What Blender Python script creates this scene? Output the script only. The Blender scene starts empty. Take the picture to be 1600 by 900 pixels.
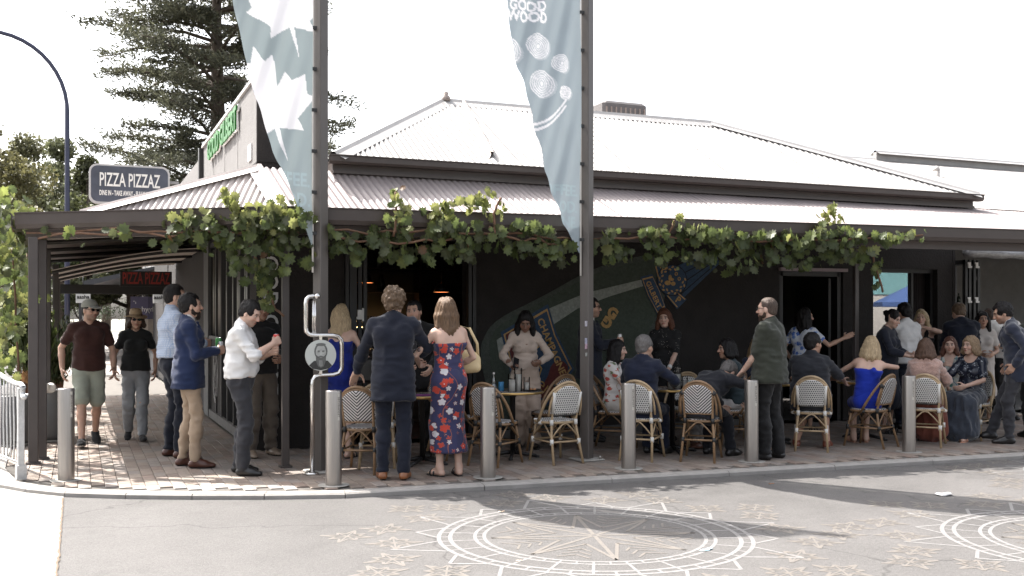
import bpy, bmesh, math, random
import numpy as np
from mathutils import Vector, Matrix, noise as mnoise
SC = bpy.context.scene
random.seed(7); np.random.seed(7)
R_ = math.radians

# ------------------------------------------------------------------ camera, sky, sun, exposure
cam_d = bpy.data.cameras.new('camera'); cam = bpy.data.objects.new('camera', cam_d); SC.collection.objects.link(cam)
cam.location = (0, 0, 1.61); cam.rotation_euler = (R_(90), 0, R_(-23))
cam_d.sensor_width = 36; cam_d.lens = 36.0; cam_d.shift_y = 43/1600; cam_d.clip_end = 2000; cam_d.clip_start = .05
SC.camera = cam
SUN_DIR = Vector((3.07, -4.42, -7.0)).normalized()          # the way the light travels
SUN_ELEV = math.asin(-SUN_DIR.z); SUN_AZ = math.atan2(-SUN_DIR.x, -SUN_DIR.y)   # azimuth from +Y, clockwise
w = bpy.data.worlds.new('World'); SC.world = w; w.use_nodes = True
nt = w.node_tree; bg = nt.nodes['Background']; sky = nt.nodes.new('ShaderNodeTexSky'); sky.sky_type = 'NISHITA'
sky.sun_disc = False; sky.sun_elevation = SUN_ELEV; sky.sun_rotation = SUN_AZ; sky.air_density = 1.0; sky.dust_density = 5.5; sky.ozone_density = 1.0
hs_ = nt.nodes.new('ShaderNodeHueSaturation'); hs_.inputs['Saturation'].default_value = .32
nt.links.new(sky.outputs[0], hs_.inputs['Color']); nt.links.new(hs_.outputs[0], bg.inputs[0]); bg.inputs[1].default_value = .14
sl = bpy.data.lights.new('sun', 'SUN'); sl.energy = 4.3; sl.angle = R_(.53); sl.color = (1, .955, .89)
so = bpy.data.objects.new('sun', sl); SC.collection.objects.link(so); so.rotation_euler = SUN_DIR.to_track_quat('-Z', 'Y').to_euler(); so.location = (-10, 20, 25)
SC.view_settings.view_transform = 'Standard'; SC.view_settings.look = 'None'; SC.view_settings.gamma = 1; SC.view_settings.use_curve_mapping = False
SC.view_settings.exposure = 1.8
SC.render.engine = 'CYCLES'; SC.cycles.max_bounces = 8; SC.cycles.transparent_max_bounces = 12; SC.cycles.use_denoising = True
SC.cycles.caustics_reflective = False; SC.cycles.caustics_refractive = False

# ------------------------------------------------------------------ materials
MATS = {}
def mat(name, col=(.5,.5,.5), rough=.6, metal=0.0, var=.12, vscale=6.0, bump=.0, bscale=60.0, spec=.5, stretch=(1,1,1), trans=0.0, sheen=0.0, coords='Object', extra=None):
    """principled material whose colour varies with two octaves of noise and whose relief comes from a fine one"""
    if name in MATS: return MATS[name]
    m = bpy.data.materials.new(name); m.use_nodes = True; MATS[name] = m
    t = m.node_tree; b = t.nodes['Principled BSDF']; L = t.links
    b.inputs['Roughness'].default_value = rough; b.inputs['Metallic'].default_value = metal; b.inputs['Specular IOR Level'].default_value = spec
    if sheen: b.inputs['Sheen Weight'].default_value = sheen
    tc = t.nodes.new('ShaderNodeTexCoord'); mp = t.nodes.new('ShaderNodeMapping'); mp.inputs['Scale'].default_value = stretch
    L.new(tc.outputs[coords], mp.inputs['Vector'])
    n = t.nodes.new('ShaderNodeTexNoise'); n.inputs['Scale'].default_value = vscale; n.inputs['Detail'].default_value = 6; n.inputs['Roughness'].default_value = .6
    L.new(mp.outputs[0], n.inputs['Vector'])
    r = t.nodes.new('ShaderNodeMapRange'); r.inputs['From Min'].default_value = .25; r.inputs['From Max'].default_value = .75
    r.inputs['To Min'].default_value = 1-var; r.inputs['To Max'].default_value = 1+var; L.new(n.outputs['Fac'], r.inputs['Value'])
    mx = t.nodes.new('ShaderNodeVectorMath'); mx.operation = 'SCALE'; mx.inputs[0].default_value = col[:3]; L.new(r.outputs[0], mx.inputs['Scale'])
    L.new(mx.outputs[0], b.inputs['Base Color'])
    if bump:
        n2 = t.nodes.new('ShaderNodeTexNoise'); n2.inputs['Scale'].default_value = bscale; n2.inputs['Detail'].default_value = 4; L.new(mp.outputs[0], n2.inputs['Vector'])
        bp = t.nodes.new('ShaderNodeBump'); bp.inputs['Strength'].default_value = bump; bp.inputs['Distance'].default_value = .01
        L.new(n2.outputs['Fac'], bp.inputs['Height']); L.new(bp.outputs[0], b.inputs['Normal'])
    if trans:
        tr = t.nodes.new('ShaderNodeBsdfTranslucent'); L.new(mx.outputs[0], tr.inputs['Color'])
        ms = t.nodes.new('ShaderNodeMixShader'); ms.inputs[0].default_value = trans; L.new(b.outputs[0], ms.inputs[1]); L.new(tr.outputs[0], ms.inputs[2])
        L.new(ms.outputs[0], t.nodes['Material Output'].inputs['Surface'])
    m['mx'] = mx.name
    return m
def attr_mat(name, rough=.5, sss=.0, bump=0.0, bscale=200, trans=0, sheen=0, spec=.5):
    """colour comes from the mesh's own 'col' attribute"""
    if name in MATS: return MATS[name]
    m = bpy.data.materials.new(name); m.use_nodes = True; MATS[name] = m
    t = m.node_tree; b = t.nodes['Principled BSDF']; L = t.links
    a = t.nodes.new('ShaderNodeAttribute'); a.attribute_name = 'col'; L.new(a.outputs['Color'], b.inputs['Base Color'])
    b.inputs['Roughness'].default_value = rough; b.inputs['Specular IOR Level'].default_value = spec
    if sheen: b.inputs['Sheen Weight'].default_value = sheen
    if sss: b.inputs['Subsurface Weight'].default_value = sss; b.inputs['Subsurface Scale'].default_value = .01; b.inputs['Subsurface Radius'].default_value = (1,.4,.25)
    if bump:
        tc = t.nodes.new('ShaderNodeTexCoord'); n2 = t.nodes.new('ShaderNodeTexNoise'); n2.inputs['Scale'].default_value = bscale; L.new(tc.outputs['Object'], n2.inputs['Vector'])
        bp = t.nodes.new('ShaderNodeBump'); bp.inputs['Strength'].default_value = bump; bp.inputs['Distance'].default_value = .004
        L.new(n2.outputs['Fac'], bp.inputs['Height']); L.new(bp.outputs[0], b.inputs['Normal'])
    if trans:
        tr = t.nodes.new('ShaderNodeBsdfTranslucent'); L.new(a.outputs['Color'], tr.inputs['Color'])
        ms = t.nodes.new('ShaderNodeMixShader'); ms.inputs[0].default_value = trans; L.new(b.outputs[0], ms.inputs[1]); L.new(tr.outputs[0], ms.inputs[2])
        L.new(ms.outputs[0], t.nodes['Material Output'].inputs['Surface'])
    return m
def emit_mat(name, col, s):
    if name in MATS: return MATS[name]
    m = bpy.data.materials.new(name); m.use_nodes = True; MATS[name] = m
    b = m.node_tree.nodes['Principled BSDF']; b.inputs['Base Color'].default_value = (*col, 1)
    b.inputs['Emission Color'].default_value = (*col, 1); b.inputs['Emission Strength'].default_value = s
    return m
def glass_mat(name, tint=(1,1,1), rough=.02, alpha=.75):
    """thin pane: mostly see-through with a mirror coat"""
    if name in MATS: return MATS[name]
    m = bpy.data.materials.new(name); m.use_nodes = True; MATS[name] = m
    t = m.node_tree; t.nodes.remove(t.nodes['Principled BSDF'])
    tr = t.nodes.new('ShaderNodeBsdfTransparent'); tr.inputs[0].default_value = (*tint, 1)
    gl = t.nodes.new('ShaderNodeBsdfGlossy'); gl.inputs['Roughness'].default_value = rough
    fr = t.nodes.new('ShaderNodeFresnel'); fr.inputs['IOR'].default_value = 1.5
    mr = t.nodes.new('ShaderNodeMapRange'); mr.inputs['To Min'].default_value = 1-alpha-.2 if alpha < .8 else .02; mr.inputs['To Max'].default_value = 1
    t.links.new(fr.outputs[0], mr.inputs['Value'])
    ms = t.nodes.new('ShaderNodeMixShader'); t.links.new(mr.outputs[0], ms.inputs[0]); t.links.new(tr.outputs[0], ms.inputs[1]); t.links.new(gl.outputs[0], ms.inputs[2])
    t.links.new(ms.outputs[0], t.nodes['Material Output'].inputs['Surface'])
    return m

# ------------------------------------------------------------------ object helpers
def tag(o, label=None, cat=None, group=None, kind=None):
    if label: o['label'] = label
    if cat: o['category'] = cat
    if group: o['group'] = group
    if kind: o['kind'] = kind
    return o
def empty(name, loc=(0,0,0), rz=0, label=None, cat=None, group=None):
    o = bpy.data.objects.new(name, None); SC.collection.objects.link(o); o.location = loc; o.rotation_euler = (0,0,rz)
    return tag(o, label, cat, group)
def copy_tree(o, parent=None):
    c = o.copy(); SC.collection.objects.link(c); c.parent = parent
    for ch in o.children: copy_tree(ch, c)
    return c
class MB:
    """collects shapes into one mesh"""
    def __init__(s): s.v, s.f, s.sm = [], [], []
    def add(s, v, f, smooth=False):
        o = len(s.v); s.v += [tuple(p) for p in v]; s.f += [tuple(i+o for i in q) for q in f]; s.sm += [smooth]*len(f); return s
    def box(s, c, d, rz=0, rx=0, ry=0):
        M = Matrix.Rotation(rz,3,'Z') @ Matrix.Rotation(ry,3,'Y') @ Matrix.Rotation(rx,3,'X'); c = Vector(c)
        v = [c+M @ Vector((x*d[0]/2,y*d[1]/2,z*d[2]/2)) for x in (-1,1) for y in (-1,1) for z in (-1,1)]
        return s.add(v, [(0,1,3,2),(4,6,7,5),(0,4,5,1),(2,3,7,6),(0,2,6,4),(1,5,7,3)])
    def bbox(s, c, d, b=.008, rz=0):
        """box with chamfered vertical and top edges"""
        M = Matrix.Rotation(rz,3,'Z'); c = Vector(c); X, Y, Z = d[0]/2, d[1]/2, d[2]/2; v = []; f = []
        for z, k in ((-Z,b),(-Z+b,0),(Z-b,0),(Z,b)):
            x, y = X-k, Y-k; q = b
            for p in ((-x+q,-y),(x-q,-y),(x,-y+q),(x,y-q),(x-q,y),(-x+q,y),(-x,y-q),(-x,-y+q)): v.append(c+M @ Vector((p[0],p[1],z)))
        for l in range(3):
            for i in range(8): f.append((l*8+i, l*8+(i+1)%8, l*8+8+(i+1)%8, l*8+8+i))
        f.append(tuple(range(7,-1,-1))); f.append(tuple(range(24,32)))
        return s.add(v, f)
    def tube(s, pts, r, n=8, cap=True, smooth=True, closed=False):
        pts = [Vector(p) for p in pts]; m = len(pts); rs = r if isinstance(r, (list, tuple)) else [r]*m; v = []; f = []
        up = None
        for i, p in enumerate(pts):
            a = pts[i-1] if (i > 0 or closed) else p; b = pts[(i+1) % m] if (i < m-1 or closed) else p
            d = (b-a).normalized()
            if up is None: up = Vector((0,0,1)) if abs(d.z) < .9 else Vector((1,0,0))
            x = d.cross(up).normalized(); y = x.cross(d).normalized(); up = y
            for k in range(n):
                t = 2*math.pi*k/n; v.append(p+x*(rs[i]*math.cos(t))+y*(rs[i]*math.sin(t)))
        for i in range(m if closed else m-1):
            for k in range(n): f.append((i*n+k, i*n+(k+1)%n, ((i+1)%m)*n+(k+1)%n, ((i+1)%m)*n+k))
        if cap and not closed: f.append(tuple(range(n-1,-1,-1))); f.append(tuple(range((m-1)*n, m*n)))
        return s.add(v, f, smooth)
    def lathe(s, prof, c=(0,0,0), n=24, smooth=True, cap=True):
        v = []; f = []; c = Vector(c)
        for r, z in prof:
            for k in range(n): t = 2*math.pi*k/n; v.append(c+Vector((r*math.cos(t), r*math.sin(t), z)))
        for i in range(len(prof)-1):
            for k in range(n): f.append((i*n+k, i*n+(k+1)%n, (i+1)*n+(k+1)%n, (i+1)*n+k))
        if cap: f.append(tuple(range(n-1,-1,-1))); f.append(tuple(range((len(prof)-1)*n, len(prof)*n)))
        return s.add(v, f, smooth)
    def prism(s, poly, z0, z1):
        n = len(poly); v = [(p[0],p[1],z0) for p in poly]+[(p[0],p[1],z1) for p in poly]
        f = [tuple(range(n-1,-1,-1)), tuple(range(n,2*n))]+[(i,(i+1)%n,n+(i+1)%n,n+i) for i in range(n)]
        return s.add(v, f)
    def quad(s, a, b, c, d): return s.add([a,b,c,d], [(0,1,2,3)])
    def mesh(s, name):
        me = bpy.data.meshes.new(name); me.from_pydata([tuple(p) for p in s.v], [], s.f)
        me.polygons.foreach_set('use_smooth', s.sm); me.update(); return me
    def build(s, name, m, parent=None):
        me = s.mesh(name)
        for q in (m if isinstance(m, (list, tuple)) else [m]): me.materials.append(q)
        o = bpy.data.objects.new(name, me); SC.collection.objects.link(o)
        if parent is not None: o.parent = parent
        return o
def inst(name, me, parent=None, loc=(0,0,0), rot=(0,0,0), scale=(1,1,1)):
    o = bpy.data.objects.new(name, me); SC.collection.objects.link(o); o.location = loc; o.rotation_euler = rot; o.scale = scale
    if parent is not None: o.parent = parent
    return o
def text_mesh(txt, size, ext=0.0, bold=0.0, xs=1.0, align='CENTER', sp=1.0, sub=0):
    """vertices and faces of a line of lettering in the XY plane"""
    c = bpy.data.curves.new('t', 'FONT'); c.body = txt; c.size = size; c.extrude = ext; c.offset = bold; c.align_x = align; c.align_y = 'CENTER'
    c.space_character = sp; c.resolution_u = 3; c.fill_mode = 'BOTH' if ext else 'FRONT'
    o = bpy.data.objects.new('t', c); SC.collection.objects.link(o)
    bpy.context.view_layer.update()
    me = o.evaluated_get(bpy.context.evaluated_depsgraph_get()).to_mesh()
    v = [(p.co.x*xs, p.co.y, p.co.z) for p in me.vertices]; f = [tuple(p.vertices) for p in me.polygons]
    o.to_mesh_clear(); bpy.data.objects.remove(o); bpy.data.curves.remove(c)
    return v, f
def place(v, o, ux, uy, uz=None):
    o, ux, uy = Vector(o), Vector(ux), Vector(uy); uz = Vector(uz) if uz else ux.cross(uy)
    return [o+ux*p[0]+uy*p[1]+uz*p[2] for p in v]
# ------------------------------------------------------------------ figures: implicit surfaces meshed with surface nets
def A3(*a): return np.array(a, dtype=np.float64)
def nrm(v):
    v = np.asarray(v, float); n = np.linalg.norm(v); return v/n if n > 1e-9 else v
def rotx(d): c, s = math.cos(math.radians(d)), math.sin(math.radians(d)); return np.array([[1,0,0],[0,c,-s],[0,s,c]])
def roty(d): c, s = math.cos(math.radians(d)), math.sin(math.radians(d)); return np.array([[c,0,s],[0,1,0],[-s,0,c]])
def rotz(d): c, s = math.cos(math.radians(d)), math.sin(math.radians(d)); return np.array([[c,-s,0],[s,c,0],[0,0,1]])

class Field:
    """A list of blended round cones and ellipsoids; mesh() turns it into vertices and quads."""
    def __init__(s): s.p = []
    def cone(s, a, b, ra, rb, k=.02, op=0, flat=1.0, right=None):
        s.p.append((0, np.asarray(a, float), np.asarray(b, float), ra, rb, k, op, flat, right)); return s
    def ell(s, c, r, R=None, k=.02, op=0):
        s.p.append((1, np.asarray(c, float), np.asarray(r, float), np.eye(3) if R is None else R, k, op)); return s
    def cut(s, c, n, k=.0):
        s.p.append((2, np.asarray(c, float), nrm(n), k)); return s
    def bounds(s):
        lo, hi = np.full(3, 1e9), np.full(3, -1e9)
        for q in s.p:
            if q[0] == 0 and q[6] == 0:
                r = max(q[3], q[4]); lo = np.minimum(lo, np.minimum(q[1], q[2])-r); hi = np.maximum(hi, np.maximum(q[1], q[2])+r)
            if q[0] == 1 and q[5] == 0:
                e = np.sqrt(((q[3]*q[2])**2).sum(1)); lo = np.minimum(lo, q[1]-e); hi = np.maximum(hi, q[1]+e)
        return lo, hi
    def grid(s, h):
        lo, hi = s.bounds(); lo = lo-3*h; hi = hi+3*h
        n = np.ceil((hi-lo)/h).astype(int)+1
        ax = [(lo[i]+h*np.arange(n[i])).astype(np.float32) for i in range(3)]
        D = np.ones(tuple(n), np.float32)
        for q in s.p:
            if q[0] == 2:
                d = (ax[0][:, None, None]-q[1][0])*q[2][0]+(ax[1][None, :, None]-q[1][1])*q[2][1]+(ax[2][None, None, :]-q[1][2])*q[2][2]
                D = np.maximum(D, d.astype(np.float32)); continue
            if q[0] == 0:
                k, op = q[5], q[6]; r = max(q[3], q[4]); blo = np.minimum(q[1], q[2])-r; bhi = np.maximum(q[1], q[2])+r
            else:
                k, op = q[4], q[5]; e = np.sqrt(((q[3]*q[2])**2).sum(1)); blo, bhi = q[1]-e, q[1]+e
            m = k+2.5*h
            i0 = np.clip(np.floor((blo-m-lo)/h).astype(int), 0, n-1); i1 = np.clip(np.ceil((bhi+m-lo)/h).astype(int)+1, 1, n)
            if (i1 <= i0).any(): continue
            sl = tuple(slice(i0[i], i1[i]) for i in range(3))
            x = ax[0][sl[0]][:, None, None]; y = ax[1][sl[1]][None, :, None]; z = ax[2][sl[2]][None, None, :]
            if q[0] == 0:
                a, b, ra, rb, flat, right = q[1], q[2], q[3], q[4], q[7], q[8]
                d0 = b-a; L2 = float(d0 @ d0)+1e-12
                px, py, pz = x-a[0], y-a[1], z-a[2]
                t = np.clip((px*d0[0]+py*d0[1]+pz*d0[2])/L2, 0, 1)
                vx, vy, vz = px-t*d0[0], py-t*d0[1], pz-t*d0[2]
                if flat != 1.0:
                    w = np.cross(nrm(d0), right); w = nrm(w)      # depth axis gets squeezed
                    dw = vx*w[0]+vy*w[1]+vz*w[2]; f = 1/flat-1
                    d = np.sqrt(vx*vx+vy*vy+vz*vz+dw*dw*(f*f+2*f))-(ra+(rb-ra)*t)
                    d = d*np.float32(min(1, (flat+1)/2))
                else:
                    d = np.sqrt(vx*vx+vy*vy+vz*vz)-(ra+(rb-ra)*t)
            else:
                c, r, R = q[1], q[2], q[3]
                px, py, pz = x-c[0], y-c[1], z-c[2]
                u = [(px*R[0, i]+py*R[1, i]+pz*R[2, i]) for i in range(3)]
                k0 = np.sqrt(sum((u[i]/r[i])**2 for i in range(3))); k1 = np.sqrt(sum((u[i]/(r[i]*r[i]))**2 for i in range(3)))+1e-6
                d = k0*(k0-1)/k1
            d = d.astype(np.float32); C = D[sl]
            if op == 0:
                if k > 0:
                    hh = np.maximum(k-np.abs(C-d), 0)/k; D[sl] = np.minimum(C, d)-hh*hh*k*.25
                else: D[sl] = np.minimum(C, d)
            else:
                d = -d
                if k > 0:
                    hh = np.maximum(k-np.abs(C-d), 0)/k; D[sl] = np.maximum(C, d)+hh*hh*k*.25
                else: D[sl] = np.maximum(C, d)
        return D, lo
    def mesh(s, h):
        D, lo = s.grid(h); return nets(D, lo, h)

_OFF = np.array([[0,0,0],[1,0,0],[0,1,0],[1,1,0],[0,0,1],[1,0,1],[0,1,1],[1,1,1]])
_EDG = [(0,1),(2,3),(4,5),(6,7),(0,2),(1,3),(4,6),(5,7),(0,4),(1,5),(2,6),(3,7)]
def nets(D, org, h):
    S = D < 0
    c = S[:-1,:-1,:-1].astype(np.int8)
    for o in _OFF[1:]:
        c = c+S[o[0]:S.shape[0]-1+o[0], o[1]:S.shape[1]-1+o[1], o[2]:S.shape[2]-1+o[2]]
    act = (c > 0) & (c < 8)
    ci = np.argwhere(act)
    idx = np.full(act.shape, -1, np.int64); idx[act] = np.arange(len(ci))
    vals = np.stack([D[ci[:,0]+o[0], ci[:,1]+o[1], ci[:,2]+o[2]] for o in _OFF], 1)
    acc = np.zeros((len(ci), 3)); cnt = np.zeros(len(ci))
    for a, b in _EDG:
        va, vb = vals[:, a], vals[:, b]; m = (va < 0) != (vb < 0)
        t = np.where(m, va/np.where(m, va-vb, 1), 0)
        acc += np.where(m[:, None], _OFF[a]+t[:, None]*(_OFF[b]-_OFF[a]), 0); cnt += m
    v = org+h*(ci+acc/cnt[:, None])
    F = []
    for ax in range(3):
        sl0 = [slice(None)]*3; sl1 = [slice(None)]*3; sl0[ax] = slice(0, -1); sl1[ax] = slice(1, None)
        a, b = S[tuple(sl0)], S[tuple(sl1)]
        e = np.argwhere(a != b)
        u, w = (ax+1) % 3, (ax+2) % 3
        e = e[(e[:, u] > 0) & (e[:, w] > 0) & (e[:, u] < S.shape[u]-1) & (e[:, w] < S.shape[w]-1)]
        fl = a[tuple(e.T)]
        def at(du, dw):
            q = e.copy(); q[:, u] += du; q[:, w] += dw; return idx[tuple(q.T)]
        q = np.stack([at(-1,-1), at(0,-1), at(0,0), at(-1,0)], 1)
        q[~fl] = q[~fl][:, ::-1]
        F.append(q)
    F = np.concatenate(F) if F else np.zeros((0, 4), int)
    F = F[(F >= 0).all(1)]
    return v, F

def vnoise(p, seed=0):
    """smooth value noise in -1..1"""
    i = np.floor(p).astype(np.int64); f = p-i; f = f*f*(3-2*f); r = np.zeros(len(p))
    for o in _OFF:
        q = i+o
        n = (q[:,0]*374761393+q[:,1]*668265263+q[:,2]*2147483647+seed*1274126177) & 0xffffffff
        n = (n ^ (n >> 13))*1274126177 & 0xffffffff
        n = (n ^ (n >> 16)) & 0xffff
        w = np.prod(np.where(o == 1, f, 1-f), 1)
        r += w*(n/32767.5-1)
    return r
def vnormals(v, F):
    n = np.zeros_like(v); a = v[F[:,2]]-v[F[:,0]]; b = v[F[:,3]]-v[F[:,1]]; c = np.cross(a, b)
    for i in range(4): np.add.at(n, F[:, i], c)
    return n/(np.linalg.norm(n, axis=1, keepdims=True)+1e-12)
def relax(v, F, it=1, w=.5):
    for _ in range(it):
        s = np.zeros_like(v); c = np.zeros(len(v))
        for i in range(4):
            j = F[:, (i+1) % 4]; np.add.at(s, F[:, i], v[j]); np.add.at(c, F[:, i], 1)
            np.add.at(s, j, v[F[:, i]]); np.add.at(c, j, 1)
        v = v*(1-w)+w*s/np.maximum(c, 1)[:, None]
    return v
def mesh_from(name, v, F, mats, parent=None, col=None, smooth=True, midx=None):
    me = bpy.data.meshes.new(name)
    me.vertices.add(len(v)); me.vertices.foreach_set('co', np.ascontiguousarray(v, np.float32).ravel())
    k = F.shape[1]
    me.loops.add(F.size); me.loops.foreach_set('vertex_index', np.ascontiguousarray(F, np.int32).ravel())
    me.polygons.add(len(F)); me.polygons.foreach_set('loop_start', np.arange(0, F.size, k, dtype=np.int32))
    if smooth: me.polygons.foreach_set('use_smooth', np.ones(len(F), bool))
    for m in (mats if isinstance(mats, (list, tuple)) else [mats]): me.materials.append(m)
    if midx is not None: me.polygons.foreach_set('material_index', np.asarray(midx, np.int32))
    me.update(calc_edges=True)
    if col is not None:
        at = me.attributes.new('col', 'FLOAT_COLOR', 'POINT')
        at.data.foreach_set('color', np.ascontiguousarray(np.c_[col, np.ones(len(col))], np.float32).ravel())
    o = bpy.data.objects.new(name, me); SC.collection.objects.link(o)
    if parent is not None: o.parent = parent
    return o

def ik(a, t, l1, l2, hint):
    d = t-a; L = np.linalg.norm(d); L2 = min(max(L, abs(l1-l2)+1e-3), (l1+l2)*.998); d = d/(L+1e-9); t = a+d*L2
    x = (l1*l1-l2*l2+L2*L2)/(2*L2); y = math.sqrt(max(l1*l1-x*x, 0))
    h = np.asarray(hint, float); h = h-d*(h @ d); h = nrm(h)
    return a+d*x+h*y, t

class Figure:
    """Skeleton of a 1.75 m figure that faces +Y with its right hand at +X; scaled to its height at the end."""
    def __init__(s, fem=False, girth=1.0, belly=0.0, pel=(0,0,.972), hip_yaw=0, lean=0, side=0, twist=0, plean=0,
                 feet=((-.1,0,0),(.1,0,0)), toe=((-8),(8)), fpitch=(0,0), knees=((0,1,0),(0,1,0)),
                 hands=(None,None), elbows=((-.5,-.8,0),(.5,-.8,0)), hpose=('relax','relax'), palm=(None,None), head=(0,0,0), shw=None):
        s.fem, s.g, s.belly = fem, girth, belly
        s.Rp = rotz(hip_yaw) @ rotx(-plean); s.pel = A3(*pel)
        s.Rc = rotz(hip_yaw+twist) @ rotx(-lean) @ roty(side)
        s.waist = s.pel+s.Rp @ A3(0,0,.12)
        s.chest = s.waist+nrm(s.Rc @ A3(0,0,1)+s.Rp @ A3(0,0,.35))*.21
        sw = shw or (.152 if fem else .172)
        s.sh = [s.chest+s.Rc @ A3(-sw,-.005,.118), s.chest+s.Rc @ A3(sw,-.005,.118)]
        s.nb = s.chest+s.Rc @ A3(0,-.012,.185)
        s.Rh = s.Rc @ rotx(lean*.75) @ rotz(head[0]) @ rotx(head[1]) @ roty(head[2])
        s.nt = s.nb+nrm(s.Rc @ A3(0,.15,1)+s.Rh @ A3(0,.1,.8))*.075
        s.hc = s.nt+s.Rh @ A3(0,.026,.075)
        hx = .088
        s.hip = [s.pel+s.Rp @ A3(-hx,0,-.03), s.pel+s.Rp @ A3(hx,0,-.03)]
        s.ank, s.knee, s.fd, s.fR = [], [], [], []
        for i in range(2):
            f = A3(*feet[i]); tz = toe[i]+hip_yaw if not isinstance(toe[i], tuple) else toe[i][0]
            R = rotz(-tz) @ rotx(-fpitch[i]); s.fR.append(R)
            k, an = ik(s.hip[i], f+R @ A3(0,0,.085), .44, .425, rotz(hip_yaw) @ A3(*knees[i]))
            s.knee.append(k); s.ank.append(an)
        s.elb, s.wr, s.hd, s.hp, s.pn = [], [], [], list(hpose), []
        for i in range(2):
            sg = -1 if i == 0 else 1
            if hands[i] is None: t = s.sh[i]+rotz(hip_yaw) @ A3(sg*.075,.05,-.52)
            else: t = A3(*hands[i])
            e, t = ik(s.sh[i], t, .285, .25, s.Rc @ A3(*elbows[i])); s.elb.append(e); s.wr.append(t)
            d = nrm(t-e); s.hd.append(d)
            pn = A3(-sg,0,0) if palm[i] is None else A3(*palm[i])
            pn = (rotz(hip_yaw) @ pn); pn = nrm(pn-d*(pn @ d)); s.pn.append(pn)

    # ---- body pieces; e inflates
    def torso(s, S, e=0, loose=0, k=.035):
        g = s.g; Rp, Rc = s.Rp, s.Rc; fem = s.fem
        X = Rp @ A3(1,0,0); Xc = Rc @ A3(1,0,0)
        S.ell(s.pel+Rp @ A3(0,-.01,.0), A3((.165 if fem else .158)*g+e,.115*g+e,.125+e), Rp, k=k)
        for sg in (-1,1): S.ell(s.pel+Rp @ A3(sg*.07,-.045,-.055), A3(.08*g+e,.073*g+e,.085+e), Rp, k=k)
        wm = (.116 if fem else .133)*g+e+loose
        S.cone(s.pel+Rp @ A3(0,0,.05), s.waist+Rc @ A3(0,0,.03), (.138 if fem else .138)*g+e+loose, wm, k=k, flat=.74, right=X)
        S.cone(s.waist+Rc @ A3(0,0,.0), s.chest+Rc @ A3(0,0,-.06), wm, (.126 if fem else .143)*g+e+loose*.7, k=k, flat=.75, right=Xc)
        S.ell(s.chest+Rc @ A3(0,0,-.02), A3((.138 if fem else .156)*g+e,(.105 if fem else .115)*g+e,.17+e*.5), Rc, k=k)
        S.cone(s.chest+Rc @ A3(-.1,-.012,.118), s.chest+Rc @ A3(.1,-.012,.118), .054+e*.7, .054+e*.7, k=k)
        for i, sg in ((0,-1),(1,1)):
            S.cone(s.nb+Rc @ A3(sg*.015,-.01,.01), s.sh[i]+Rc @ A3(-sg*.02,0,.0), .045+e*.5, .053+e*.9, k=k)
            S.ell(s.chest+Rc @ A3(sg*.085,-.06,.04), A3(.08*g+e,.06*g+e,.11+e*.5), Rc, k=k)
            if fem: S.ell(s.chest+Rc @ A3(sg*.07,.085,-.015), A3(.066*g+e*.7,.06*g+e*.7,.068+e*.5), Rc, k=.03)
            else: S.ell(s.chest+Rc @ A3(sg*.07,.07,.04), A3(.085*g+e*.7,.05*g+e*.7,.08+e*.4), Rc, k=.04)
        if s.belly: S.ell(s.waist+Rc @ A3(0,.045*g,-.02), A3(.13*g+e+s.belly*.4,.085*g+e+s.belly,.14+e), Rc, k=.05)
        return S
    def neck(s, S, e=0):
        S.cone(s.nb-s.Rc @ A3(0,0,.03), s.nt+s.Rh @ A3(0,.0,.02), (.052 if s.fem else .06)+e, (.046 if s.fem else .055)+e, k=.025); return S
    def uarm(s, S, i, e=0, e2=None, t=1.0, k=.03):
        r = .82 if s.fem else 1.0; e2 = e if e2 is None else e2
        S.ell(s.sh[i]+s.Rc @ A3(0,0,-.008), A3(.052*r+e,.053*r+e,.056*r+e), s.Rc, k=k)
        en = s.sh[i]+(s.elb[i]-s.sh[i])*t
        S.cone(s.sh[i], en, .047*r*s.g**.5+e, (.047+(.039-.047)*t)*r*s.g**.5+e2, k=k); return S
    def farm(s, S, i, e=0, e2=None, t0=0, t=1.0, k=.015):
        r = .82 if s.fem else 1.0; e2 = e if e2 is None else e2
        a = s.elb[i]+(s.wr[i]-s.elb[i])*t0; b = s.elb[i]+(s.wr[i]-s.elb[i])*t; m = s.elb[i]+(s.wr[i]-s.elb[i])*(t0+.35*(t-t0))
        S.cone(a, m, .0385*r*s.g**.5+e, .04*r+e*.7+e2*.3, k=k).cone(m, b, .04*r+e*.7+e2*.3, .028*r+e2, k=k); return S
    def hand(s, S, i):
        d, n = s.hd[i], s.pn[i]; sg = -1 if i == 0 else 1
        sd = np.cross(d, n)*sg               # towards the thumb
        w = s.wr[i]; q = .92 if s.fem else 1.0; pose = s.hp[i]
        S.cone(w-d*.03, w+d*.02, .025*q, .026*q, k=.012, flat=.85, right=sd)
        bend = {'relax':(18,28,22),'grip':(52,58,40),'hold':(38,48,30),'flat':(5,8,6),'fist':(75,85,50)}[pose]
        for j in range(4):
            o = (.033-.022*j)*q; L = (.043,.047,.044,.035)[j]*q
            kn = w+d*(.092-(.004,.0,.004,.012)[j])*q+sd*o
            S.cone(w+d*.018+sd*o*.7, kn, .0145*q, .0125*q, k=.012)
            a = 0; p = kn
            for m in range(3):
                a += bend[m]+(3-j)*0; c, sn = math.cos(math.radians(a)), math.sin(math.radians(a))
                l = L*(1,.66,.55)[m]; p2 = p+(d*c+n*sn)*l
                S.cone(p, p2, (.0105,.0095,.0085)[m]*q, (.0095,.0088,.0075)[m]*q, k=.003); p = p2
        a = w+d*.025*q+sd*.026*q; op = {'flat':.9,'relax':.75}.get(pose,.45)
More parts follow.
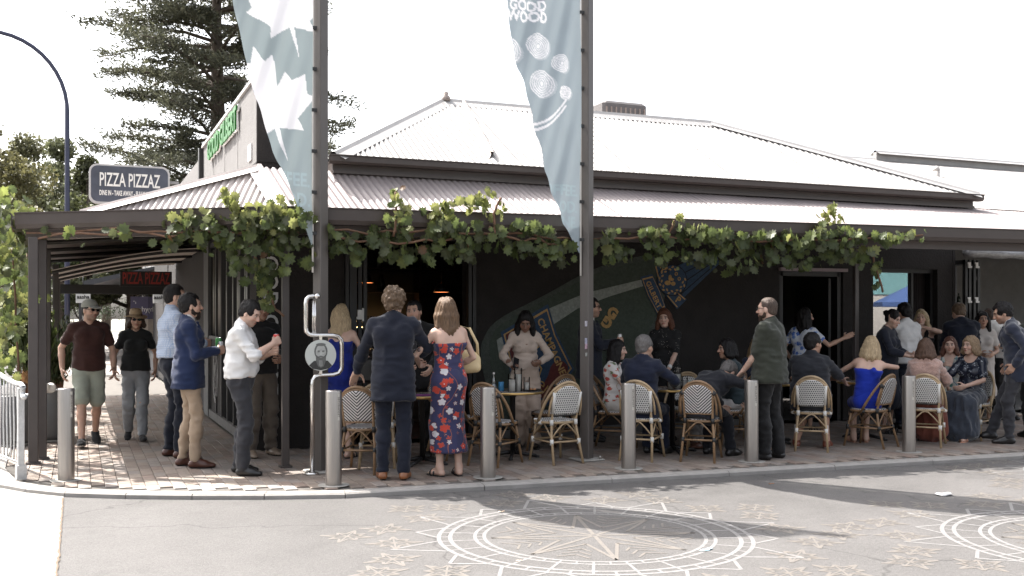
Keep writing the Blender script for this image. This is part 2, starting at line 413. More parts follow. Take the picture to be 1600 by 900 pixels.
        b = a+(d*.55+sd*op+n*.45)*.045*q; c = b+(d*.8+sd*(op-.45)+n*.55)*.034*q; e = c+(d*.85+sd*(op-.75)+n*.5)*.026*q
        S.cone(a, b, .016*q, .0125*q, k=.01).cone(b, c, .0115*q, .0105*q, k=.004).cone(c, e, .0105*q, .008*q, k=.003)
        return S
    def leg(s, S, i, e=0, e2=None, e3=None, t=1.0, k=.03):
        g = s.g**.6; e2 = e if e2 is None else e2; e3 = e2 if e3 is None else e3
        h, kn, an = s.hip[i], s.knee[i], s.ank[i]; r = .97 if s.fem else 1.0
        S.cone(h, kn, .083*g*r+e, .054*g*r+e2, k=k)
        if t > 0:
            m = kn+(an-kn)*.3*min(t,1)-s.fR[i] @ A3(0,.012,0)
            b = kn+(an-kn)*t
            S.cone(kn, m, .05*g*r+e2, .053*g*r+e2*.5+e3*.5, k=k).cone(m, b, .051*g*r+e2*.5+e3*.5, .036*g*r+e3, k=k)
        return S
    def foot(s, S, i, e=0, bare=False):
        R = s.fR[i]; A = s.ank[i]-R @ A3(0,0,.085); P = lambda x,y,z: A+R @ A3(x,y,z); q = .9 if s.fem else 1
        S.cone(s.ank[i]+R @ A3(0,0,.02), P(0,-.025,.045), .036*q+e, .034*q+e, k=.02)
        S.cone(P(0,-.035,.035), P(0,.1*q,.036), .033*q+e, .041*q+e, k=.02, flat=.85, right=R @ A3(1,0,0))
        S.cone(s.ank[i], P(0,.085*q,.045), .033*q+e, .028*q+e, k=.03)
        S.cone(P(0,.09*q,.03), P(0,.165*q,.026), .042*q+e, .032*q+e, k=.02, flat=.72, right=R @ A3(1,0,0))
        S.cut(P(0,0,.0), R @ A3(0,0,-1)); return S
    def H(s, x, y, z): return s.hc+s.Rh @ A3(x, y, z)
    def headf(s, S):
        R = s.Rh; H = s.H; f = .95 if s.fem else 1.0
        S.ell(H(0,-.016,.032), A3(.0765*f,.097*f,.088), R, k=.0)
        S.ell(H(0,.02,-.03), A3(.062*f,.07,.088), R, k=.04)
        S.ell(H(0,.033,-.078), A3(.047*f,.045,.034), R, k=.03)            # jaw
        S.ell(H(0,.066,-.1), A3(.022*f,.019,.017), R, k=.025)              # chin
        S.ell(H(0,.074,.03), A3(.05*f,.017,.014), R, k=.025)               # brow
        for sg in (-1,1):
            S.ell(H(sg*.043,.058,-.03), A3(.022,.02,.02), R, k=.03)         # cheek
            S.ell(H(sg*.031,.094,.004), A3(.019,.014,.0125), R, k=.016, op=1)   # socket
            S.ell(H(sg*.0775*f,-.008,-.012), A3(.0085,.02,.031), R @ rotz(-sg*18), k=.008)
        S.cone(H(0,.087,.012), H(0,.112,-.028), .0085, .0125, k=.014)       # nose
        for sg in (-1,1):
            S.ell(H(sg*.012,.1,-.034), A3(.0085,.0095,.008), R, k=.008)
            S.ell(H(sg*.031,.079,.004), A3(.0135,.0125,.0125), R, k=.003)   # eye
        S.ell(H(0,.088,-.061), A3(.024,.0105,.0075), R, k=.008).ell(H(0,.086,-.073), A3(.02,.011,.0075), R, k=.006)
        return S
    def headcol(s, v, tone, hair, brow=1.0, stubble=0.0, lip=None):
        q = (v-s.hc) @ s.Rh; x, y, z = q.T; n = len(v)
        c = np.tile(np.array(tone), (n, 1))*(1+.07*vnoise(v*60, 3))[:, None]
        def mix(w, col): nonlocal c; w = np.clip(w, 0, 1)[:, None]; c = c*(1-w)+np.array(col)*w
        red = np.array(tone)*A3(1.05,.74,.68)
        for sg in (-1,1): mix(.5*np.exp(-(((x-sg*.045)/.022)**2+((z+.03)/.022)**2))*(y > .03), red)
        mix(.5*np.exp(-((x/.016)**2+((z+.03)/.014)**2))*(y > .09), red)
        mix(.55*np.exp(-(((np.abs(x)-.031)/.02)**2+((z-.006)/.014)**2))*(y > .05), np.array(tone)*.62)
        lc = lip or tuple(np.array(tone)*A3(.86,.48,.46))
        mix(1.3*np.exp(-((x/.022)**4+((z+.066)/.0095)**4))*(y > .07), lc)
        mix(1.0*np.exp(-((x/.02)**4+((z+.0665)/.003)**2))*(y > .085), tuple(np.array(tone)*.2))
        for sg in (-1,1):
            ex, ez = (x-sg*.031), (z-.004)
            mix(1.2*np.exp(-((ex/.0115)**4+(ez/.005)**4))*(y > .07), (.45,.41,.38))
            mix(2.0*np.exp(-((ex/.006)**4+(ez/.006)**4))*(y > .07), (.03,.022,.018))
            mix(1.1*np.exp(-((ex/.015)**4+((ez-.0085)/.0035)**2))*(y > .07), tuple(np.array(hair)*.4))
            mix(brow*1.3*np.exp(-((ex/.02)**4+((z-.0275+.02*np.abs(ex)*(sg*ex > 0))/.0048)**4))*(y > .06), tuple(np.array(hair)*.7))
        if stubble:
            w = np.clip((-.042-z)/.02, 0, 1)*np.clip((y+.01)/.03, 0, 1)*np.clip((z+.125)/.01, 0, 1)
            w = np.maximum(w, 0)*(1-np.exp(-((x/.02)**4+((z+.066)/.009)**4)))
            mix(stubble*w, tuple(np.array(hair)*.6+np.array(tone)*.15))
        return c
# ------------------------------------------------------------------ ground, road, kerb, footpath
def asphalt_mat():
    m = mat('asphalt', (.092,.0875,.0855), rough=.88, var=.16, vscale=.9, bump=.55, bscale=130, spec=.3)
    t = m.node_tree; L = t.links; b = t.nodes['Principled BSDF']; mx = t.nodes[m['mx']]
    tc = t.nodes.new('ShaderNodeTexCoord'); v = t.nodes.new('ShaderNodeTexVoronoi'); v.inputs['Scale'].default_value = 95; L.new(tc.outputs['Object'], v.inputs['Vector'])
    r = t.nodes.new('ShaderNodeValToRGB'); r.color_ramp.elements[0].color = (.62,.62,.62,1); r.color_ramp.elements[1].color = (1.25,1.25,1.25,1); r.color_ramp.elements[1].position = .9
    L.new(v.outputs['Color'], r.inputs['Fac']); mul = t.nodes.new('ShaderNodeMix'); mul.data_type = 'RGBA'; mul.blend_type = 'MULTIPLY'; mul.inputs['Factor'].default_value = .55
    L.new(mx.outputs[0], mul.inputs['A']); L.new(r.outputs[0], mul.inputs['B'])
    n = t.nodes.new('ShaderNodeTexNoise'); n.inputs['Scale'].default_value = .55; n.inputs['Detail'].default_value = 9; n.inputs['Roughness'].default_value = .68; L.new(tc.outputs['Object'], n.inputs['Vector'])
    s2 = t.nodes.new('ShaderNodeMapRange'); s2.inputs['From Min'].default_value = .52; s2.inputs['From Max'].default_value = .72; s2.inputs['To Min'].default_value = 1.0; s2.inputs['To Max'].default_value = .72; L.new(n.outputs['Fac'], s2.inputs['Value'])      # oil and grime stains
    v2 = t.nodes.new('ShaderNodeTexVoronoi'); v2.feature = 'DISTANCE_TO_EDGE'; v2.inputs['Scale'].default_value = .33; d2 = t.nodes.new('ShaderNodeVectorMath'); d2.operation = 'ADD'; d3 = t.nodes.new('ShaderNodeVectorMath'); d3.operation = 'SCALE'; d3.inputs['Scale'].default_value = .5; n3 = t.nodes.new('ShaderNodeTexNoise'); n3.inputs['Scale'].default_value = 2.4; n3.inputs['Detail'].default_value = 6
    L.new(tc.outputs['Object'], n3.inputs['Vector']); L.new(n3.outputs['Color'], d3.inputs[0]); L.new(tc.outputs['Object'], d2.inputs[0]); L.new(d3.outputs[0], d2.inputs[1]); L.new(d2.outputs[0], v2.inputs['Vector'])
    c2 = t.nodes.new('ShaderNodeMapRange'); c2.inputs['From Min'].default_value = .0; c2.inputs['From Max'].default_value = .006; c2.inputs['To Min'].default_value = .62; c2.inputs['To Max'].default_value = 1.0; L.new(v2.outputs['Distance'], c2.inputs['Value'])   # hairline cracks
    m2 = t.nodes.new('ShaderNodeMath'); m2.operation = 'MULTIPLY'; L.new(s2.outputs[0], m2.inputs[0]); L.new(c2.outputs[0], m2.inputs[1])
    f2 = t.nodes.new('ShaderNodeVectorMath'); f2.operation = 'SCALE'; L.new(mul.outputs['Result'], f2.inputs[0]); L.new(m2.outputs[0], f2.inputs['Scale']); L.new(f2.outputs[0], b.inputs['Base Color'])
    return m
ASPH = asphalt_mat()
CONC = mat('pale_concrete', (.228,.218,.205), rough=.85, var=.22, vscale=1.4, bump=.3, bscale=70)
KERBM = mat('kerb_concrete', (.25,.235,.22), rough=.85, var=.18, vscale=5, bump=.3, bscale=60)
MB().quad((-500,-500,-.09),(500,-500,-.09),(500,500,-.09),(-500,500,-.09)).build('ground', mat('earth', (.2,.19,.16), rough=.95))['kind'] = 'structure'
rd = MB(); rd.add([(-60,-30,-.05),(60,-30,-.05),(60,8.0,-.05),(16,8.3,-.05),(2.2,9.3,-.05),(-.3,11.2,-.05),(-.92,13,-.05),(-.95,240,-.05),(-14,240,-.05),(-14,9,-.05),(-60,9,-.05)], [tuple(range(11))])
rd.build('road', ASPH)['kind'] = 'structure'
cr = MB(); cr.add([(-9,2,-.045),(-.125,2,-.045),(-.115,10.25,-.045),(-.72,11.02,-.045),(-.9,12.0,-.045),(-9,12.0,-.045)], [(0,1,2,3,4,5)])
cs = cr.build('concrete_crossing', CONC); cs['kind'] = 'structure'
jt = MB(); random.seed(3)                                     # ragged open joint between the slab and the asphalt
y = 2.0; pl = []
while y < 10.2: pl.append((-.12+random.uniform(-.007,.007), y)); y += .06
n = len(pl); jt.add([(p[0]-random.uniform(.004,.011), p[1], -.0435) for p in pl]+[(p[0]+random.uniform(.004,.011), p[1], -.0435) for p in pl], [(i,n+i,n+i+1,i+1) for i in range(n-1)])
jt.build('joint', mat('joint_dirt', (.12,.09,.065), rough=1), cs)
KERB = [(16,8.18),(10.1,8.61),(6.2,8.86),(2.24,9.15),(1.55,9.37),(.95,9.62),(.4,9.90),(-.11,10.22),(-.45,10.6),(-.7,11.0),(-.86,12.0),(-.9,13.5),(-.9,30)]
def poly_pts(P, step):
    out = [];
    for a, b in zip(P[:-1], P[1:]):
        a, b = Vector(a), Vector(b); n = max(1, round((b-a).length/step))
        for i in range(n): out.append(a+(b-a)*(i/n))
    out.append(Vector(P[-1])); return out
kerb = empty('kerb', (0,0,0)); kerb['kind'] = 'structure'
kp = poly_pts(KERB, 1.25)
def offset(P, d):
    o = []
    for i, p in enumerate(P):
        a = P[max(i-1,0)]; b = P[min(i+1,len(P)-1)]; t = (b-a).normalized(); o.append(p+Vector((-t.y, t.x))*d)
    return o
ki = offset(kp, -.16)
for i in range(len(kp)-1):
    a, b, c, d = kp[i], kp[i+1], ki[i+1], ki[i]; g = .004
    t = (b-a).normalized()*g; a, d, b, c = a+t, d+t, b-t, c-t; zz = random.uniform(-.002,.002)
    inn = lambda p, q: p+(q-p)*.12
    v = [(a.x,a.y,-.09),(b.x,b.y,-.09),(c.x,c.y,-.09),(d.x,d.y,-.09)]+[(p.x,p.y,-.015+zz) for p in (a,b)]+[(c.x,c.y,.001+zz),(d.x,d.y,.001+zz)]+[(p.x,p.y,.001+zz) for p in (inn(a,d), inn(b,c))]
    MB().add(v, [(0,4,5,1),(4,8,9,5),(8,7,6,9),(3,2,6,7),(0,3,7,8,4),(1,5,9,6,2)]).build('kerb_stone', KERBM, kerb)
# footpath slab and pavers
inner = ki
fp = MB(); P = [(p.x,p.y) for p in inner]; P = P+[(1.9,30),(1.9,12.5),(16,12.5)]
fp.add([(p[0],p[1],-.014) for p in P], [tuple(range(len(P)))])
foot = fp.build('footpath', mat('paving_sand', (.10,.09,.08), rough=.95, var=.2)); foot['kind'] = 'structure'
PAV = [mat('paver_%s' % n, c, rough=.8, var=.16, vscale=11, bump=.3, bscale=90) for n, c in (('brown',(.215,.172,.142)),('grey',(.225,.192,.170)),('umber',(.185,.146,.121)),('tan',(.24,.198,.165)),('rose',(.212,.160,.132)),('ash',(.205,.177,.156)))]
PALE = mat('paver_pale', (.30,.27,.245), rough=.8, var=.1, vscale=9, bump=.25, bscale=90)
def inside(x, y, Q):
    r = False; j = len(Q)-1
    for i in range(len(Q)):
        if (Q[i][1] > y) != (Q[j][1] > y) and x < (Q[j][0]-Q[i][0])*(y-Q[i][1])/(Q[j][1]-Q[i][1])+Q[i][0]: r = not r
        j = i
    return r
PW, PL = .118, .236
pav_me = []
for m in PAV+[PALE]:
    me = MB().bbox((0,0,-.012), (PW-.005, PL-.005, .024), .0035).mesh('paver'); me.materials.append(m); pav_me.append(me)
cells = []
random.seed(11)
for i in range(-10, 118):
    for j in range(-3, 62):
        x = i*PW+.3; y = 8.6+j*PL+(PL/2 if i % 2 else 0)
        if y > 22: continue
        if all(inside(x+dx, y+dy, P) for dx in (-PW/2,PW/2) for dy in (-PL/2,PL/2)): cells.append((x, y))
pale = lambda x, y: .2 < x < 1.95 and y < 10.3-.0*x and y < 9.62+(1.2-x)*.48+.42
cx = sorted(cells, key=lambda c: (c[0]-2.2)**2*.12+(c[1])**2+(4 if c[0] > 9.8 or c[0] < -.6 else 0))
for k, (x, y) in enumerate(cx[:300]):
    o = inst('paver', pav_me[6 if pale(x,y) else random.randrange(6)], foot, (x, y, random.uniform(-.0025,.0015)), (random.uniform(-.006,.006), random.uniform(-.006,.006), random.uniform(-.006,.006)))
rest = cx[300:]; bv, bf, bm = [], [], []
base = np.array([v.co[:] for v in pav_me[0].vertices]); bfa = [tuple(p.vertices) for p in pav_me[0].polygons]
for (x, y) in rest:
    o = len(bv)*len(base); bv.append(base+np.array([x, y, random.uniform(-.0025,.0015)])); m = 6 if pale(x,y) else random.randrange(6)
    bf += [tuple(q+o for q in f) for f in bfa]; bm += [m]*len(bfa)
me = bpy.data.meshes.new('paving'); me.from_pydata(np.concatenate(bv).tolist(), [], bf)
for m in PAV+[PALE]: me.materials.append(m)
me.polygons.foreach_set('material_index', bm); me.update()
inst('paving', me, foot)['kind'] = 'stuff'

# painted medallions on the road
WPAINT = mat('road_paint_white', (.185,.18,.177), rough=.75, var=.2, vscale=18, bump=.2, bscale=120)
CPAINT = mat('road_paint_cream', (.130,.113,.096), rough=.75, var=.15, vscale=16, bump=.2, bscale=120)
for _m in (WPAINT, CPAINT):
    t = _m.node_tree; L = t.links; tc = t.nodes.new('ShaderNodeTexCoord'); n = t.nodes.new('ShaderNodeTexNoise'); n.inputs['Scale'].default_value = 24; n.inputs['Detail'].default_value = 8; n.inputs['Roughness'].default_value = .75; L.new(tc.outputs['Object'], n.inputs['Vector'])
    r = t.nodes.new('ShaderNodeMapRange'); r.inputs['From Min'].default_value = .38; r.inputs['From Max'].default_value = .66; r.inputs['To Min'].default_value = .05; r.inputs['To Max'].default_value = .8; L.new(n.outputs['Fac'], r.inputs['Value'])
    mx = t.nodes.new('ShaderNodeMix'); mx.data_type = 'RGBA'; L.new(r.outputs[0], mx.inputs['Factor']); L.new(t.nodes[_m['mx']].outputs[0], mx.inputs['A']); mx.inputs['B'].default_value = (.096,.0915,.0895,1); L.new(mx.outputs['Result'], t.nodes['Principled BSDF'].inputs['Base Color'])
def medallion(cx, cy, rot, label):
    root = empty('road_medallion', (cx, cy, -.05), rot, label, 'road painting', 'painted medallions on the road')
    Wm, Cm = MB(), MB(); pc = lambda r, a: Vector((r*math.cos(a), r*math.sin(a)))
    def line(M, p, q, w, z=.004):
        p, q = Vector(p[:2]), Vector(q[:2]); t = (q-p).normalized(); n = Vector((-t.y,t.x))*w/2
        z *= .3; M.add([(p.x-n.x,p.y-n.y,z),(q.x-n.x,q.y-n.y,z),(q.x+n.x,q.y+n.y,z),(p.x+n.x,p.y+n.y,z)], [(0,1,2,3)])
    def ring(M, r, w, z=.004, n=96):
        for k in range(n):
            a, b = 2*math.pi*k/n, 2*math.pi*(k+1)/n; p = [pc(r-w/2,a), pc(r+w/2,a), pc(r+w/2,b), pc(r-w/2,b)]; M.add([(q.x,q.y,z*.3) for q in p], [(0,1,2,3)])
    for r, w in ((1.17,.032),(1.085,.032),(.90,.028),(.83,.028)): ring(Wm, r, w)
    for k in range(24):
        a = 2*math.pi*k/24; line(Wm, pc(.915,a), pc(1.07,a), .022, .0048)
        for rr in (1.1,1.155): pass
    for k in range(48):
        a = 2*math.pi*k/48; line(Wm, pc(1.10,a), pc(1.155,a), .02, .0048); line(Wm, pc(.845,a), pc(.886,a), .016, .0048)
    for k in range(16):
        a = 2*math.pi*k/16; d = math.pi/16*.72; tip = pc(1.55 if k % 2 else 1.36, a)
        line(Wm, pc(1.185,a-d), tip, .026, .0052); line(Wm, pc(1.185,a+d), tip, .026, .0056)
    for k in range(8):                                              # inner star
        a = 2*math.pi*k/8+.2; line(Cm, pc(.02,a), pc(.78,a), .03, .0040+.0003*k)
        for s in (-1,1): line(Cm, pc(.3,a+s*math.pi/8), pc(.78,a), .026, .0066)
        for q in (.5,.6,.7): 
            for s in (-1,1): line(Cm, pc(q*.92,a+math.pi/8), pc(q+.04,a+math.pi/8+s*.16), .018, .0070)
    for k in range(20):                                             # outer leaves
        a = 2*math.pi*k/20+.1
        for (rr, da) in ((1.62,0),(1.86,.16)) if k % 2 else ((1.5,0),):
            c = pc(rr, a+da)
            for q in range(8):
                b = 2*math.pi*q/8+a; t = c+pc(.21 if q % 2 == 0 else .15, b); l, r = c+pc(.09,b-.38), c+pc(.09,b+.38)
                line(Cm, c, t, .014, .0044+.0001*q); line(Cm, l, t, .02, .0058+.0001*q); line(Cm, r, t, .02, .0062+.0001*q)
    Cm.build('cream_pattern', CPAINT, root)['kind'] = 'stuff'; Wm.build('white_rings', WPAINT, root)['kind'] = 'stuff'
    return root
medallion(3.59, 6.87, .3, 'white and cream painted medallion on the road, crossed by the long flag shadow')
medallion(7.02, 5.2, .0, 'white and cream painted medallion cut by the right edge of the photo')
medallion(10.2, 7.15, .6, 'faint painted medallion farthest up the road near the kerb')

# ------------------------------------------------------------------ the corner building
RENDER = mat('dark_render', (.022,.0185,.0172), rough=.8, var=.22, vscale=4, bump=.9, bscale=38, spec=.35)
TRIM = mat('brown_black_paint', (.056,.043,.038), rough=.42, var=.12, vscale=5, spec=.4)
BLACK = mat('black_paint', (.012,.011,.011), rough=.45, var=.1)
BLACKW = mat('black_timber', (.028,.026,.026), rough=.55, var=.25, vscale=9, bump=.2, stretch=(8,8,1))
GREYW = mat('grey_render', (.125,.12,.118), rough=.85, var=.12, vscale=3, bump=.7, bscale=45)
IRON = mat('zinc_roof', (.235,.225,.218), rough=.6, metal=.0, var=.1, vscale=2.4, bump=.05, spec=.5)
IRON2 = mat('verandah_iron', (.25,.215,.212), rough=.5, var=.14, vscale=2.2, spec=.4)
IRON3 = mat('verandah_iron_pink', (.37,.325,.31), rough=.5, var=.14, vscale=2.2, spec=.4)
FLASH = mat('ridge_flashing', (.26,.25,.245), rough=.45, var=.12, vscale=4, spec=.5)
RUST = mat('rusty_flashing', (.36,.30,.27), rough=.8, var=.45, vscale=14)
DARKIN = mat('dark_interior', (.03,.026,.024), rough=.8, var=.2)
def corr(name, low, up, length, mats, parent, clip=None, pitch=.076, amp=.0105, sheet=10, smooth=True, z=0):
    """corrugated sheets: low(s) and up(s) give both ends of a line on the slope; each sheet is its own object"""
    n = max(1, math.ceil(length/(pitch*sheet)))
    for k in range(n):
        s0, s1 = k*pitch*sheet, min((k+1)*pitch*sheet+.012, length)
        m = max(2, int(round((s1-s0)/(pitch/6)))+1); v = []; f = []; cols = 0
        off = .0025*(k % 2)+z
        for i in range(m):
            s = s0+(s1-s0)*i/(m-1); a, b = low(s), up(s)
            if a is None: continue
            a, b = Vector(a), Vector(b); e = (Vector(up(min(s+.05,length)) or b)-Vector(up(max(s-.05,0)) or b))
            d = (b-a).normalized(); h = Vector((low.dir.x, low.dir.y, 0)) if hasattr(low, 'dir') else Vector((1,0,0)); nn = h.cross(d).normalized()
            if nn.z < 0: nn = -nn
            w = nn*(amp*math.cos(2*math.pi*s/pitch)+off)
            for q in range(4): v.append(a+(b-a)*(q/3)+w)
            cols += 1
        if cols < 2: continue
        for i in range(cols-1):
            for q in range(3): f.append((i*4+q,(i+1)*4+q,(i+1)*4+q+1,i*4+q+1))
        M = MB(); M.add(v, f, True); M.build('roof_sheet', random.choice(mats), parent)
def ruled(a0, a1, b0, b1):
    a0, a1, b0, b1 = map(Vector, (a0,a1,b0,b1)); L = (a1-a0).length
    lo = lambda s: a0+(a1-a0)*(s/L); up = lambda s: b0+(b1-b0)*(s/L)
    class Q:
        def __init__(s): s.dir = (a1-a0).normalized()
        def __call__(s, t): return lo(t)
    return Q(), up, L
def clipped(poly):
    """columns square to edge 0-1 of a flat convex polygon"""
    P = [Vector(p) for p in poly]; X = (P[1]-P[0]).normalized(); N = X.cross(P[2]-P[0]).normalized(); Y = N.cross(X)
    Q = [((p-P[0]).dot(X), (p-P[0]).dot(Y)) for p in P]; s0 = min(q[0] for q in Q); s1 = max(q[0] for q in Q)
    def span(s):
        t = []
        for i in range(len(Q)):
            a, b = Q[i], Q[(i+1) % len(Q)]
            if (a[0]-s)*(b[0]-s) <= 0 and abs(a[0]-b[0]) > 1e-6: t.append(a[1]+(b[1]-a[1])*(s-a[0])/(b[0]-a[0]))
        return (min(t), max(t)) if len(t) >= 2 else None
    class Lo:
        dir = X
        def __call__(s, t):
            r = span(t+s0); return None if r is None else P[0]+X*(t+s0)+Y*r[0]
    def up(t):
        r = span(t+s0); return None if r is None else P[0]+X*(t+s0)+Y*r[1]
    return Lo(), up, s1-s0
bld = empty('corner_pub', (1.97,12.46,0), 0, 'black rendered corner pub with a pale corrugated hip roof', 'building')
def bpart(M, name, m, parent=None):
    """vertices are given in world coordinates; the part hangs under the building"""
    o = M.build(name, m, parent or bld); p = parent or bld
    if p is bld: o.matrix_parent_inverse = Matrix.Translation(-Vector(bld.location))
    return o
class Shift:
    pass
W = MB(); y0, y1 = 12.46, 12.76
def wallbox(x0, x1, z0, z1, M=W, ya=y0, yb=y1): M.box(((x0+x1)/2,(ya+yb)/2,(z0+z1)/2), (x1-x0, yb-ya, z1-z0))
wallbox(1.97,3.09,0,3.45); wallbox(3.09,4.70,2.62,3.45); wallbox(4.70,9.61,0,3.45); wallbox(9.61,10.80,2.32,3.45); wallbox(10.80,11.39,0,3.45)
wallbox(11.39,12.71,2.35,3.45); wallbox(11.39,12.71,0,.85); wallbox(12.71,13.02,0,3.45)
# side wall on the left street
for a, b, z0, z1 in ((12.76,13.0,0,3.45),(13.0,15.6,2.75,3.45),(15.6,17.1,0,1.25),(15.6,17.1,2.75,3.45),(17.1,18.1,0,3.45),(18.1,30,0,3.1)): W.box((2.12,(a+b)/2,(z0+z1)/2), (.3, b-a, z1-z0))
bpart(W, 'wall', RENDER)
PLM = mat('plinth_grey', (.11,.105,.10), rough=.8, var=.2, vscale=8); bpart(MB().box((1.955,14.9,.06),(.05,4.2,.12)), 'plinth', PLM); bpart(MB().box((7.15,12.445,.05),(4.85,.05,.1)), 'plinth', PLM)
pr_ = MB(); pr_.box((1.945,17.25,1.4),(.05,.62,2.8)); bpart(pr_, 'pilaster', mat('grey_timber', (.10,.10,.10), rough=.7, var=.25, vscale=7, stretch=(3,3,1)))
rooms = MB()
rooms.quad((9.2,17,0),(11.55,17,0),(11.55,17,2.9),(9.2,17,2.9)).quad((12.05,17,0),(13,17,0),(13,17,2.9),(12.05,17,2.9)).quad((11.55,17,0),(12.05,17,0),(12.05,17,1.35),(11.55,17,1.35)).quad((11.55,17,2.15),(12.05,17,2.15),(12.05,17,2.9),(11.55,17,2.9))
for (a, b, c, d, z) in ((2.3,9.0,12.78,17.5,2.9),(9.2,13.0,12.78,17.0,2.9)):
    if a < 5: rooms.quad((a,d,0),(b,d,0),(b,d,z),(a,d,z))
    rooms.quad((a,c,0),(a,d,0),(a,d,z),(a,c,z)).quad((b,d,0),(b,c,0),(b,c,z),(b,d,z)).quad((a,c,z),(a,d,z),(b,d,z),(b,c,z)).quad((a,c,.004),(b,c,.004),(b,d,.004),(a,d,.004))
bpart(rooms, 'room_lining', DARKIN)
# panel joints of the front wall, proud strips at the openings
fr = MB()
for x in (3.06,3.115,4.675,4.735): fr.box((x,12.44,1.3),(.045,.09,2.6))
fr.box((3.9,12.44,2.6),(1.7,.09,.06)); bpart(fr, 'door_frame', BLACK)
# folded-back door leaves at the left of the big opening
for k, x in enumerate((3.16,3.225,3.29)):
    lf = MB(); lf.box((x,12.72,1.28),(.045,.62,.09)).box((x,12.72,2.5),(.045,.62,.09)).box((x,12.72,.12),(.045,.62,.2)).box((x,12.44,1.3),(.045,.06,2.5)).box((x,13.0,1.3),(.045,.06,2.5)); bpart(lf, 'door_leaf', BLACK)
hk = MB(); hk.box((3.225,12.40,1.62),(.07,.02,.12)).box((3.255,12.39,1.62),(.02,.02,.16)).box((3.2,12.39,1.58),(.05,.02,.03)); bpart(hk, 'door_catch', mat('white_metal', (.7,.68,.65), rough=.4))
# doorway at the right and its pale lintel
dr = MB(); dr.box((10.22,12.44,2.30),(1.25,.08,.05)); bpart(dr, 'lintel', mat('mauve_lintel', (.30,.24,.25), rough=.6))
dr = MB()
for x in (9.66,10.75): dr.box((x,12.55,1.14),(.07,.12,2.28))
dr.box((10.2,12.55,2.24),(1.1,.12,.07)); bpart(dr, 'door_frame', BLACK)
lf = MB(); lf.box((10.62,12.95,1.1),(.05,.8,2.15)); bpart(lf, 'door', BLACK)
# window with reflecting glass and a brown curtain
wf = MB()
for x in (11.42,12.68): wf.box((x,12.6,1.6),(.06,.1,1.5))
for z in (.88,2.32): wf.box((12.05,12.6,z),(1.2,.1,.06))
wf.box((12.28,12.6,1.6),(.04,.08,1.42)); wn = bpart(wf, 'window', BLACK)
MB().quad((11.45,12.6,.9),(12.26,12.6,.9),(12.26,12.6,2.3),(11.45,12.6,2.3)).build('pane', glass_mat('window_glass', (.7,.75,.75), .01, .45), wn)
cu = MB(); n = 40; cu.add([(12.3+.4*i/n, 12.72+.025*math.sin(i*1.3), z) for z in (.86,2.3) for i in range(n+1)], [(i,i+1,n+2+i,n+1+i) for i in range(n)], True); bpart(cu, 'curtain', mat('dark_curtain', (.03,.024,.024), rough=.95))
# side street: tall glazed doors with pale bars, low panel with chalk drawing
BAR = mat('pale_bar', (.35,.34,.31), rough=.35, metal=.6)
sd = MB()
for y in (13.02,13.66,14.3,14.94,15.58,16.2,17.08): sd.box((2.0,y,1.4),(.1,.06,2.7))
sd.box((2.0,15.0,2.72),(.1,4.1,.07)).box((2.0,16.35,1.27),(.14,1.55,.05)); bpart(sd, 'glazing_frame', BLACKW)
for y in (13.3,13.45,13.95,14.1,14.55,15.2,15.95,16.1,16.5,16.75):
    b = MB(); b.tube([(1.985,y,1.05 if y < 15.6 else 1.3),(1.985,y,2.65)], .014, 6); bpart(b, 'bar', BAR)
gl = MB(); gl.quad((2.03,13.0,.1),(2.03,15.6,.1),(2.03,15.6,2.7),(2.03,13.0,2.7)).quad((2.03,15.6,1.3),(2.03,17.1,1.3),(2.03,17.1,2.7),(2.03,15.6,2.7)); bpart(gl, 'glazing', glass_mat('dark_glass', (.35,.35,.35), .02, .75))
ch = MB()
for rr in (1.0,.9):
    ch.tube([(1.964,16.35+.26*rr*math.cos(t),.68+.42*rr*math.sin(t)) for t in np.linspace(0,2*math.pi,33)[:-1]], .006, 4, closed=True)
for k in range(22):
    a = k*2.4; r = .05+.2*((k*7 % 11)/11); ch.tube([(1.964,16.35+r*.9*math.cos(a),.68+1.7*r*math.sin(a)),(1.964,16.35+(r+.03)*.9*math.cos(a+.5),.68+1.7*(r+.04)*math.sin(a+.5))], .006, 4)
bpart(ch, 'chalk_drawing', mat('chalk', (.42,.41,.40), rough=.95, var=.4, vscale=30))
# vertical white lettering beside the corner
vt = MB(); v, f = text_mesh('GOOD GILBERT', .24, .004, .004, sp=1.12, align='LEFT')
vt.add(place(v, (2.13,12.452,2.52), (0,0,-1), (1,0,0)), [tuple(reversed(q)) for q in f]); bpart(vt, 'wall_lettering', mat('sign_white', (.55,.54,.52), rough=.6, var=.2, vscale=20))
# upper roof
EZ = 3.375; eL, eR, rL, rR = (2.59,11.15,EZ), (12.18,11.15,EZ), (4.55,13.15,4.515), (8.86,13.15,4.53)
rf = MB(); rf.box((7.38,11.25,3.275),(9.54,.03,.16)).box((7.38,11.23,3.205),(9.54,.05,.03)).box((2.63,11.85,3.275),(.03,1.2,.16)).box((12.14,11.85,3.275),(.03,1.2,.16)); bpart(rf, 'fascia', TRIM)
def gutter(M, a, b, h=.12, d=.11):
    a, b = Vector(a), Vector(b); t = (b-a).normalized(); n = Vector((t.y,-t.x,0)); prof = [(0,0),(d,-.0),(d,.02),(d-.012,.02),(d-.012,.008),(.01,.008)]
    prof = [(0,-h),(d*.8,-h),(d,-h*.7),(d,0),(d+.012,.004),(d+.012,.016),(d-.006,.016),(d-.006,-h*.65),(d*.75,-h+.008),(0,-h+.008)]
    n_ = len(prof); v = [p+n*q[0]+Vector((0,0,q[1])) for p in (a,b) for q in prof]; M.add(v, [(i,(i+1)%n_,n_+(i+1)%n_,n_+i) for i in range(n_)]+[tuple(range(n_)), tuple(range(2*n_-1,n_-1,-1))])
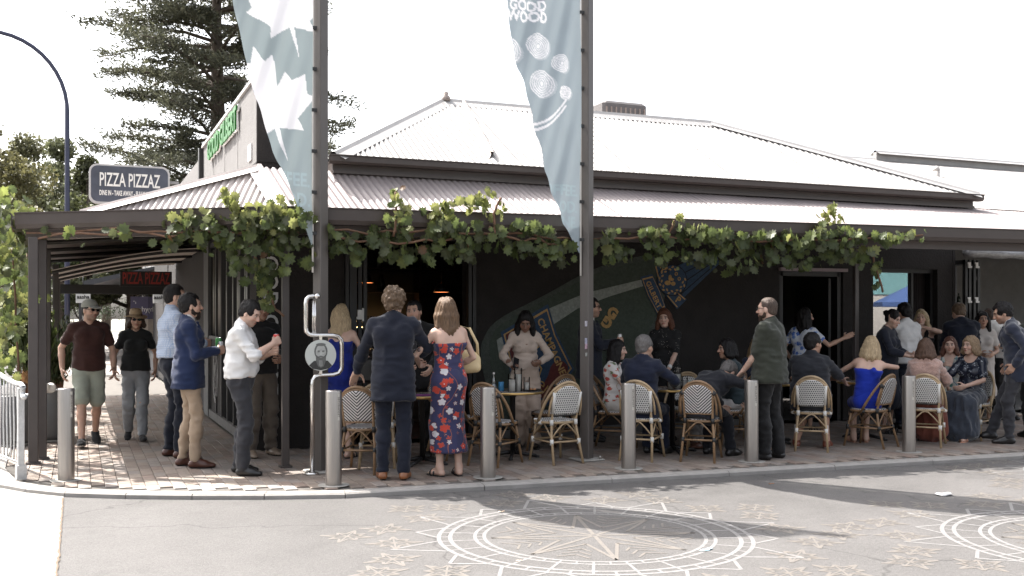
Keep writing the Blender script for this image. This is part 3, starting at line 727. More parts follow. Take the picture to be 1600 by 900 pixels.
g = MB(); gutter(g, (2.54,11.21,EZ-.01), (12.22,11.21,EZ-.01), .08, .115); bpart(g, 'gutter', TRIM)
roof = empty('roof', (0,0,0)); roof.parent = bld; roof.matrix_parent_inverse = Matrix.Translation(-Vector(bld.location))
random.seed(5)
lo, up, L = clipped([eL, eR, rR, rL]); corr('roof_sheet', lo, up, L, [IRON], roof)
lo2, up2, L2 = clipped([(2.59,15.6,EZ), eL, rL]); corr('roof_sheet', lo2, up2, L2, [IRON], roof)
MB().add([rL, rR, (12.18,11.2,EZ-.012), (12.18,17.5,EZ-.1), (2.59,17.5,EZ-.1), (2.61,11.2,EZ-.012)], [(1,2,3),(0,4,5),(0,1,3,4)]).build('rear_slope', IRON, roof)
def cap(a, b, w=.16, h=.035, m=FLASH, parent=None, drop=.06):
    a, b = Vector(a), Vector(b); t = (b-a).normalized(); s = t.cross(Vector((0,0,1))).normalized(); M = MB()
    pr = [(-w,-drop-.012),(-w*.35,-drop*.3),(-.02,h*.6),(.02,h*.6),(w*.35,-drop*.3),(w,-drop-.012)]
    v = [p+s*q[0]+Vector((0,0,q[1]+.02)) for p in (a,b) for q in pr]; n = len(pr); M.add(v, [(i,i+1,n+i+1,n+i) for i in range(n-1)]); M.build('ridge_cap', m, parent)
cap(rL, rR, parent=roof, drop=.088); cap(eL, rL, parent=roof); cap(eR, rR, parent=roof)
cap((4.56,11.35,3.535), (4.82,13.05,4.50), .035, .02, RUST, roof)
b = MB(); b.lathe([(.06,0),(.06,.05),(.03,.08),(.04,.11),(.0,.13)], (4.6,13.13,4.52), 10); bpart(b, 'finial', RUST)
# parapet block at the corner
pb = MB(); pb.box((2.27,15.25,3.95),(.6,5.58,1.0)); bpart(pb, 'parapet', GREYW)
pf = MB(); pf.box((2.272,12.452,3.95),(.59,.012,1.0)); bpart(pf, 'parapet_front', RENDER)
cp = MB(); cp.box((2.27,15.24,4.47),(.66,5.66,.045)); bpart(cp, 'coping', mat('coping_metal', (.34,.33,.32), rough=.5))
b = MB(); b.box((1.958,18.12,3.8),(.12,.16,1.3)); bpart(b, 'rain_head', BLACK)
b = MB(); b.box((2.27,21,3.75),(.6,5.5,1.2)); bpart(b, 'rear_wall', GREYW)
b = MB()
for y in (14.0,15.3,16.6): b.box((1.967,y,3.9),(.004,.012,.9))
bpart(b, 'panel_joint', mat('joint_grey', (.22,.215,.21), rough=.9))
b = MB(); b.box((1.96,12.9,3.62),(.012,.24,.2)); bpart(b, 'wall_notice', mat('notice_white', (.75,.74,.72), rough=.6))
gs = empty('wall_sign', (1.93,15.35,4.2), 0, 'bright green lettering edged in white high on the grey parapet wall', 'sign')
v, f = text_mesh('GOOD GILBERT', .40, .012, .012, sp=1.0, xs=1.0); ww = max(p[0] for p in v)-min(p[0] for p in v); v = [(p[0]*3.2/ww, p[1], p[2]) for p in v]
MB().add(place(v, (-.012,0,0), (0,-1,0), (0,0,1)), f).build('letters', mat('sign_green', (.004,.11,.006), rough=.45), gs)
v, f = text_mesh('GOOD GILBERT', .40, .010, .026, sp=1.0); v = [(p[0]*3.2/ww, p[1], p[2]) for p in v]
MB().add(place(v, (.012,0,0), (0,-1,0), (0,0,1)), f).build('letter_edge', mat('sign_edge_white', (.75,.75,.73), rough=.5), gs)
# roof things
ac = empty('roof_cooler', (9.86,18,5.35), 0, 'grey slatted cooler box standing on the roof ridge', 'air cooler')
MB().bbox((0,0,.22),(.98,.9,.44),.05).build('housing', mat('cooler_grey', (.11,.10,.10), rough=.7), ac)
for k in range(9): MB().box((-.42+.105*k,-.455,.19),(.03,.02,.26)).build('slat', mat('cooler_slat', (.24,.19,.17), rough=.7), ac)
MB().box((0,0,-.45),(.5,.5,1.0)).build('stand', FLASH, ac)
vp = MB(); vp.tube([(16.28,16,3.9),(16.28,16,4.6)], .075, 12).lathe([(.075,4.58),(.078,4.63),(.05,4.68),(.01,4.69)], (16.28,16,0), 12); o = vp.build('vent_pipe', mat('pipe_grey', (.40,.37,.35), rough=.6, var=.2))
tag(o, 'short grey vent pipe on the white roof at far right', 'vent pipe')
# neighbour on the right
nb = empty('neighbour_building', (13.1,12.46,0), 0, 'white corrugated roof and open shopfront at the far right', 'building')
def npart(M, name, m):
    o = M.build(name, m, nb); o.matrix_parent_inverse = Matrix.Translation(-Vector(nb.location)); return o
nr = empty('roof', (0,0,0)); nr.parent = nb; nr.matrix_parent_inverse = Matrix.Translation(-Vector(nb.location))
lo, up, L = ruled((13.2,12.35,3.33), (26,12.35,3.33), (13.2,18,5.1), (26,18,5.1)); corr('roof_sheet', lo, up, L, [IRON], nr)
cap((13.2,18,5.1), (16.5,18,5.1), parent=nr, drop=.05); cap((16.5,18,5.28), (26,18,5.28), parent=nr); M = MB(); M.box((21.2,18,5.17),(9.4,.1,.22)); npart(M, 'ridge_board', FLASH)
g = MB(); gutter(g, (13.2,12.36,3.32), (26,12.36,3.32)); npart(g, 'gutter', TRIM); M = MB(); M.box((19,12.42,3.16),(12,.03,.24)); npart(M, 'fascia', TRIM)
M = MB(); M.box((21,12.6,3.0),(10,.3,.7)).box((22,12.6,.4),(8,.3,.8)).box((13.06,12.6,1.6),(.06,.28,3.2)); npart(M, 'wall', RENDER)
M = MB(); M.quad((13.1,15.6,0),(22,15.6,0),(22,15.6,3),(13.1,15.6,3)).quad((13.1,12.7,.004),(22,12.7,.004),(22,15.6,.004),(13.1,15.6,.004)).quad((13.1,12.7,2.95),(22,12.7,2.95),(22,15.6,2.95),(13.1,15.6,2.95)).quad((22,12.7,0),(22,15.6,0),(22,15.6,3),(22,12.7,3)); npart(M, 'shop_lining', mat('shop_wall', (.16,.155,.15), rough=.8))
for k, x in enumerate((13.15,13.23,13.33,13.42)):
    M = MB(); M.box((x,12.55,1.36),(.05,.5,.07)).box((x,12.32,1.36),(.05,.06,2.3)).box((x,12.8,1.36),(.05,.06,2.3)).box((x,12.55,2.47),(.05,.5,.07)).box((x,12.55,.25),(.05,.5,.12)); npart(M, 'folding_leaf', BLACK)
for z in (1.86,2.42):
    M = MB()
    for x in (13.2,13.36): M.box((x,12.28,z),(.05,.02,.09)).box((x-.03,12.275,z+.03),(.03,.02,.03)).box((x+.03,12.275,z-.03),(.03,.02,.03))
    npart(M, 'hinge', mat('white_metal', (.7,.68,.65), rough=.4))
M = MB(); n = 60; rr = []
for i in range(n+1):
    x = 13.05+9*i/n; r = .085+.012*math.sin(i*1.7)+.008*math.sin(i*.6); rr.append((x, r))
M.tube([(x,12.2,2.62+.01*math.sin(x*3)) for x, r in rr], [r for x, r in rr], 10); npart(M, 'rolled_blind', mat('clear_plastic_blind', (.34,.34,.35), rough=.25, var=.35, vscale=10, stretch=(1,4,4)))
M = MB(); M.box((15.2,15.55,2.32),(.9,.14,.26)); npart(M, 'wall_unit', mat('unit_cream', (.45,.43,.41), rough=.5))
M = MB(); M.box((15.6,15.5,1.82),(1.8,.22,.04)); npart(M, 'wall_shelf', BLACK)
for k in range(11): M = MB(); M.lathe([(.035,0),(.035,.13),(.012,.17),(.012,.22)], (14.85+.15*k,15.48,1.84), 8); npart(M, 'bottle', mat('shelf_bottle_%d' % (k % 3), ((.05,.03,.02),(.02,.03,.02),(.2,.17,.13))[k % 3], rough=.2))

# ------------------------------------------------------------------ verandah
ver = empty('verandah', (0,0,0), 0, 'long street verandah of corrugated iron with dark gutter round the pub corner', 'verandah')
vr = empty('roof', (0,0,0)); vr.parent = ver
Av, Bv, Cv, Pk = (-.57,12.45,2.72), (1.97,10.65,2.72), (16,9.34,2.72), (1.82,11.3,3.22)
A2 = (.03,12.03,2.72); lo, up, L = ruled(Bv, Cv, Pk, (16,11.3,3.17)); corr('roof_sheet', lo, up, L, [IRON2], vr)
lo, up, L = clipped([Bv, A2, Pk]); corr('roof_sheet', lo, up, L, [IRON3], vr)
MB().add([Pk, A2, (1.96,12.47,2.9), (1.97,12.47,3.37), (2.62,12.47,3.37), (2.62,11.3,3.22)], [(0,1,2),(0,2,3),(0,3,4,5)]).build('gable_infill', TRIM, vr); lo, up, L = ruled((-.57,23.5,2.72), Av, (1.97,23.5,2.92), (1.97,12.4,2.92)); corr('roof_sheet', lo, up, L, [IRON3], vr)
cap(Bv, Pk, .12, .03, IRON3, vr); cap(A2, Pk, .10, .025, IRON3, vr)
# upper fascia between the verandah and eaves already stands; gutters and beams
def band(pts, h, d, zt, name, m):
    for a, b in zip(pts[:-1], pts[1:]):
        M = MB(); gutter(M, (a[0],a[1],zt), (b[0],b[1],zt), h, d); M.build(name, m, ver)
band([(-.57,23.5),(-.57,12.45)][::1], .16, .1, 2.715, 'gutter', TRIM); band([(-.57,12.45),(1.97,10.65)], .16, .1, 2.715, 'gutter', TRIM); band([(1.97,10.65),(16,9.34)], .16, .1, 2.715, 'gutter', TRIM)
def beam(a, b, z, w, h, name, m):
    a, b = Vector((*a,z)), Vector((*b,z)); c = (a+b)/2; MB().box(c, ((b-a).length, w, h), math.atan2((b-a).y,(b-a).x)).build(name, m, ver)
beam((-.5,12.53),(1.99,10.76),2.51,.06,.1,'beam',TRIM); beam((1.99,10.76),(16,9.46),2.51,.06,.1,'beam',TRIM); beam((-.5,12.53),(-.5,23.5),2.51,.06,.1,'beam',TRIM)
for k in range(12):
    x = 2.2+1.2*k; t = (x-1.97)/14.03; yb = 10.7-1.31*t; MB().tube([(x,yb+.1,2.66),(x,11.3,3.11)], .035, 4, smooth=False).build('rafter', BLACKW, ver)
for y in (14.2,16,17.8,19.6,21.4): MB().tube([(-.5,y,2.64),(1.95,y,2.84)], .03, 4, smooth=False).build('rafter', BLACKW, ver)
POSTM = mat('post_brown', (.055,.045,.042), rough=.42, var=.14, vscale=6)
for (x, y, w) in ((2.03,10.93,.075),(-.44,12.27,.1),(-.36,12.62,.09),(-.36,14.7,.08),(-.33,18.6,.09),(-.36,22.5,.09),(9.9,11.17,.065)):
    MB().bbox((x,y,1.23 if x < 9 else 1.51),(w,w,2.46 if x < 9 else 3.02),.006).box((x,y,.01),(w+.05,w+.05,.02)).build('post', POSTM, ver)
M = MB(); M.box((.8,23.6,2.17),(2.5,.08,.2)); M.build('end_beam', BLACK, ver)
M = MB(); cc = []                                                # lower bull-nosed ceiling of the next shop
for j in range(15): t = j/14; cc.append((-.42+2.35*t, 2.30+.42*math.sin(t*1.45)))
M.add([(x,y,z) for y in (17.4,20.4,23.5) for x, z in cc], [(k*15+j,(k+1)*15+j,(k+1)*15+j+1,k*15+j+1) for k in range(2) for j in range(14)], True); M.build('ceiling', mat('ceiling_cream', (.52,.46,.41), rough=.7, var=.1, vscale=3, stretch=(6,1,6)), ver)
for y in (17.6,19.5,21.5): MB().tube([(x,y,z-.03) for x, z in cc], .025, 5).build('rafter', BLACKW, ver)

# ------------------------------------------------------------------ painted champagne bottle on the front wall
mur = empty('mural', (0,0,0), 0, 'mosaic mural of a tilted green champagne bottle on the black wall', 'mural')
def mos(n, c): return mat('mosaic_'+n, c, rough=.75, var=.28, vscale=28, bump=1.0, bscale=60, spec=.35)
GREEN, GREENL, SILV, BLUE, RED, GOLD, NIGHT = mos('green',(.060,.075,.058)), mos('dim_green',(.070,.080,.068)), mos('silver',(.29,.31,.28)), mos('blue',(.042,.075,.13)), mos('red',(.135,.034,.03)), mos('gold',(.52,.32,.13)), mos('night',(.016,.02,.03))
def flat(pts, d, name, m, y=12.458):
    """flat raised piece on the wall: outline in (x, z), standing d proud"""
    M = MB(); n = len(pts); v = [(p[0],y-d,p[1]) for p in pts]+[(p[0],y,p[1]) for p in pts]
    M.add(v, [tuple(range(n))]+[(i,n+i,n+(i+1)%n,(i+1)%n) for i in range(n)]); return M.build(name, m, mur)
def smoothp(P, it=2):
    for _ in range(it): P = [q for i in range(len(P)) for q in ((P[i][0]*.75+P[(i+1)%len(P)][0]*.25, P[i][1]*.75+P[(i+1)%len(P)][1]*.25),(P[i][0]*.25+P[(i+1)%len(P)][0]*.75, P[i][1]*.25+P[(i+1)%len(P)][1]*.75))]
    return P
flat(smoothp([(4.86,1.30),(5.05,1.56),(5.75,1.87),(6.42,2.23),(7.02,2.40),(7.58,2.50),(7.66,1.78),(7.33,1.18),(6.85,.76),(6.25,.33),(5.8,.06),(5.15,.06),(4.95,.6),(4.83,1.05)]), .006, 'bottle_outline', GREENL)
flat(smoothp([(4.99,1.384),(5.143,1.509),(5.745,1.807),(6.418,2.16),(7.015,2.328),(7.528,2.429),(7.591,1.817),(7.29,1.253),(6.814,.843),(6.223,.421),(5.745,.163),(5.235,.184),(5.062,.628),(4.953,1.049)]), .012, 'bottle', GREEN)
flat([(5.062,1.291),(5.189,1.357),(5.235,1.171),(5.098,1.081)], .017, 'highlight', SILV)
flat([(5.821,1.704),(6.252,1.871),(6.486,1.942),(7.239,2.11),(7.27,2.021),(6.744,1.874),(6.252,1.706),(5.887,1.49)], .017, 'highlight', SILV)
LB = [(5.12,1.39),(5.805,1.76),(5.93,1.378),(6.20,.882),(5.80,.40),(5.33,.40),(5.24,.95)]
def inset(P, k): 
    c = (sum(p[0] for p in P)/len(P), sum(p[1] for p in P)/len(P)); return [(c[0]+(p[0]-c[0])*k, c[1]+(p[1]-c[1])*k) for p in P]
flat(LB, .018, 'label_border', BLUE); flat(inset(LB,.925), .021, 'label_line', GOLD); flat(inset(LB,.875), .024, 'label_field', BLUE)
flat([(5.19,1.36),(5.42,1.48),(5.46,1.1),(5.32,.85),(5.29,.98)], .027, 'label_patch', RED)
flat(smoothp([(5.86,.98),(6.0,1.02),(6.13,.9),(5.98,.68),(5.82,.52),(5.62,.5),(5.66,.66),(5.78,.74)],1), .027, 'label_patch', RED)
def wtext(txt, size, x, z, ang, d, m, bold=.004, sp=1.0, name='lettering'):
    v, f = text_mesh(txt, size, .003, bold, sp=sp); a = math.radians(ang)
    M = MB(); M.add(place(v, (x,12.458-d,z), (math.cos(a),0,math.sin(a)), (-math.sin(a),0,math.cos(a))), f); M.build(name, m, mur)
wtext('CHAMPAGNE', .135, 5.85, 1.19, -65, .03, GOLD, .003, 1.02)
wtext('ger', .26, 5.70, .70, -38, .033, GOLD, -.002)
mm = MB(); mm.tube([(5.50,12.42,1.36),(5.60,12.42,1.42),(5.68,12.42,1.33),(5.66,12.42,1.2),(5.56,12.42,1.12)], .012, 5).tube([(5.58,12.42,.95),(5.63,12.42,1.0),(5.70,12.42,.9),(5.66,12.42,.8)], .012, 5).tube([(5.83,12.42,.56),(5.9,12.42,.52),(5.97,12.42,.62),(6.02,12.42,.56)], .012, 5); mm.build('script_swash', GOLD, mur)
# neck with ribbon and seal
flat([(7.84,2.32),(8.46,2.55),(8.54,2.36),(7.93,1.86)], .014, 'bottle_neck', BLUE)
for k in range(3): a = .25+.25*k; flat([(7.88,2.2-.14*k),(8.47,2.46-.05*k),(8.472,2.445-.05*k),(7.885,2.185-.14*k)], .018, 'neck_line', NIGHT)
flat([(7.45,2.34),(7.66,2.385),(7.72,2.14),(7.51,2.07)], .02, 'ribbon', BLUE); flat([(7.63,1.9),(7.81,1.97),(7.98,1.84),(7.82,1.70)], .02, 'ribbon', BLUE)
flat([(7.737+.25*math.cos(t),2.108+.225*math.sin(t)) for t in np.linspace(0,2*math.pi,29)[:-1]], .023, 'seal', NIGHT); flat([(7.737+.235*math.cos(t),2.108+.21*math.sin(t)) for t in np.linspace(0,2*math.pi,29)[:-1]], .026, 'seal_field', BLUE)
G7 = [(7.225,2.145),(7.41,2.19),(7.54,1.952),(7.635,1.715),(7.507,1.61),(7.335,1.887)]
flat(G7, .026, 'ribbon', BLUE); flat(inset(G7,.9), .029, 'ribbon_line', GOLD); flat(inset(G7,.82), .032, 'ribbon_field', BLUE)
wtext('GILBERT', .105, 7.425, 1.90, -62, .036, GOLD, .002, 1.08); wtext('R', .13, 7.585, 2.27, -75, .028, GOLD); wtext('P', .13, 7.83, 1.83, -38, .028, GOLD)
for a, b in (((7.47,2.30),(7.53,2.09)),((7.64,2.36),(7.69,2.16)),((7.66,1.89),(7.82,1.73)),((7.80,1.95),(7.95,1.84))):
    t = Vector((b[0]-a[0], b[1]-a[1])).normalized()*.008; flat([(a[0]-t.y,a[1]+t.x),(b[0]-t.y,b[1]+t.x),(b[0]+t.y,b[1]-t.x),(a[0]+t.y,a[1]-t.x)], .026, 'ribbon_line', GOLD)
def leafpoly(x, z, a, l=.05, w=.014): 
    c, s = math.cos(a), math.sin(a); return [(x+c*u*l-s*v*w, z+s*u*l+c*v*w) for u, v in ((-.5,0),(-.15,1),(.2,.8),(.5,0),(.2,-.8),(-.15,-1))]
for k in range(22):
    a = math.radians(75+290*k/21); r = .185+(.018 if k % 2 else -.018); flat(leafpoly(7.737+r*math.cos(a)*1.05, 2.108+r*.93*math.sin(a), a+math.pi/2+(.5 if k % 2 else -.5)), .03, 'laurel_leaf', GOLD)
for x, z, rx, rz in ((7.66,2.07,.05,.034),(7.70,2.14,.028,.045),(7.75,2.06,.036,.03),(7.73,2.12,.03,.022)): flat([(x+rx*math.cos(t),z+rz*math.sin(t)) for t in np.linspace(0,2*math.pi,13)[:-1]], .03+.001*rx*100, 'emblem', GOLD)
for x, z in ((7.80,2.2),(7.85,2.13)):
    M = MB(); M.tube([(x+.02*math.cos(t),12.43,z+.022*math.sin(t)) for t in np.linspace(0,2*math.pi,13)[:-1]], .007, 5, closed=True); M.build('emblem', GOLD, mur)
wtext('G', .2, 6.78, 1.64, -35, .02, GOLD, .012); wtext('G', .2, 6.70, 1.52, 145, .02, GOLD, .012)

# ------------------------------------------------------------------ inside the bar
bar = empty('bar_counter', (3.95,15.2,0), 0, 'dim wooden bar counter inside the open doorway', 'bar counter')
MB().box((0,0,.52),(3.0,.6,1.04)).build('front', mat('bar_timber', (.06,.035,.022), rough=.5, var=.3, stretch=(1,6,6)), bar); MB().bbox((0,0,1.07),(3.1,.7,.05),.008).build('top', mat('bar_top', (.10,.06,.035), rough=.3), bar)
bs = empty('back_bar', (5.5,17.2,0), 0, 'dark back bar with a warm lit glass shelf', 'shelving')
for z in (1.02,1.38,2.02,2.42): MB().box((0,0,z),(3.4,.3,.03)).build('shelf', mat('bar_shelf', (.05,.03,.02), rough=.5), bs)
for x in (-1.7,0,1.7): MB().box((x,0,1.3),(.05,.32,2.6)).build('upright', mat('bar_shelf', (.05,.03,.02)), bs)
MB().box((-.75,-.1,1.41),(1.5,.02,.018)).build('light_strip', emit_mat('warm_strip', (1.0,.62,.25), 5.5), bs)
gm = glass_mat('drink_glass', (.92,.92,.92), .03, .72)
for k in range(15): MB().lathe([(.025,0),(.025,.004),(.005,.01),(.004,.07),(.028,.1),(.036,.15),(.032,.2)], (-1.4+.096*k,-.02,1.4), 10, cap=False).build('wine_glass', gm, bs)
random.seed(4)
BOT = [mat('bottle_%d' % i, c, rough=.15, var=.1) for i, c in enumerate(((.03,.05,.02),(.10,.04,.01),(.22,.13,.05),(.02,.02,.02),(.16,.16,.14),(.10,.02,.015)))]
for k in range(34):
    z = random.choice((1.04,1.04,2.04,2.44)); x = random.uniform(-1.6,1.6); r = random.uniform(.03,.045); h = random.uniform(.2,.3)
    MB().lathe([(r,0),(r,h*.55),(r*.35,h*.75),(r*.35,h),(r*.3,h)], (x,random.uniform(-.1,.05),z), 8).build('bottle', random.choice(BOT), bs)
for k, (x, y, z) in enumerate(((3.97,15,2.1),(5.18,15,1.97))):
    pd = empty('pendant_lamp', (x,y,z), 0, ('copper lined pendant lamp nearest the door catch inside the bar','copper lined pendant lamp farther right inside the bar')[k], 'lamp', 'pendant lamps in the bar')
    MB().lathe([(.02,.14),(.06,.12),(.13,0),(.128,0)], n=20, cap=False).build('shade', BLACK, pd); MB().lathe([(.125,.002),(.058,.115)], n=20, cap=False).build('lining', emit_mat('lamp_lining', (1,.33,.1), 1.1), pd); MB().tube([(0,0,.14),(0,0,.8)], .006, 5).build('cord', BLACK, pd)
# ------------------------------------------------------------------ bollards
STEEL = mat('brushed_steel', (.34,.315,.295), rough=.3, metal=.85, var=.08, vscale=6, stretch=(14,14,.6), bump=.03, bscale=40)
BPLATE = mat('bollard_plate', (.48,.45,.40), rough=.5, var=.1); BTXT = mat('plate_text', (.10,.085,.08), rough=.6)
CPATCH = mat('concrete_patch', (.30,.285,.26), rough=.9, var=.2, vscale=12)
tv, tf = text_mesh('SECURAPOST', .026, .0, .001, sp=1.25)
blabels = ('sunlit steel bollard beside the handrail at far left','steel bollard in front of the bent steel rail and portrait disc','steel bollard just right of the floral dress','steel bollard in front of the seated grey haired man','steel bollard under the hand of the man in the olive shirt','rightmost steel bollard, between the last two rattan chairs')
for k, (x, y) in enumerate(((-.1,10.93),(2.24,9.61),(3.76,9.47),(5.34,9.44),(6.85,9.37),(9.04,9.3))):
    yaw = math.atan2(-y,-x)+math.pi/2
    b = empty('bollard', (x,y,0), yaw, blabels[k], 'bollard', 'steel bollards along the kerb')
    MB().lathe([(.0765,0),(.0765,.885),(.0745,.895),(.07,.899),(.0,.899)], n=36, cap=False).build('tube', STEEL, b)
    M = MB(); A = [R_(t) for t in np.linspace(28,46,5)]; v = [(.0778*math.sin(a),-.0778*math.cos(a),z) for z in (.62,.87) for a in A]; M.add(v, [(i,i+1,6+i,5+i) for i in range(4)], True); M.build('name_plate', BPLATE, b)
    M = MB(); a0 = R_(37); vv = []
    for p in tv: a = a0+p[1]/.079; vv.append((.0788*math.sin(a), -.0788*math.cos(a), .745-p[0]))
    M.add(vv, tf); M.build('lettering', BTXT, b)
    MB().lathe([(.15,.002),(.149,.004),(.0,.004)], n=20, cap=False, smooth=False).build('footing', CPATCH, b)

# ------------------------------------------------------------------ banner poles, flags
FLAGM = attr_mat('flag_cloth', rough=.7, bump=.15, bscale=160, trans=.14, sheen=.2)
FLAGB, FLAGB2, FLAGW, FLAGG, FLAGF = (.27,.318,.33), (.285,.333,.362), (.72,.71,.73), (.47,.50,.53), (.30,.375,.405)
POLE = mat('pole_bronze', (.085,.074,.068), rough=.38, var=.1, vscale=4, spec=.5)
def flag_y(dx, z, ph):
    """billow and the folds that run down towards the tip"""
    t = max(0, min(1, (z-2.3)/4.8)); d = -dx
    return -.05*math.sin(d*3.2)+.035*math.sin(d*16+z*4.2+ph)*min(1, d*4)*(.4+.6*t)+.018*math.sin(d*31+z*8.5+ph*2)*min(1, d*5)+.02*math.sin(z*2.3+ph)
def banner(px, py, edge, m, ph, label, plabel):
    pole = empty('banner_pole', (px,py,0), 0, plabel, 'pole', 'bronze banner poles at the kerb')
    MB().bbox((0,0,3.4),(.115,.115,6.8),.008,R_(32)).build('shaft', POLE, pole); MB().bbox((0,0,.012),(.3,.3,.024),.01,R_(5)).build('base_plate', CPATCH, pole)
    for sx in (-1,1): MB().lathe([(.016,0),(.016,.03),(.008,.04)], (sx*.11,-.11,.02), 8).build('bolt', STEEL, pole)
    MB().tube([(-.085,-.02,2.05),(-.085,-.02,6.7)], .010, 8).build('luff_track', mat('track_white', (.68,.66,.63), rough=.4), pole)
    for k in range(10): MB().box((-.07,-.02,2.45+.42*k),(.05,.03,.035)).build('clip', BLACK, pole)
    fl = empty('banner_flag', (px-.09,py-.03,0), 0, label, 'flag', 'tall banner flags')
    W = lambda z: np.interp(z, [e[1] for e in edge], [e[0] for e in edge])
    rows, cols = 430, 80; z0, z1 = edge[0][1], edge[-1][1]
    zz = np.linspace(z0, z1, rows+1); V = np.array([(-W(z)*j/cols, flag_y(-W(z)*j/cols, z, ph), z) for z in zz for j in range(cols+1)])
    idx = np.arange((rows+1)*(cols+1)).reshape(rows+1, cols+1); Fq = np.stack([idx[:-1,:-1], idx[:-1,1:], idx[1:,1:], idx[1:,:-1]], -1).reshape(-1, 4)
    C = np.tile(np.array(m), (len(V),1))*(1+.05*vnoise(V*5))[:, None]
    def pr(v, f, col, a=1.0):
        """dye a flat print into the cloth"""
        v = np.array(v)[:, :2]; M = np.zeros(len(V), bool)
        for q in f:
            for k in range(1, len(q)-1) if len(q) <= 4 else (): pass
            P = v[list(q)]; lo, hi = P.min(0), P.max(0); s_ = np.where((V[:,0] >= lo[0]) & (V[:,0] <= hi[0]) & (V[:,2] >= lo[1]) & (V[:,2] <= hi[1]))[0]
            if not len(s_): continue
            x, y = V[s_,0], V[s_,2]; ins = np.zeros(len(s_), bool); j = len(P)-1
            for i in range(len(P)):
                c = (P[i][1] > y) != (P[j][1] > y); xi = (P[j][0]-P[i][0])*(y-P[i][1])/(P[j][1]-P[i][1]+1e-12)+P[i][0]; ins ^= c & (x < xi); j = i
            M[s_[ins]] = True
        C[M] = C[M]*(1-a)+np.array(col)*a
    def finish(): mesh_from('cloth', V, Fq, FLAGM, fl, C)
    pr.finish = finish
    return fl, pr
flag1, pr1 = banner(2.30, 10.45, [(.015,2.33),(.09,2.54),(.24,2.93),(.41,3.27),(.62,3.93),(.73,4.37),(.80,4.74),(.84,5.3),(.82,6.0),(.72,6.1),(.02,6.55)], FLAGB, .4, 'slate blue banner flag printed with white maple leaves, on the left pole', 'left banner pole beside the bent steel rail')
def leaf_print(cx, cz, s, rot, pr, m=FLAGW):
    pts = [(0,-.62),(.03,-.25),(.28,-.34),(.24,-.2),(.5,-.02),(.42,.03),(.46,.24),(.3,.2),(.25,.3),(.12,.16),(.17,.5),(.08,.45),(0,.62),(-.08,.45),(-.17,.5),(-.12,.16),(-.25,.3),(-.3,.2),(-.46,.24),(-.42,.03),(-.5,-.02),(-.24,-.2),(-.28,-.34),(-.03,-.25)]
    c, sn = math.cos(rot), math.sin(rot); pr([(cx+s*(p[0]*c-p[1]*sn), cz+s*(p[0]*sn+p[1]*c)) for p in pts], [tuple(range(len(pts)))], m)
leaf_print(-.27, 4.72, .85, .25, pr1); leaf_print(-.43, 3.72, .95, .30, pr1)
for txt, x, z, s in (('COFFEE.',-.02,2.98,.19),('FOOD.',-.02,2.78,.19),('WINE.',-.02,2.60,.17)):
    v, f = text_mesh(txt, s, 0, .004, align='RIGHT', xs=.8); pr1([(p[0]+x, p[1]+z) for p in v], f, FLAGF if z > 2.7 else FLAGG)
pr1.finish()
flag2, pr2 = banner(5.22, 10.17, [(.015,2.3),(.10,2.45),(.22,2.62),(.45,3.17),(.62,3.79),(.77,4.26),(.85,4.6),(.90,5.0),(.93,5.5),(.86,6.1),(.72,6.1),(.02,6.55)], FLAGB2, 1.7, 'steel blue banner flag printed with white spirals, on the right pole', 'right banner pole with small stickers, in front of the mural')
def disc(cx, cz, r0, r1, n=28):
    a = np.linspace(0, 2*math.pi, n+1)[:-1]; return [(cx+r1*math.cos(t), cz+r1*math.sin(t)) for t in a]+[(cx+r0*math.cos(t), cz+r0*math.sin(t)) for t in a], [(i,(i+1)%n,n+(i+1)%n,n+i) for i in range(n)]
for cx, cz, R0, n in ((-.545,4.52,.135,5),(-.50,4.12,.145,5),(-.27,4.36,.10,4),(-.215,4.05,.075,4),(-.86,4.45,.13,4)):
    v, f = disc(cx+.02, cz-.01, .0, R0*1.02); pr2(v, f, FLAGG, .6)
    for k in range(n): r = R0*(1-k/n*.82); v, f = disc(cx, cz, r-.010, r); pr2(v, f, FLAGW)
    v, f = disc(cx, cz, .0, R0*.16); pr2(v, f, FLAGW)
arc = [(-.62+.42*t, 3.66+.3*t*t) for t in np.linspace(0,1,10)]
for q in (0,.06): pr2([(p[0],p[1]-q) for p in arc]+[(p[0],p[1]-q+.03) for p in arc], [(i,i+1,11+i,10+i) for i in range(9)], FLAGW)
for txt, x, z, s in (('GR',-.66,5.12,.26),('GOOD',-.66,4.95,.155),('WOOD',-.66,4.83,.155),('COFFEE.',-.03,2.98,.17),('FOOD.',-.03,2.80,.17),('WINE.',-.03,2.63,.16)):
    v, f = text_mesh(txt, s, 0, .006, align='RIGHT' if x > -.1 else 'CENTER', xs=.85); pr2([(p[0]+x, p[1]+z) for p in v], f, FLAGW if z > 4 else FLAGF)
pr2.finish()
for z, w, c in ((1.52,.075,(.4,.38,.42)),(1.33,.08,(.30,.30,.38)),(1.27,.07,(.45,.30,.36)),(1.18,.05,(.35,.36,.33))):
    o = MB().box((5.185,10.10,z),(w,.004,w*.8),R_(-58+90)).build('sticker', mat('sticker_%d' % int(z*100), c, rough=.6, var=.6, vscale=45)); o.parent = [x for x in bpy.data.objects if x.name == 'banner_pole.001'][0]; o.matrix_parent_inverse = Matrix.Translation((-5.22,-10.17,0))

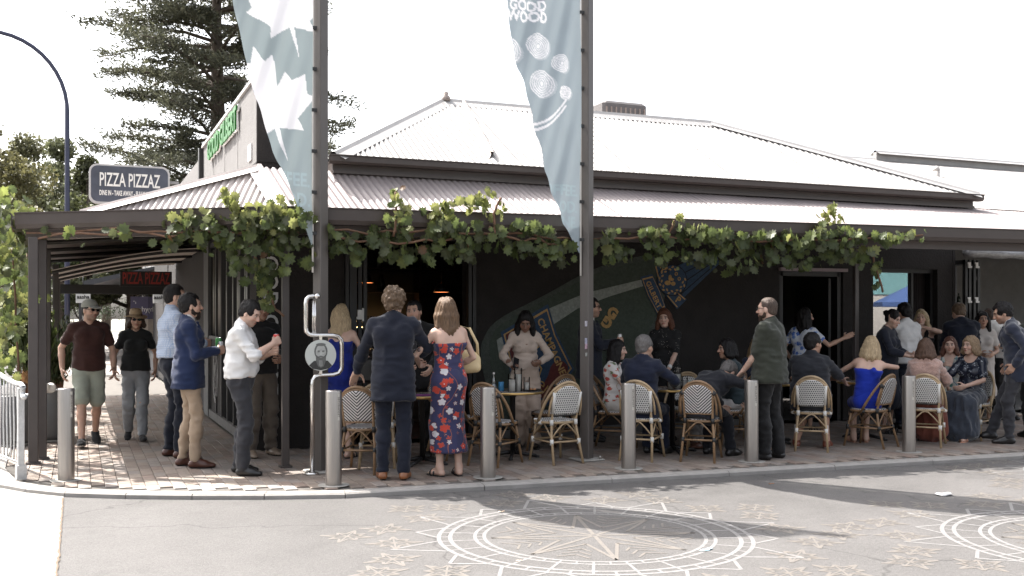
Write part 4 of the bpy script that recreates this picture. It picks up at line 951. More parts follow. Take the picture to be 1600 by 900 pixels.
# ------------------------------------------------------------------ bent steel rail with portrait disc
br = empty('bent_steel_rail', (2.19,10.34,0), 0, 'bent stainless tube with a round bearded portrait disc beside the pole', 'street art')
pts = [(2.191,.01),(2.191,.9),(2.196,.955),(2.22,.99),(2.28,1.005),(2.40,1.005),(2.462,1.02),(2.49,1.06),(2.494,1.10),(2.494,1.31),(2.487,1.36),(2.455,1.395),(2.40,1.407),(2.20,1.409),(2.155,1.42),(2.131,1.45),(2.126,1.49),(2.126,1.73),(2.132,1.775),(2.155,1.80),(2.19,1.806),(2.225,1.806)]
MB().tube([(x-2.19,0,z) for x, z in pts], .0235, 12).build('tube', mat('polished_steel', (.66,.64,.62), rough=.16, metal=1.0, var=.04), br)
MB().lathe([(.0,-.034),(.025,-.024),(.034,0),(.025,.024),(0,.034)], (.05,-.005,1.806), 14, cap=False).build('end_ball', MATS['polished_steel'], br)
MB().tube([(.03,-.0,1.43),(.03,0,1.76)], .012, 8).tube([(.01,0,1.43),(.01,0,1.76)], .012, 8).build('inner_rail', MATS['polished_steel'], br)
MB().lathe([(.075,0),(.075,.02),(.03,.03)], (0,0,0), 16).build('base_flange', MATS['polished_steel'], br)
dk = MB(); rot = lambda p: p
cx, cz = .077, 1.208
dk.add([(cx+.157*math.cos(t), y, cz+.157*math.sin(t)) for y in (-.052,-.035) for t in np.linspace(0,2*math.pi,41)[:-1]], [tuple(range(40)), tuple(range(79,39,-1))]+[(i,(i+1)%40,40+(i+1)%40,40+i) for i in range(40)]); dk.build('portrait_disc', mat('enamel_pale', (.50,.52,.49), rough=.35, var=.05), br)
for z in (1.04,1.385): MB().box((cx,-.03,z),(.03,.03,.05)).build('bracket', MATS['polished_steel'], br)
def shp(pts, y, m): M = MB(); M.add([(cx+p[0],y,cz+p[1]) for p in pts], [tuple(range(len(pts)))]); M.build('portrait_print', m, br)
PG = lambda n, c: mat('print_'+n, (c,c*1.02,c*.97), rough=.5, var=.3, vscale=30)
el = lambda x, z, rx, rz, n=18: [(x+rx*math.cos(t), z+rz*math.sin(t)) for t in np.linspace(0,2*math.pi,n+1)[:-1]]
shp([(-.12,-.10),(-.07,-.055),(0,-.05),(.07,-.055),(.115,-.105),(.08,-.135),(0,-.152),(-.08,-.135)], -.0530, PG('coat',.03))
shp(el(.0,.04,.068,.085), -.0536, PG('hair',.12)); shp(el(.0,.03,.052,.08), -.0542, PG('face',.36)); shp(el(.0,.108,.05,.016), -.0548, PG('hair',.12))
shp([(-.052,.01),(-.03,-.012),(0,-.006),(.03,-.012),(.052,.01),(.05,-.06),(.03,-.11),(0,-.128),(-.03,-.11),(-.05,-.06)], -.0554, PG('beard',.10)); shp([(-.02,-.05),(.015,-.05),(.02,-.1),(0,-.118),(-.022,-.1)], -.0558, PG('beard_light',.2)); shp(el(0,-.022,.016,.005), -.056, PG('lip',.2)); shp([(-.008,.045),(.006,.045),(.012,.0),(-.012,.0)], -.056, PG('nose',.42))
for s in (-1,1): shp(el(s*.023,.036,.013,.006,10), -.0562, PG('eye',.13)); shp(el(s*.024,.046,.015,.0035,10), -.0565, PG('brow',.14))

# ------------------------------------------------------------------ bistro chairs and tables
RATTAN = mat('rattan_cane', (.38,.275,.165), rough=.45, var=.28, vscale=12, bump=.15, bscale=30)
RATTAN2 = mat('rattan_dark', (.23,.14,.075), rough=.42, var=.3, vscale=12, bump=.15, bscale=30)
BINDW = mat('binding_white', (.66,.64,.60), rough=.6); BINDB = mat('binding_black', (.02,.019,.018), rough=.5)
def weave_mat(name, kind):
    m = bpy.data.materials.new(name); m.use_nodes = True; t = m.node_tree; L = t.links; b = t.nodes['Principled BSDF']; b.inputs['Roughness'].default_value = .55
    uv = t.nodes.new('ShaderNodeTexCoord'); sp = t.nodes.new('ShaderNodeSeparateXYZ'); L.new(uv.outputs['UV'], sp.inputs[0])
    def mth(op, a, b_=None):
        n = t.nodes.new('ShaderNodeMath'); n.operation = op
        for i, q in enumerate((a, b_)):
            if q is None: continue
            if isinstance(q, (int,float)): n.inputs[i].default_value = q
            else: L.new(q, n.inputs[i])
        return n.outputs[0]
    if kind == 'chevron':
        h = mth('ADD', mth('MULTIPLY', mth('ABSOLUTE', sp.outputs[0]), -.95), sp.outputs[1]); f = mth('FRACT', mth('MULTIPLY', h, 1/.033)); fac = mth('LESS_THAN', f, .52)
    else:
        u = mth('MULTIPLY', sp.outputs[0], 1/.024); vv = mth('MULTIPLY', sp.outputs[1], 1/.024)
        row = mth('MODULO', mth('FLOOR', vv), 2); fu = mth('FRACT', mth('ADD', mth('ADD', u, 50), mth('MULTIPLY', mth('ABSOLUTE', row), .5))); fv = mth('FRACT', vv)
        fac = mth('MULTIPLY', mth('LESS_THAN', mth('ABSOLUTE', mth('SUBTRACT', fu, .5)), .27), mth('LESS_THAN', mth('ABSOLUTE', mth('SUBTRACT', fv, .5)), .3))
    mx = t.nodes.new('ShaderNodeMix'); mx.data_type = 'RGBA'; mx.inputs['A'].default_value = (.62,.60,.57,1); mx.inputs['B'].default_value = (.012,.011,.012,1)
    if kind == 'chevron': mx.inputs['A'].default_value, mx.inputs['B'].default_value = (.012,.011,.012,1), (.60,.57,.55,1)
    L.new(fac, mx.inputs['Factor']); L.new(mx.outputs['Result'], b.inputs['Base Color'])
    bp = t.nodes.new('ShaderNodeBump'); bp.inputs['Strength'].default_value = .4; bp.inputs['Distance'].default_value = .003; L.new(fac, bp.inputs['Height']); L.new(bp.outputs[0], b.inputs['Normal'])
    return m
CHEV, DOTS = weave_mat('chevron_weave','chevron'), weave_mat('dotted_weave','dots')
def uv_sheet(v, f, uvs, name, m, parent, thick=.012):
    me = bpy.data.meshes.new(name); me.from_pydata([tuple(p) for p in v], [], f); l = me.uv_layers.new(name='uv')
    for p in me.polygons:
        p.use_smooth = True
        for li in p.loop_indices: l.data[li].uv = uvs[me.loops[li].vertex_index]
    me.materials.append(m); me.update(); o = bpy.data.objects.new(name, me); SC.collection.objects.link(o); o.parent = parent
    md = o.modifiers.new('thickness','SOLIDIFY'); md.thickness = thick; md.offset = 0; return o
def make_chair(kind):
    """sits facing +Y; the back is at -Y"""
    ch = empty('bistro_chair'); cane = RATTAN if kind == 'dots' else RATTAN2; bind = BINDW if kind == 'dots' else BINDB; wv = DOTS if kind == 'dots' else CHEV
    rim = [(.205*math.cos(t)*(1+.06*abs(math.sin(2*t))), .205*math.sin(t)*(1+.06*abs(math.sin(2*t))), .445) for t in np.linspace(0,2*math.pi,29)[:-1]]
    MB().tube(rim, .015, 8, closed=True).build('seat_rim', cane, ch)
    v = [(0,0,.458)]; uvs = [(0,0)]; f = []
    for k, s in enumerate((.35,.7,.96)):
        for p in rim: v.append((p[0]*s,p[1]*s,(.460,.462,.455)[k])); uvs.append((p[0]*s,p[1]*s))
    n = 28
    for j in range(n): f.append((0,1+j,1+(j+1)%n)); f += [(1+k*n+j,1+(k+1)*n+j,1+(k+1)*n+(j+1)%n,1+k*n+(j+1)%n) for k in range(2)]
    uv_sheet(v, f, uvs, 'seat', wv, ch, .02)
    # back: uprights are the rear legs carried up; a tall hoop from the seat sides
    lean = lambda z: -.19-(z-.45)*.27
    def hoop(w, top, z0, y0):
        pts = []
        for t in np.linspace(0, math.pi, 25):
            x = -w*math.cos(t)*(1 if abs(math.cos(t)) < .98 else 1); z = z0+(top-z0)*math.sin(t)**.62; q = (z-z0)/(top-z0); pts.append((x, y0+(lean(top)-y0)*q**1.05, z))
        return pts
    MB().tube(hoop(.225,.89,.43,-.02), .0165, 8).build('back_hoop', cane, ch); MB().tube(hoop(.196,.862,.52,-.205), .012, 8).build('inner_hoop', cane, ch)
    for s in (-1,1):
        MB().tube([(s*.185,-.30,0),(s*.165,-.215,.3),(s*.15,-.19,.45),(s*.158,lean(.7),.7),(s*.15,lean(.8)+.004,.8)], .0145, 8).build('leg', cane, ch)
        MB().tube([(s*.20,.215,0),(s*.165,.165,.3),(s*.155,.14,.44)], .0145, 8).build('leg', cane, ch)
    cols, rows = 14, 12; v, uvs, f = [], [], []
    for i in range(rows+1):
        q = i/rows
        for j in range(cols+1):
            u = -1+2*j/cols; zt = .862-.012-.11*(abs(u)**2.6); z = .535+(zt-.535)*q; w = .150+.022*min(1,(z-.535)/.2); v.append((u*w, lean(z)-.018*(1-u*u), z)); uvs.append((u*w, z-.535))
    f = [(i*(cols+1)+j,i*(cols+1)+j+1,(i+1)*(cols+1)+j+1,(i+1)*(cols+1)+j) for i in range(rows) for j in range(cols)]
    uv_sheet(v, f, uvs, 'backrest', wv, ch, .014)
    MB().tube([(-.155,lean(.53),.53),(0,lean(.53)-.02,.53),(.155,lean(.53),.53)], .012, 8).build('back_rail', cane if kind != 'dots' else BINDB, ch)
    MB().tube([(x,y,.24) for x, y in ((-.172,-.235),(.172,-.235),(.178,.18),(-.178,.18))], .011, 8, closed=True).build('stretcher', cane, ch)
    for a, b in (((-.168,-.222,.28),(.168,-.222,.28)),((-.172,.17,.28),(.172,.17,.28)),((-.17,-.22,.28),(-.17,.165,.28)),((.17,-.22,.28),(.17,.165,.28))):
        a, b = Vector(a), Vector(b); M = MB(); m_ = (a+b)/2
        M.tube([a, a+(m_-a)*.45+Vector((0,0,.09)), a+(m_-a)*.8+Vector((0,0,.145)), a+(m_-a)*1.0+Vector((0,0,.155)), b+(m_-b)*.8+Vector((0,0,.145)), b+(m_-b)*.45+Vector((0,0,.09)), b], .009, 6); M.build('brace', cane, ch)
    for s in (-1,1):
        for y, z, x in ((-.23,.24,.17),(.178,.24,.178),(-.195,.45,.152),(.15,.44,.158)):
            MB().tube([(s*x,y,z-.03),(s*x,y,z+.03)], .021, 8).build('binding', bind, ch)
        if kind == 'dots': MB().tube([(s*.152,lean(.55)-.0,.55),(s*.162,lean(.78),.78)], .0185, 8).build('binding', bind, ch)
        else: MB().tube([(s*.155,lean(.74),.74),(s*.185,lean(.76)+.02,.775)], .026, 8).build('binding', bind, ch)
        MB().tube([(s*.222,-.03,.44),(s*.19,-.06,.445)], .024, 8).build('binding', bind, ch)
    return ch
_proto = {k: make_chair(k) for k in ('chevron','dots')}; _used = set()
def chair(kind, x, y, face, label):
    o = _proto[kind] if kind not in _used else copy_tree(_proto[kind]); _used.add(kind)
    d = Vector((-x,-y)); o.location = (x,y,0); o.rotation_euler = (0,0,math.atan2(d.y,d.x)+R_(face)-R_(90)); tag(o, label, 'chair', 'rattan bistro chairs on the footpath'); return o
chair('chevron', 2.74, 10.38, 165, 'rattan chair with black and white chevron weave behind the leftmost shaded bollard')
chair('dots', 2.98, 10.72, 178, 'dotted white rattan chair almost hidden behind the navy suited man')
chair('chevron', 3.98, 11.0, 130, 'chevron woven rattan chair beside the floral dress, seen from its side')
chair('chevron', 4.20, 10.32, 150, 'chevron woven rattan chair standing half behind the bollard at the candle table')
chair('dots', 4.86, 10.24, -150, 'empty white dotted rattan chair next to the right banner pole')
chair('chevron', 5.20, 11.05, -40, 'dark chevron rattan chair against the mural behind the candle table')
chair('dots', 5.87, 10.06, 165, 'white dotted rattan chair under the grey haired man in navy')
chair('chevron', 5.96, 10.86, 75, 'rattan chair under the woman in the floral blouse by the mural')
chair('chevron', 6.44, 9.74, 172, 'chevron woven rattan chair under the man bent forward')
chair('dots', 6.86, 10.85, -20, 'dotted rattan chair on the wall side of the candle table')
chair('chevron', 7.36, 10.46, -70, 'rattan chair behind the bollard held by the olive shirted man')
chair('dots', 8.16, 9.97, 180, 'white dotted rattan chair under the man in the black shirt')
chair('chevron', 9.0, 9.93, -118, 'chevron rattan chair with the woman in royal blue on it')
chair('dots', 9.74, 9.72, 175, 'white dotted rattan chair behind the rightmost bollard')
chair('dots', 10.80, 10.0, -22, 'rattan chair under the woman in the sequin dress')
TOP = mat('marble_top', (.20,.18,.165), rough=.25, var=.25, vscale=6); BRASS = mat('brass_edge', (.55,.36,.14), rough=.3, metal=.8, var=.1)
def make_table():
    t = empty('round_table'); MB().lathe([(0,.728),(.335,.728),(.342,.738),(.342,.746),(.335,.752),(0,.752)], n=36, cap=False).build('table_top', TOP, t)
    tt_ = t.children[0]; MB().lathe([(.343,.726),(.35,.73),(.35,.75),(.343,.754)], n=36, cap=False).build('brass_edge', BRASS, tt_); MB().lathe([(.03,.04),(.03,.68),(.07,.72)], n=12).build('pedestal', BLACK, t)
    for k in range(4):
        a = R_(45+90*k); M = MB(); M.tube([(.03*math.cos(a),.03*math.sin(a),.06),(.17*math.cos(a),.17*math.sin(a),.035),(.27*math.cos(a),.27*math.sin(a),.022)], [.026,.02,.018], 8).lathe([(.0,0),(.025,.002),(.025,.02),(.0,.03)], (.28*math.cos(a),.28*math.sin(a),0), 10); M.build('foot', BLACK, t)
    return t
tp = make_table()
TABLES = ((3.45,10.62,'round brass edged table behind the navy suited man'),(4.56,10.72,'round brass edged table with candles in front of the mural'),(6.46,10.38,'round brass edged table with candles beside the bent man'),(8.15,10.7,'round table hidden behind the man in the black shirt'),(9.45,10.50,'round table with two wine glasses at the right'))
for k, (x, y, l) in enumerate(TABLES):
    t = tp if k == 0 else copy_tree(tp); t.location = (x,y,0); t.rotation_euler = (0,0,.3*k); tag(t, l, 'table', 'round pavement tables')
WAX = mat('candle_wax', (.72,.70,.65), rough=.5, var=.05); CG = glass_mat('candle_glass', (.95,.95,.95), .02, .82)
def candle(x, y, h, gh, label, r=.036):
    c = empty('glass_candle', (x,y,.753), 0, label, 'candle', 'pillar candles in glass'); MB().lathe([(0,.004),(r,.004),(r,h),(r*.6,h-.004),(0,h-.006)], n=18, cap=False).build('candle', WAX, c); MB().tube([(0,0,h-.006),(.002,0,h+.008)], .0015, 5).build('wick', BLACK, c.children[0])
    MB().lathe([(0,.0),(r+.009,.0),(r+.01,.004),(r+.01,gh)], n=22, cap=False).build('glass', CG, c)
candle(4.50,10.60,.135,.2,'short pillar candle in glass, left on the mural table'); candle(4.60,10.66,.19,.26,'tall pillar candle in glass on the mural table'); candle(4.68,10.60,.10,.16,'smallest pillar candle in glass on the mural table',.026)
candle(6.36,10.25,.13,.2,'short pillar candle in glass beside the grey haired man'); candle(6.47,10.28,.17,.25,'tall pillar candle in glass on the bent man\'s table'); candle(6.55,10.25,.09,.15,'smallest pillar candle in glass on the bent man\'s table',.024)
pt = empty('black_plate', (4.74,10.62,.753), 0, 'black plate with a little food beside the candles', 'plate'); MB().lathe([(0,.004),(.08,.004),(.115,.016),(.118,.02),(.08,.01),(0,.009)], n=24, cap=False).build('dish', BLACK, pt)
random.seed(9)
for k in range(4): MB().lathe([(.012,0),(.022,.008),(.012,.02),(0,.022)], (random.uniform(-.04,.04),random.uniform(-.04,.04),.01), 7, cap=False).build('morsel', mat('food_orange', (.45,.2,.08), rough=.6, var=.4, vscale=40), pt)
pt = empty('black_plate', (6.60,10.42,.753), 0, 'flat black dish near the mint tin', 'plate'); MB().lathe([(0,.004),(.08,.004),(.1,.012),(.08,.01),(0,.009)], n=24, cap=False).build('dish', BLACK, pt)
o = MB().lathe([(.03,0),(.033,.004),(.033,.085),(.03,.09),(0,.09)], n=16).build('mint_tin', mat('mint_paint', (.22,.40,.36), rough=.5, var=.3, vscale=30)); o.location = (6.66,10.28,.753); tag(o, 'small mint green tin on the table beside the bent man', 'tin')
wb = empty('water_bottle', (4.35,10.78,.753), 0, 'clear glass bottle with a bulbous neck on the mural table', 'bottle'); MB().lathe([(.035,0),(.037,.01),(.037,.06),(.022,.075),(.022,.085),(.03,.1),(.014,.13),(.012,.19),(.016,.2)], n=16, cap=False).build('glass', glass_mat('bottle_glass', (.75,.8,.8), .02, .6), wb); MB().lathe([(.017,.19),(.017,.215),(0,.217)], n=12, cap=False).build('stopper', STEEL, wb)
o = MB().lathe([(.03,0),(.032,.004),(.032,.09),(.03,.1),(.0,.1)], n=16).build('blue_cup', mat('cup_blue', (.05,.22,.42), rough=.5, var=.4, vscale=30)); o.location = (4.45,10.80,.753); tag(o, 'blue and white cup half hidden behind the candles', 'cup')
for k, (x, y, l) in enumerate(((9.36,10.36,'left wine glass on the right hand table'),(9.58,10.42,'right wine glass on the right hand table'),(6.24,10.42,'stemmed glass beside the grey haired man'))):
    g = empty('wine_glass', (x,y,.753), 0, l, 'glass', 'wine glasses on the tables'); MB().lathe([(.032,0),(.03,.003),(.004,.008),(.004,.08)], n=14, cap=False).build('stem', gm, g); MB().lathe([(.004,.08),(.03,.095),(.041,.13),(.036,.185)], n=16, cap=False).build('bowl', gm, g)
o = MB().bbox((0,0,.008),(.2,.12,.014),.004).build('menu_folder', mat('purple_card', (.13,.02,.12), rough=.5)); o.location = (3.38,10.42,.753); tag(o, 'purple folder lying on the table behind the navy suit', 'folder')

# ------------------------------------------------------------------ handrail, bins and street things at the left
GALV = mat('galvanised', (.50,.50,.50), rough=.45, metal=.5, var=.2, vscale=14)
hr = empty('handrail', (-.51,11.15,0), math.atan2(.73,-.23), 'galvanised street handrail with wavy bars at the left edge', 'railing')
MB().bbox((0,0,.45),(.04,.06,.9),.004).build('end_post', GALV, hr); MB().box((0,0,.07),(.07,.09,.14)).build('shoe', GALV, hr); MB().bbox((2.4,0,.45),(.04,.06,.9),.004).build('end_post', GALV, hr)
top = [(-.10+.05*math.cos(t),0,.86+.05*math.sin(t)) for t in np.linspace(-2.4,1.2,8)]+[(0,0,.935),(.15,0,.93),(.4,0,.95),(.8,0,1.0),(1.4,0,.98),(2.4,0,.93)]
MB().tube(top, .026, 8).build('top_rail', GALV, hr); MB().tube([(0,0,.16),(2.4,0,.16)], .014, 6).build('bottom_rail', GALV, hr)
for k in range(18):
    x = .12+.125*k; M = MB(); M.tube([(x+.012*math.sin(z*9+k*.8),0,z) for z in np.linspace(.16,.96,10)], .009, 6); M.build('baluster', GALV, hr)
BIN = mat('bin_grey', (.10,.10,.10), rough=.5, var=.15, vscale=8)
for k, (x, y, h, l) in enumerate(((-.33,14.4,.66,'round grey planter tub behind the left verandah post'),(-.72,14.1,.62,'grey tub seen through the handrail bars'))):
    b = empty('planter_tub', (x,y,0), 0, l, 'planter', 'grey tubs by the kerb'); MB().lathe([(.17,.03),(.2,.08),(.205,h),(.19,h+.01),(.18,h-.03),(0,h-.03)], n=24).build('tub', BIN, b); MB().lathe([(.17,0),(.17,.03)], n=20).build('foot', CPATCH, b)
bx = empty('crumpled_bag', (-.4,13.95,.68), 0, 'white crumpled bag lying on the planter tub', 'bag')
S = Field(); random.seed(2)
for k in range(7): S.ell((random.uniform(-.1,.1),random.uniform(-.06,.06),random.uniform(0,.08)), (.06,.05,.045), k=.02)
v, F = S.mesh(.015); v = v+vnormals(v,F)*(.012*vnoise(v*24))[:,None]; mesh_from('paper', v, F, mat('bag_white', (.62,.6,.58), rough=.7), bx)
NAVYP = mat('pole_navy', (.03,.035,.07), rough=.4, var=.1)
lp = empty('street_lamp', (-.3,36,0), 0, 'tall navy street lamp pole curving left above the verandah', 'street lamp')
pts = [(0,0,0),(0,0,4),(0,0,8.2)]+[(-2.2+2.2*math.cos(t),0,8.2+2.35*math.sin(t)) for t in np.linspace(.1,1.45,10)]+[(-2.7,0,10.55),(-3.6,0,10.5)]
MB().tube(pts, [.09,.085,.075]+[.065]*10+[.055,.05], 10).build('pole', NAVYP, lp); MB().bbox((-3.9,0,10.5),(.7,.25,.1),.03).build('lamp_head', NAVYP, lp)
# projecting and hanging signs
SG = mat('sign_board_dark', (.05,.055,.075), rough=.25, var=.6, vscale=1.6); SW = mat('sign_letter_white', (.72,.70,.66), rough=.5)
ps = empty('projecting_sign', (1.06,24,4.47), 0, 'rounded pizza shop sign above the verandah roof at left', 'sign')
def rrect(w, h, r, n=6): return [(sx*(w/2-r)+r*math.cos(a), sz*(h/2-r)+r*math.sin(a)) for sx, sz, a0 in ((1,1,0),(-1,1,90),(-1,-1,180),(1,-1,270)) for a in [R_(a0+90*k/n) for k in range(n+1)]]
def slab(P, y0, y1, name, m, parent):
    n = len(P); M = MB(); M.add([(p[0],y0,p[1]) for p in P]+[(p[0],y1,p[1]) for p in P], [tuple(range(n-1,-1,-1)), tuple(range(n,2*n))]+[(i,(i+1)%n,n+(i+1)%n,n+i) for i in range(n)]); return M.build(name, m, parent)
slab(rrect(1.66,.86,.17), -.1, .1, 'sign_frame', mat('sign_frame_grey', (.42,.41,.40), rough=.4), ps); slab(rrect(1.58,.78,.14), -.106, -.1, 'sign_face', SG, ps)
for txt, s, z, w in (('PIZZA PIZZAZ',.46,.08,1.24),('DINE IN - TAKE AWAY - FULLY LICENSED',.2,-.2,1.24)):
    v, f = text_mesh(txt, s, .003, .006); ww = max(p[0] for p in v)-min(p[0] for p in v); v = [(p[0]*w/ww, p[1]*(.36/s if s > .3 else .13/s)*1.15, p[2]) for p in v]; MB().add(place(v, (0,-.112,z), (1,0,0), (0,0,1)), f).build('lettering', SW, ps)
M = MB(); M.box((.93,.0,.1),(.2,.06,.06)).box((.93,0,-.2),(.2,.06,.06)); M.build('bracket', FLASH, ps)
hs = empty('hanging_sign', (1.37,23.5,2.40), 0, 'dark hanging sign with red pizza lettering under the verandah', 'sign')
MB().box((0,0,0),(1.06,.06,.33)).build('board', BLACK, hs); v, f = text_mesh('PIZZA PIZZAZ', .28, .004, .004); ww = max(p[0] for p in v)-min(p[0] for p in v); v = [(p[0]*.96/ww, p[1]*1.25, p[2]) for p in v]
MB().add(place(v, (0,-.036,0), (1,0,0), (0,0,1)), f).build('lettering', mat('sign_red', (.30,.03,.025), rough=.5), hs)
for sx in (-.45,.45): MB().tube([(sx,0,.16),(sx,0,.6)], .01, 5).build('chain', BLACK, hs)
for k, (x, l) in enumerate(((.13,'small white square sign hanging above the capped man'),(1.9,'small white square sign hanging above the straw hat'))):
    s_ = empty('square_sign', (x,27,2.08), 0, l, 'sign', 'small white square signs'); MB().bbox((0,0,0),(.33,.04,.33),.004).build('board', mat('sign_cream', (.62,.61,.58), rough=.6), s_); v, f = text_mesh('aasha', .13, .003, .003); MB().add(place(v, (0,-.025,-.02), (1,0,0), (0,0,1)), f).build('lettering', BLACK, s_)
    MB().tube([(0,0,.16),(0,0,.5)], .012, 5).build('hanger', BLACK, s_); MB().box((0,-.024,.08),(.02,.004,.06)).build('mark', BLACK, s_)

# ------------------------------------------------------------------ shops along the left street
CREAM = mat('shop_cream', (.42,.36,.30), rough=.8, var=.15); PURP = mat('sign_purple', (.10,.09,.16), rough=.5, var=.1); SHOPG = mat('shop_grey', (.20,.195,.19), rough=.8, var=.15); SHOPD = mat('shop_dark', (.05,.05,.055), rough=.6)
def shop(y0, y1, x, h, wm, aw, label, awz=2.6, proj=2.3):
    s = empty('shop', (x,y0,0), 0, label, 'shop', 'shops along the left street'); d = y1-y0
    MB().box((2.0,d/2,h/2),(4.0,d,h)).build('wall', wm, s); MB().box((1.9,d/2,h+.06),(4.2,d+.1,.12)).build('parapet', FLASH, s)
    for k in range(2):
        w = MB(); w.box((-.02,d*(.27+.46*k),1.45),(.05,d*.36,1.9)); o = w.build('shop_window', SHOPD, s); MB().box((-.05,d*(.27+.46*k),1.45),(.012,d*.33,1.75)).build('pane', glass_mat('dark_glass', (.35,.35,.35), .02, .75), o)
    M = MB(); M.add([(0,0,awz+.45),(0,d,awz+.45),(-proj,d,awz),(-proj,0,awz),(0,0,awz+.38),(0,d,awz+.38),(-proj,d,awz-.16),(-proj,0,awz-.16)], [(0,1,2,3),(7,6,5,4),(3,2,6,7),(0,3,7,4),(1,5,6,2)]); M.build('awning', aw, s)
    for y in (.15,d-.15): MB().bbox((-proj+.1,y,awz/2),(.1,.1,awz),.005).build('awning_post', SHOPD, s)
    return s
shop(30.2, 37, 2.05, 4.2, SHOPG, SHOPD, 'grey shop with a black awning beyond the pizza sign', 2.55, 1.9)
shop(37.2, 46, 2.3, 4.6, CREAM, SHOPD, 'cream shop with a dark awning farther down the left street', 2.6)
shop(46.2, 58, 2.6, 4.4, SHOPG, SHOPD, 'low grey shop near the end of the left street', 2.7)
ph = empty('physio_sign', (1.93,33.5,1.85), 0, 'purple physio sign behind the straw hat', 'sign'); MB().box((.05,0,0),(.95,.06,.68)).build('board', PURP, ph); v, f = text_mesh('physio', .22, .003, .002); MB().add(place(v, (.06,-.035,-.05), (1,0,0), (0,0,1)), f).build('lettering', SW, ph)
M = MB(); M.box((-.33,-.034,.2),(.05,.004,.02)).box((-.28,-.034,.15),(.02,.004,.06)); M.build('mark', SW, ph); MB().box((.05,0,-1.1),(.95,.06,1.5)).build('lower_panel', CREAM, ph)
for k, (x, y, l, c) in enumerate(((-19,62,'pale two storey building across the left street',(.40,.38,.35)),(-22,88,'grey building far down across the left street',(.28,.28,.28)),(-16.5,112,'dark low building at the far end of the left street',(.16,.15,.15)))):
    s = empty('far_building', (x,y,0), 0, l, 'building', 'buildings across the left street'); m_ = mat('far_wall_%d' % k, c, rough=.85, var=.15); h = (5.5,6.5,4.5)[k]
    MB().box((0,0,h/2),(9,18,h)).build('wall', m_, s); MB().box((0,0,h+.1),(9.4,18.4,.2)).build('parapet', FLASH, s)
    for j in range(5):
        for z in (1.5,4.2)[:2 if h > 5 else 1]: MB().box((4.52,-7+3.4*j,z),(.06,1.6,1.5)).build('window', SHOPD, s)
        MB().box((-3.4+1.7*j,-9.02,1.5),(1.0,.06,1.5)).build('window', SHOPD, s)
    MB().box((5.3,0,2.8),(1.8,17,.15)).build('awning', SHOPD, s)
def car(x, y, rz, col, label):
    c = empty('parked_car', (x,y,-.05), rz, label, 'car', 'cars on the left street'); pm = mat('car_paint_%s' % label[:6], col, rough=.25, var=.03, spec=.6)
    prof = [(-2.1,.35),(-2.15,.7),(-1.95,.88),(-1.2,.95),(-.6,1.38),(.75,1.42),(1.45,1.0),(2.05,.85),(2.12,.5),(2.05,.32)]
    M = MB(); n = len(prof); v = [(p[0],s*(.86 if p[1] < 1.1 else .66),p[1]) for s in (-1,1) for p in prof]; M.add(v, [tuple(range(n)), tuple(range(2*n-1,n-1,-1))]+[(i,n+i,n+(i+1)%n,(i+1)%n) for i in range(n)]); o = M.build('body', pm, c); md = o.modifiers.new('b','BEVEL'); md.width = .06; md.segments = 2
    for s in (-1,1): MB().add([(-1.1,s*.84,.98),(1.3,s*.84,1.0),(.72,s*.69,1.36),(-.55,s*.69,1.33)], [(0,1,2,3) if s < 0 else (3,2,1,0)]).build('side_window', SHOPD, c)
    MB().quad((1.44,-.7,1.0),(1.44,.7,1.0),(.80,.6,1.40),(.80,-.6,1.40)).build('windscreen', SHOPD, c)
    for sx in (-1.3,1.3):
        for sy in (-.8,.8):
            w = MB(); w.tube([(sx,sy-.09,.33),(sx,sy+.09,.33)], .32, 18).build('wheel', BLACK, c)
    for sy in (-.6,.6): MB().bbox((2.06,sy,.68),(.1,.35,.14),.02).build('headlight', SW, c)
car(-3.6, 44, R_(90), (.62,.62,.62), 'white car parked along the left street behind the posts'); car(-3.5, 60, R_(90), (.28,.29,.31), 'silver grey car farther down the left street'); car(-10.5, 70, R_(-90), (.05,.05,.06), 'dark car on the far side of the left street')
fp2 = MB().add([(-.9,30,-.004),(2.6,30,-.004),(2.6,240,-.004),(-.9,240,-.004)], [(0,1,2,3)]).build('far_footpath', mat('far_paving', (.24,.215,.2), rough=.9, var=.2, vscale=3)); fp2['kind'] = 'structure'
fp3 = MB().add([(-14,9,-.03),(-14,240,-.03),(-60,240,-.03),(-60,9,-.03)], [(0,1,2,3)]).build('opposite_footpath', MATS['far_paving']); fp3['kind'] = 'structure'
# litter
random.seed(21)
def scrap(x, y, s, c, label, flatz=.35):
    S = Field()
    for k in range(5): S.ell((random.uniform(-s,s)*.8,random.uniform(-s,s)*.3,s*.25*random.random()), (s*.4,s*.3,s*.25), k=s*.2)
    v, F = S.mesh(s*.12); v = v+vnormals(v,F)*(s*.1*vnoise(v*(1.6/s)))[:,None]; v[:,2] *= flatz*1.6; v[:,2] -= v[:,2].min()
    o = mesh_from('litter', v, F, mat('litter_'+label[:5], c, rough=.7), None); o.location = (x,y,-.05); tag(o, label, 'litter'); return o
scrap(7.36,7.14,.1,(.75,.73,.71),'crumpled white paper cup on the road in the pole shadow')
scrap(4.08,6.13,.06,(.35,.47,.52),'pale blue wrapper lying on the painted ring',.2)
scrap(3.3,8.0,.03,(.62,.48,.36),'tiny tan scrap on the road before the kerb shadow',.3)
scrap(2.75,6.35,.025,(.6,.45,.33),'tiny scrap on the near left of the painted ring',.3)
scrap(6.3,8.3,.03,(.28,.12,.05),'brown dead leaf on the road by the shadow edge',.2)

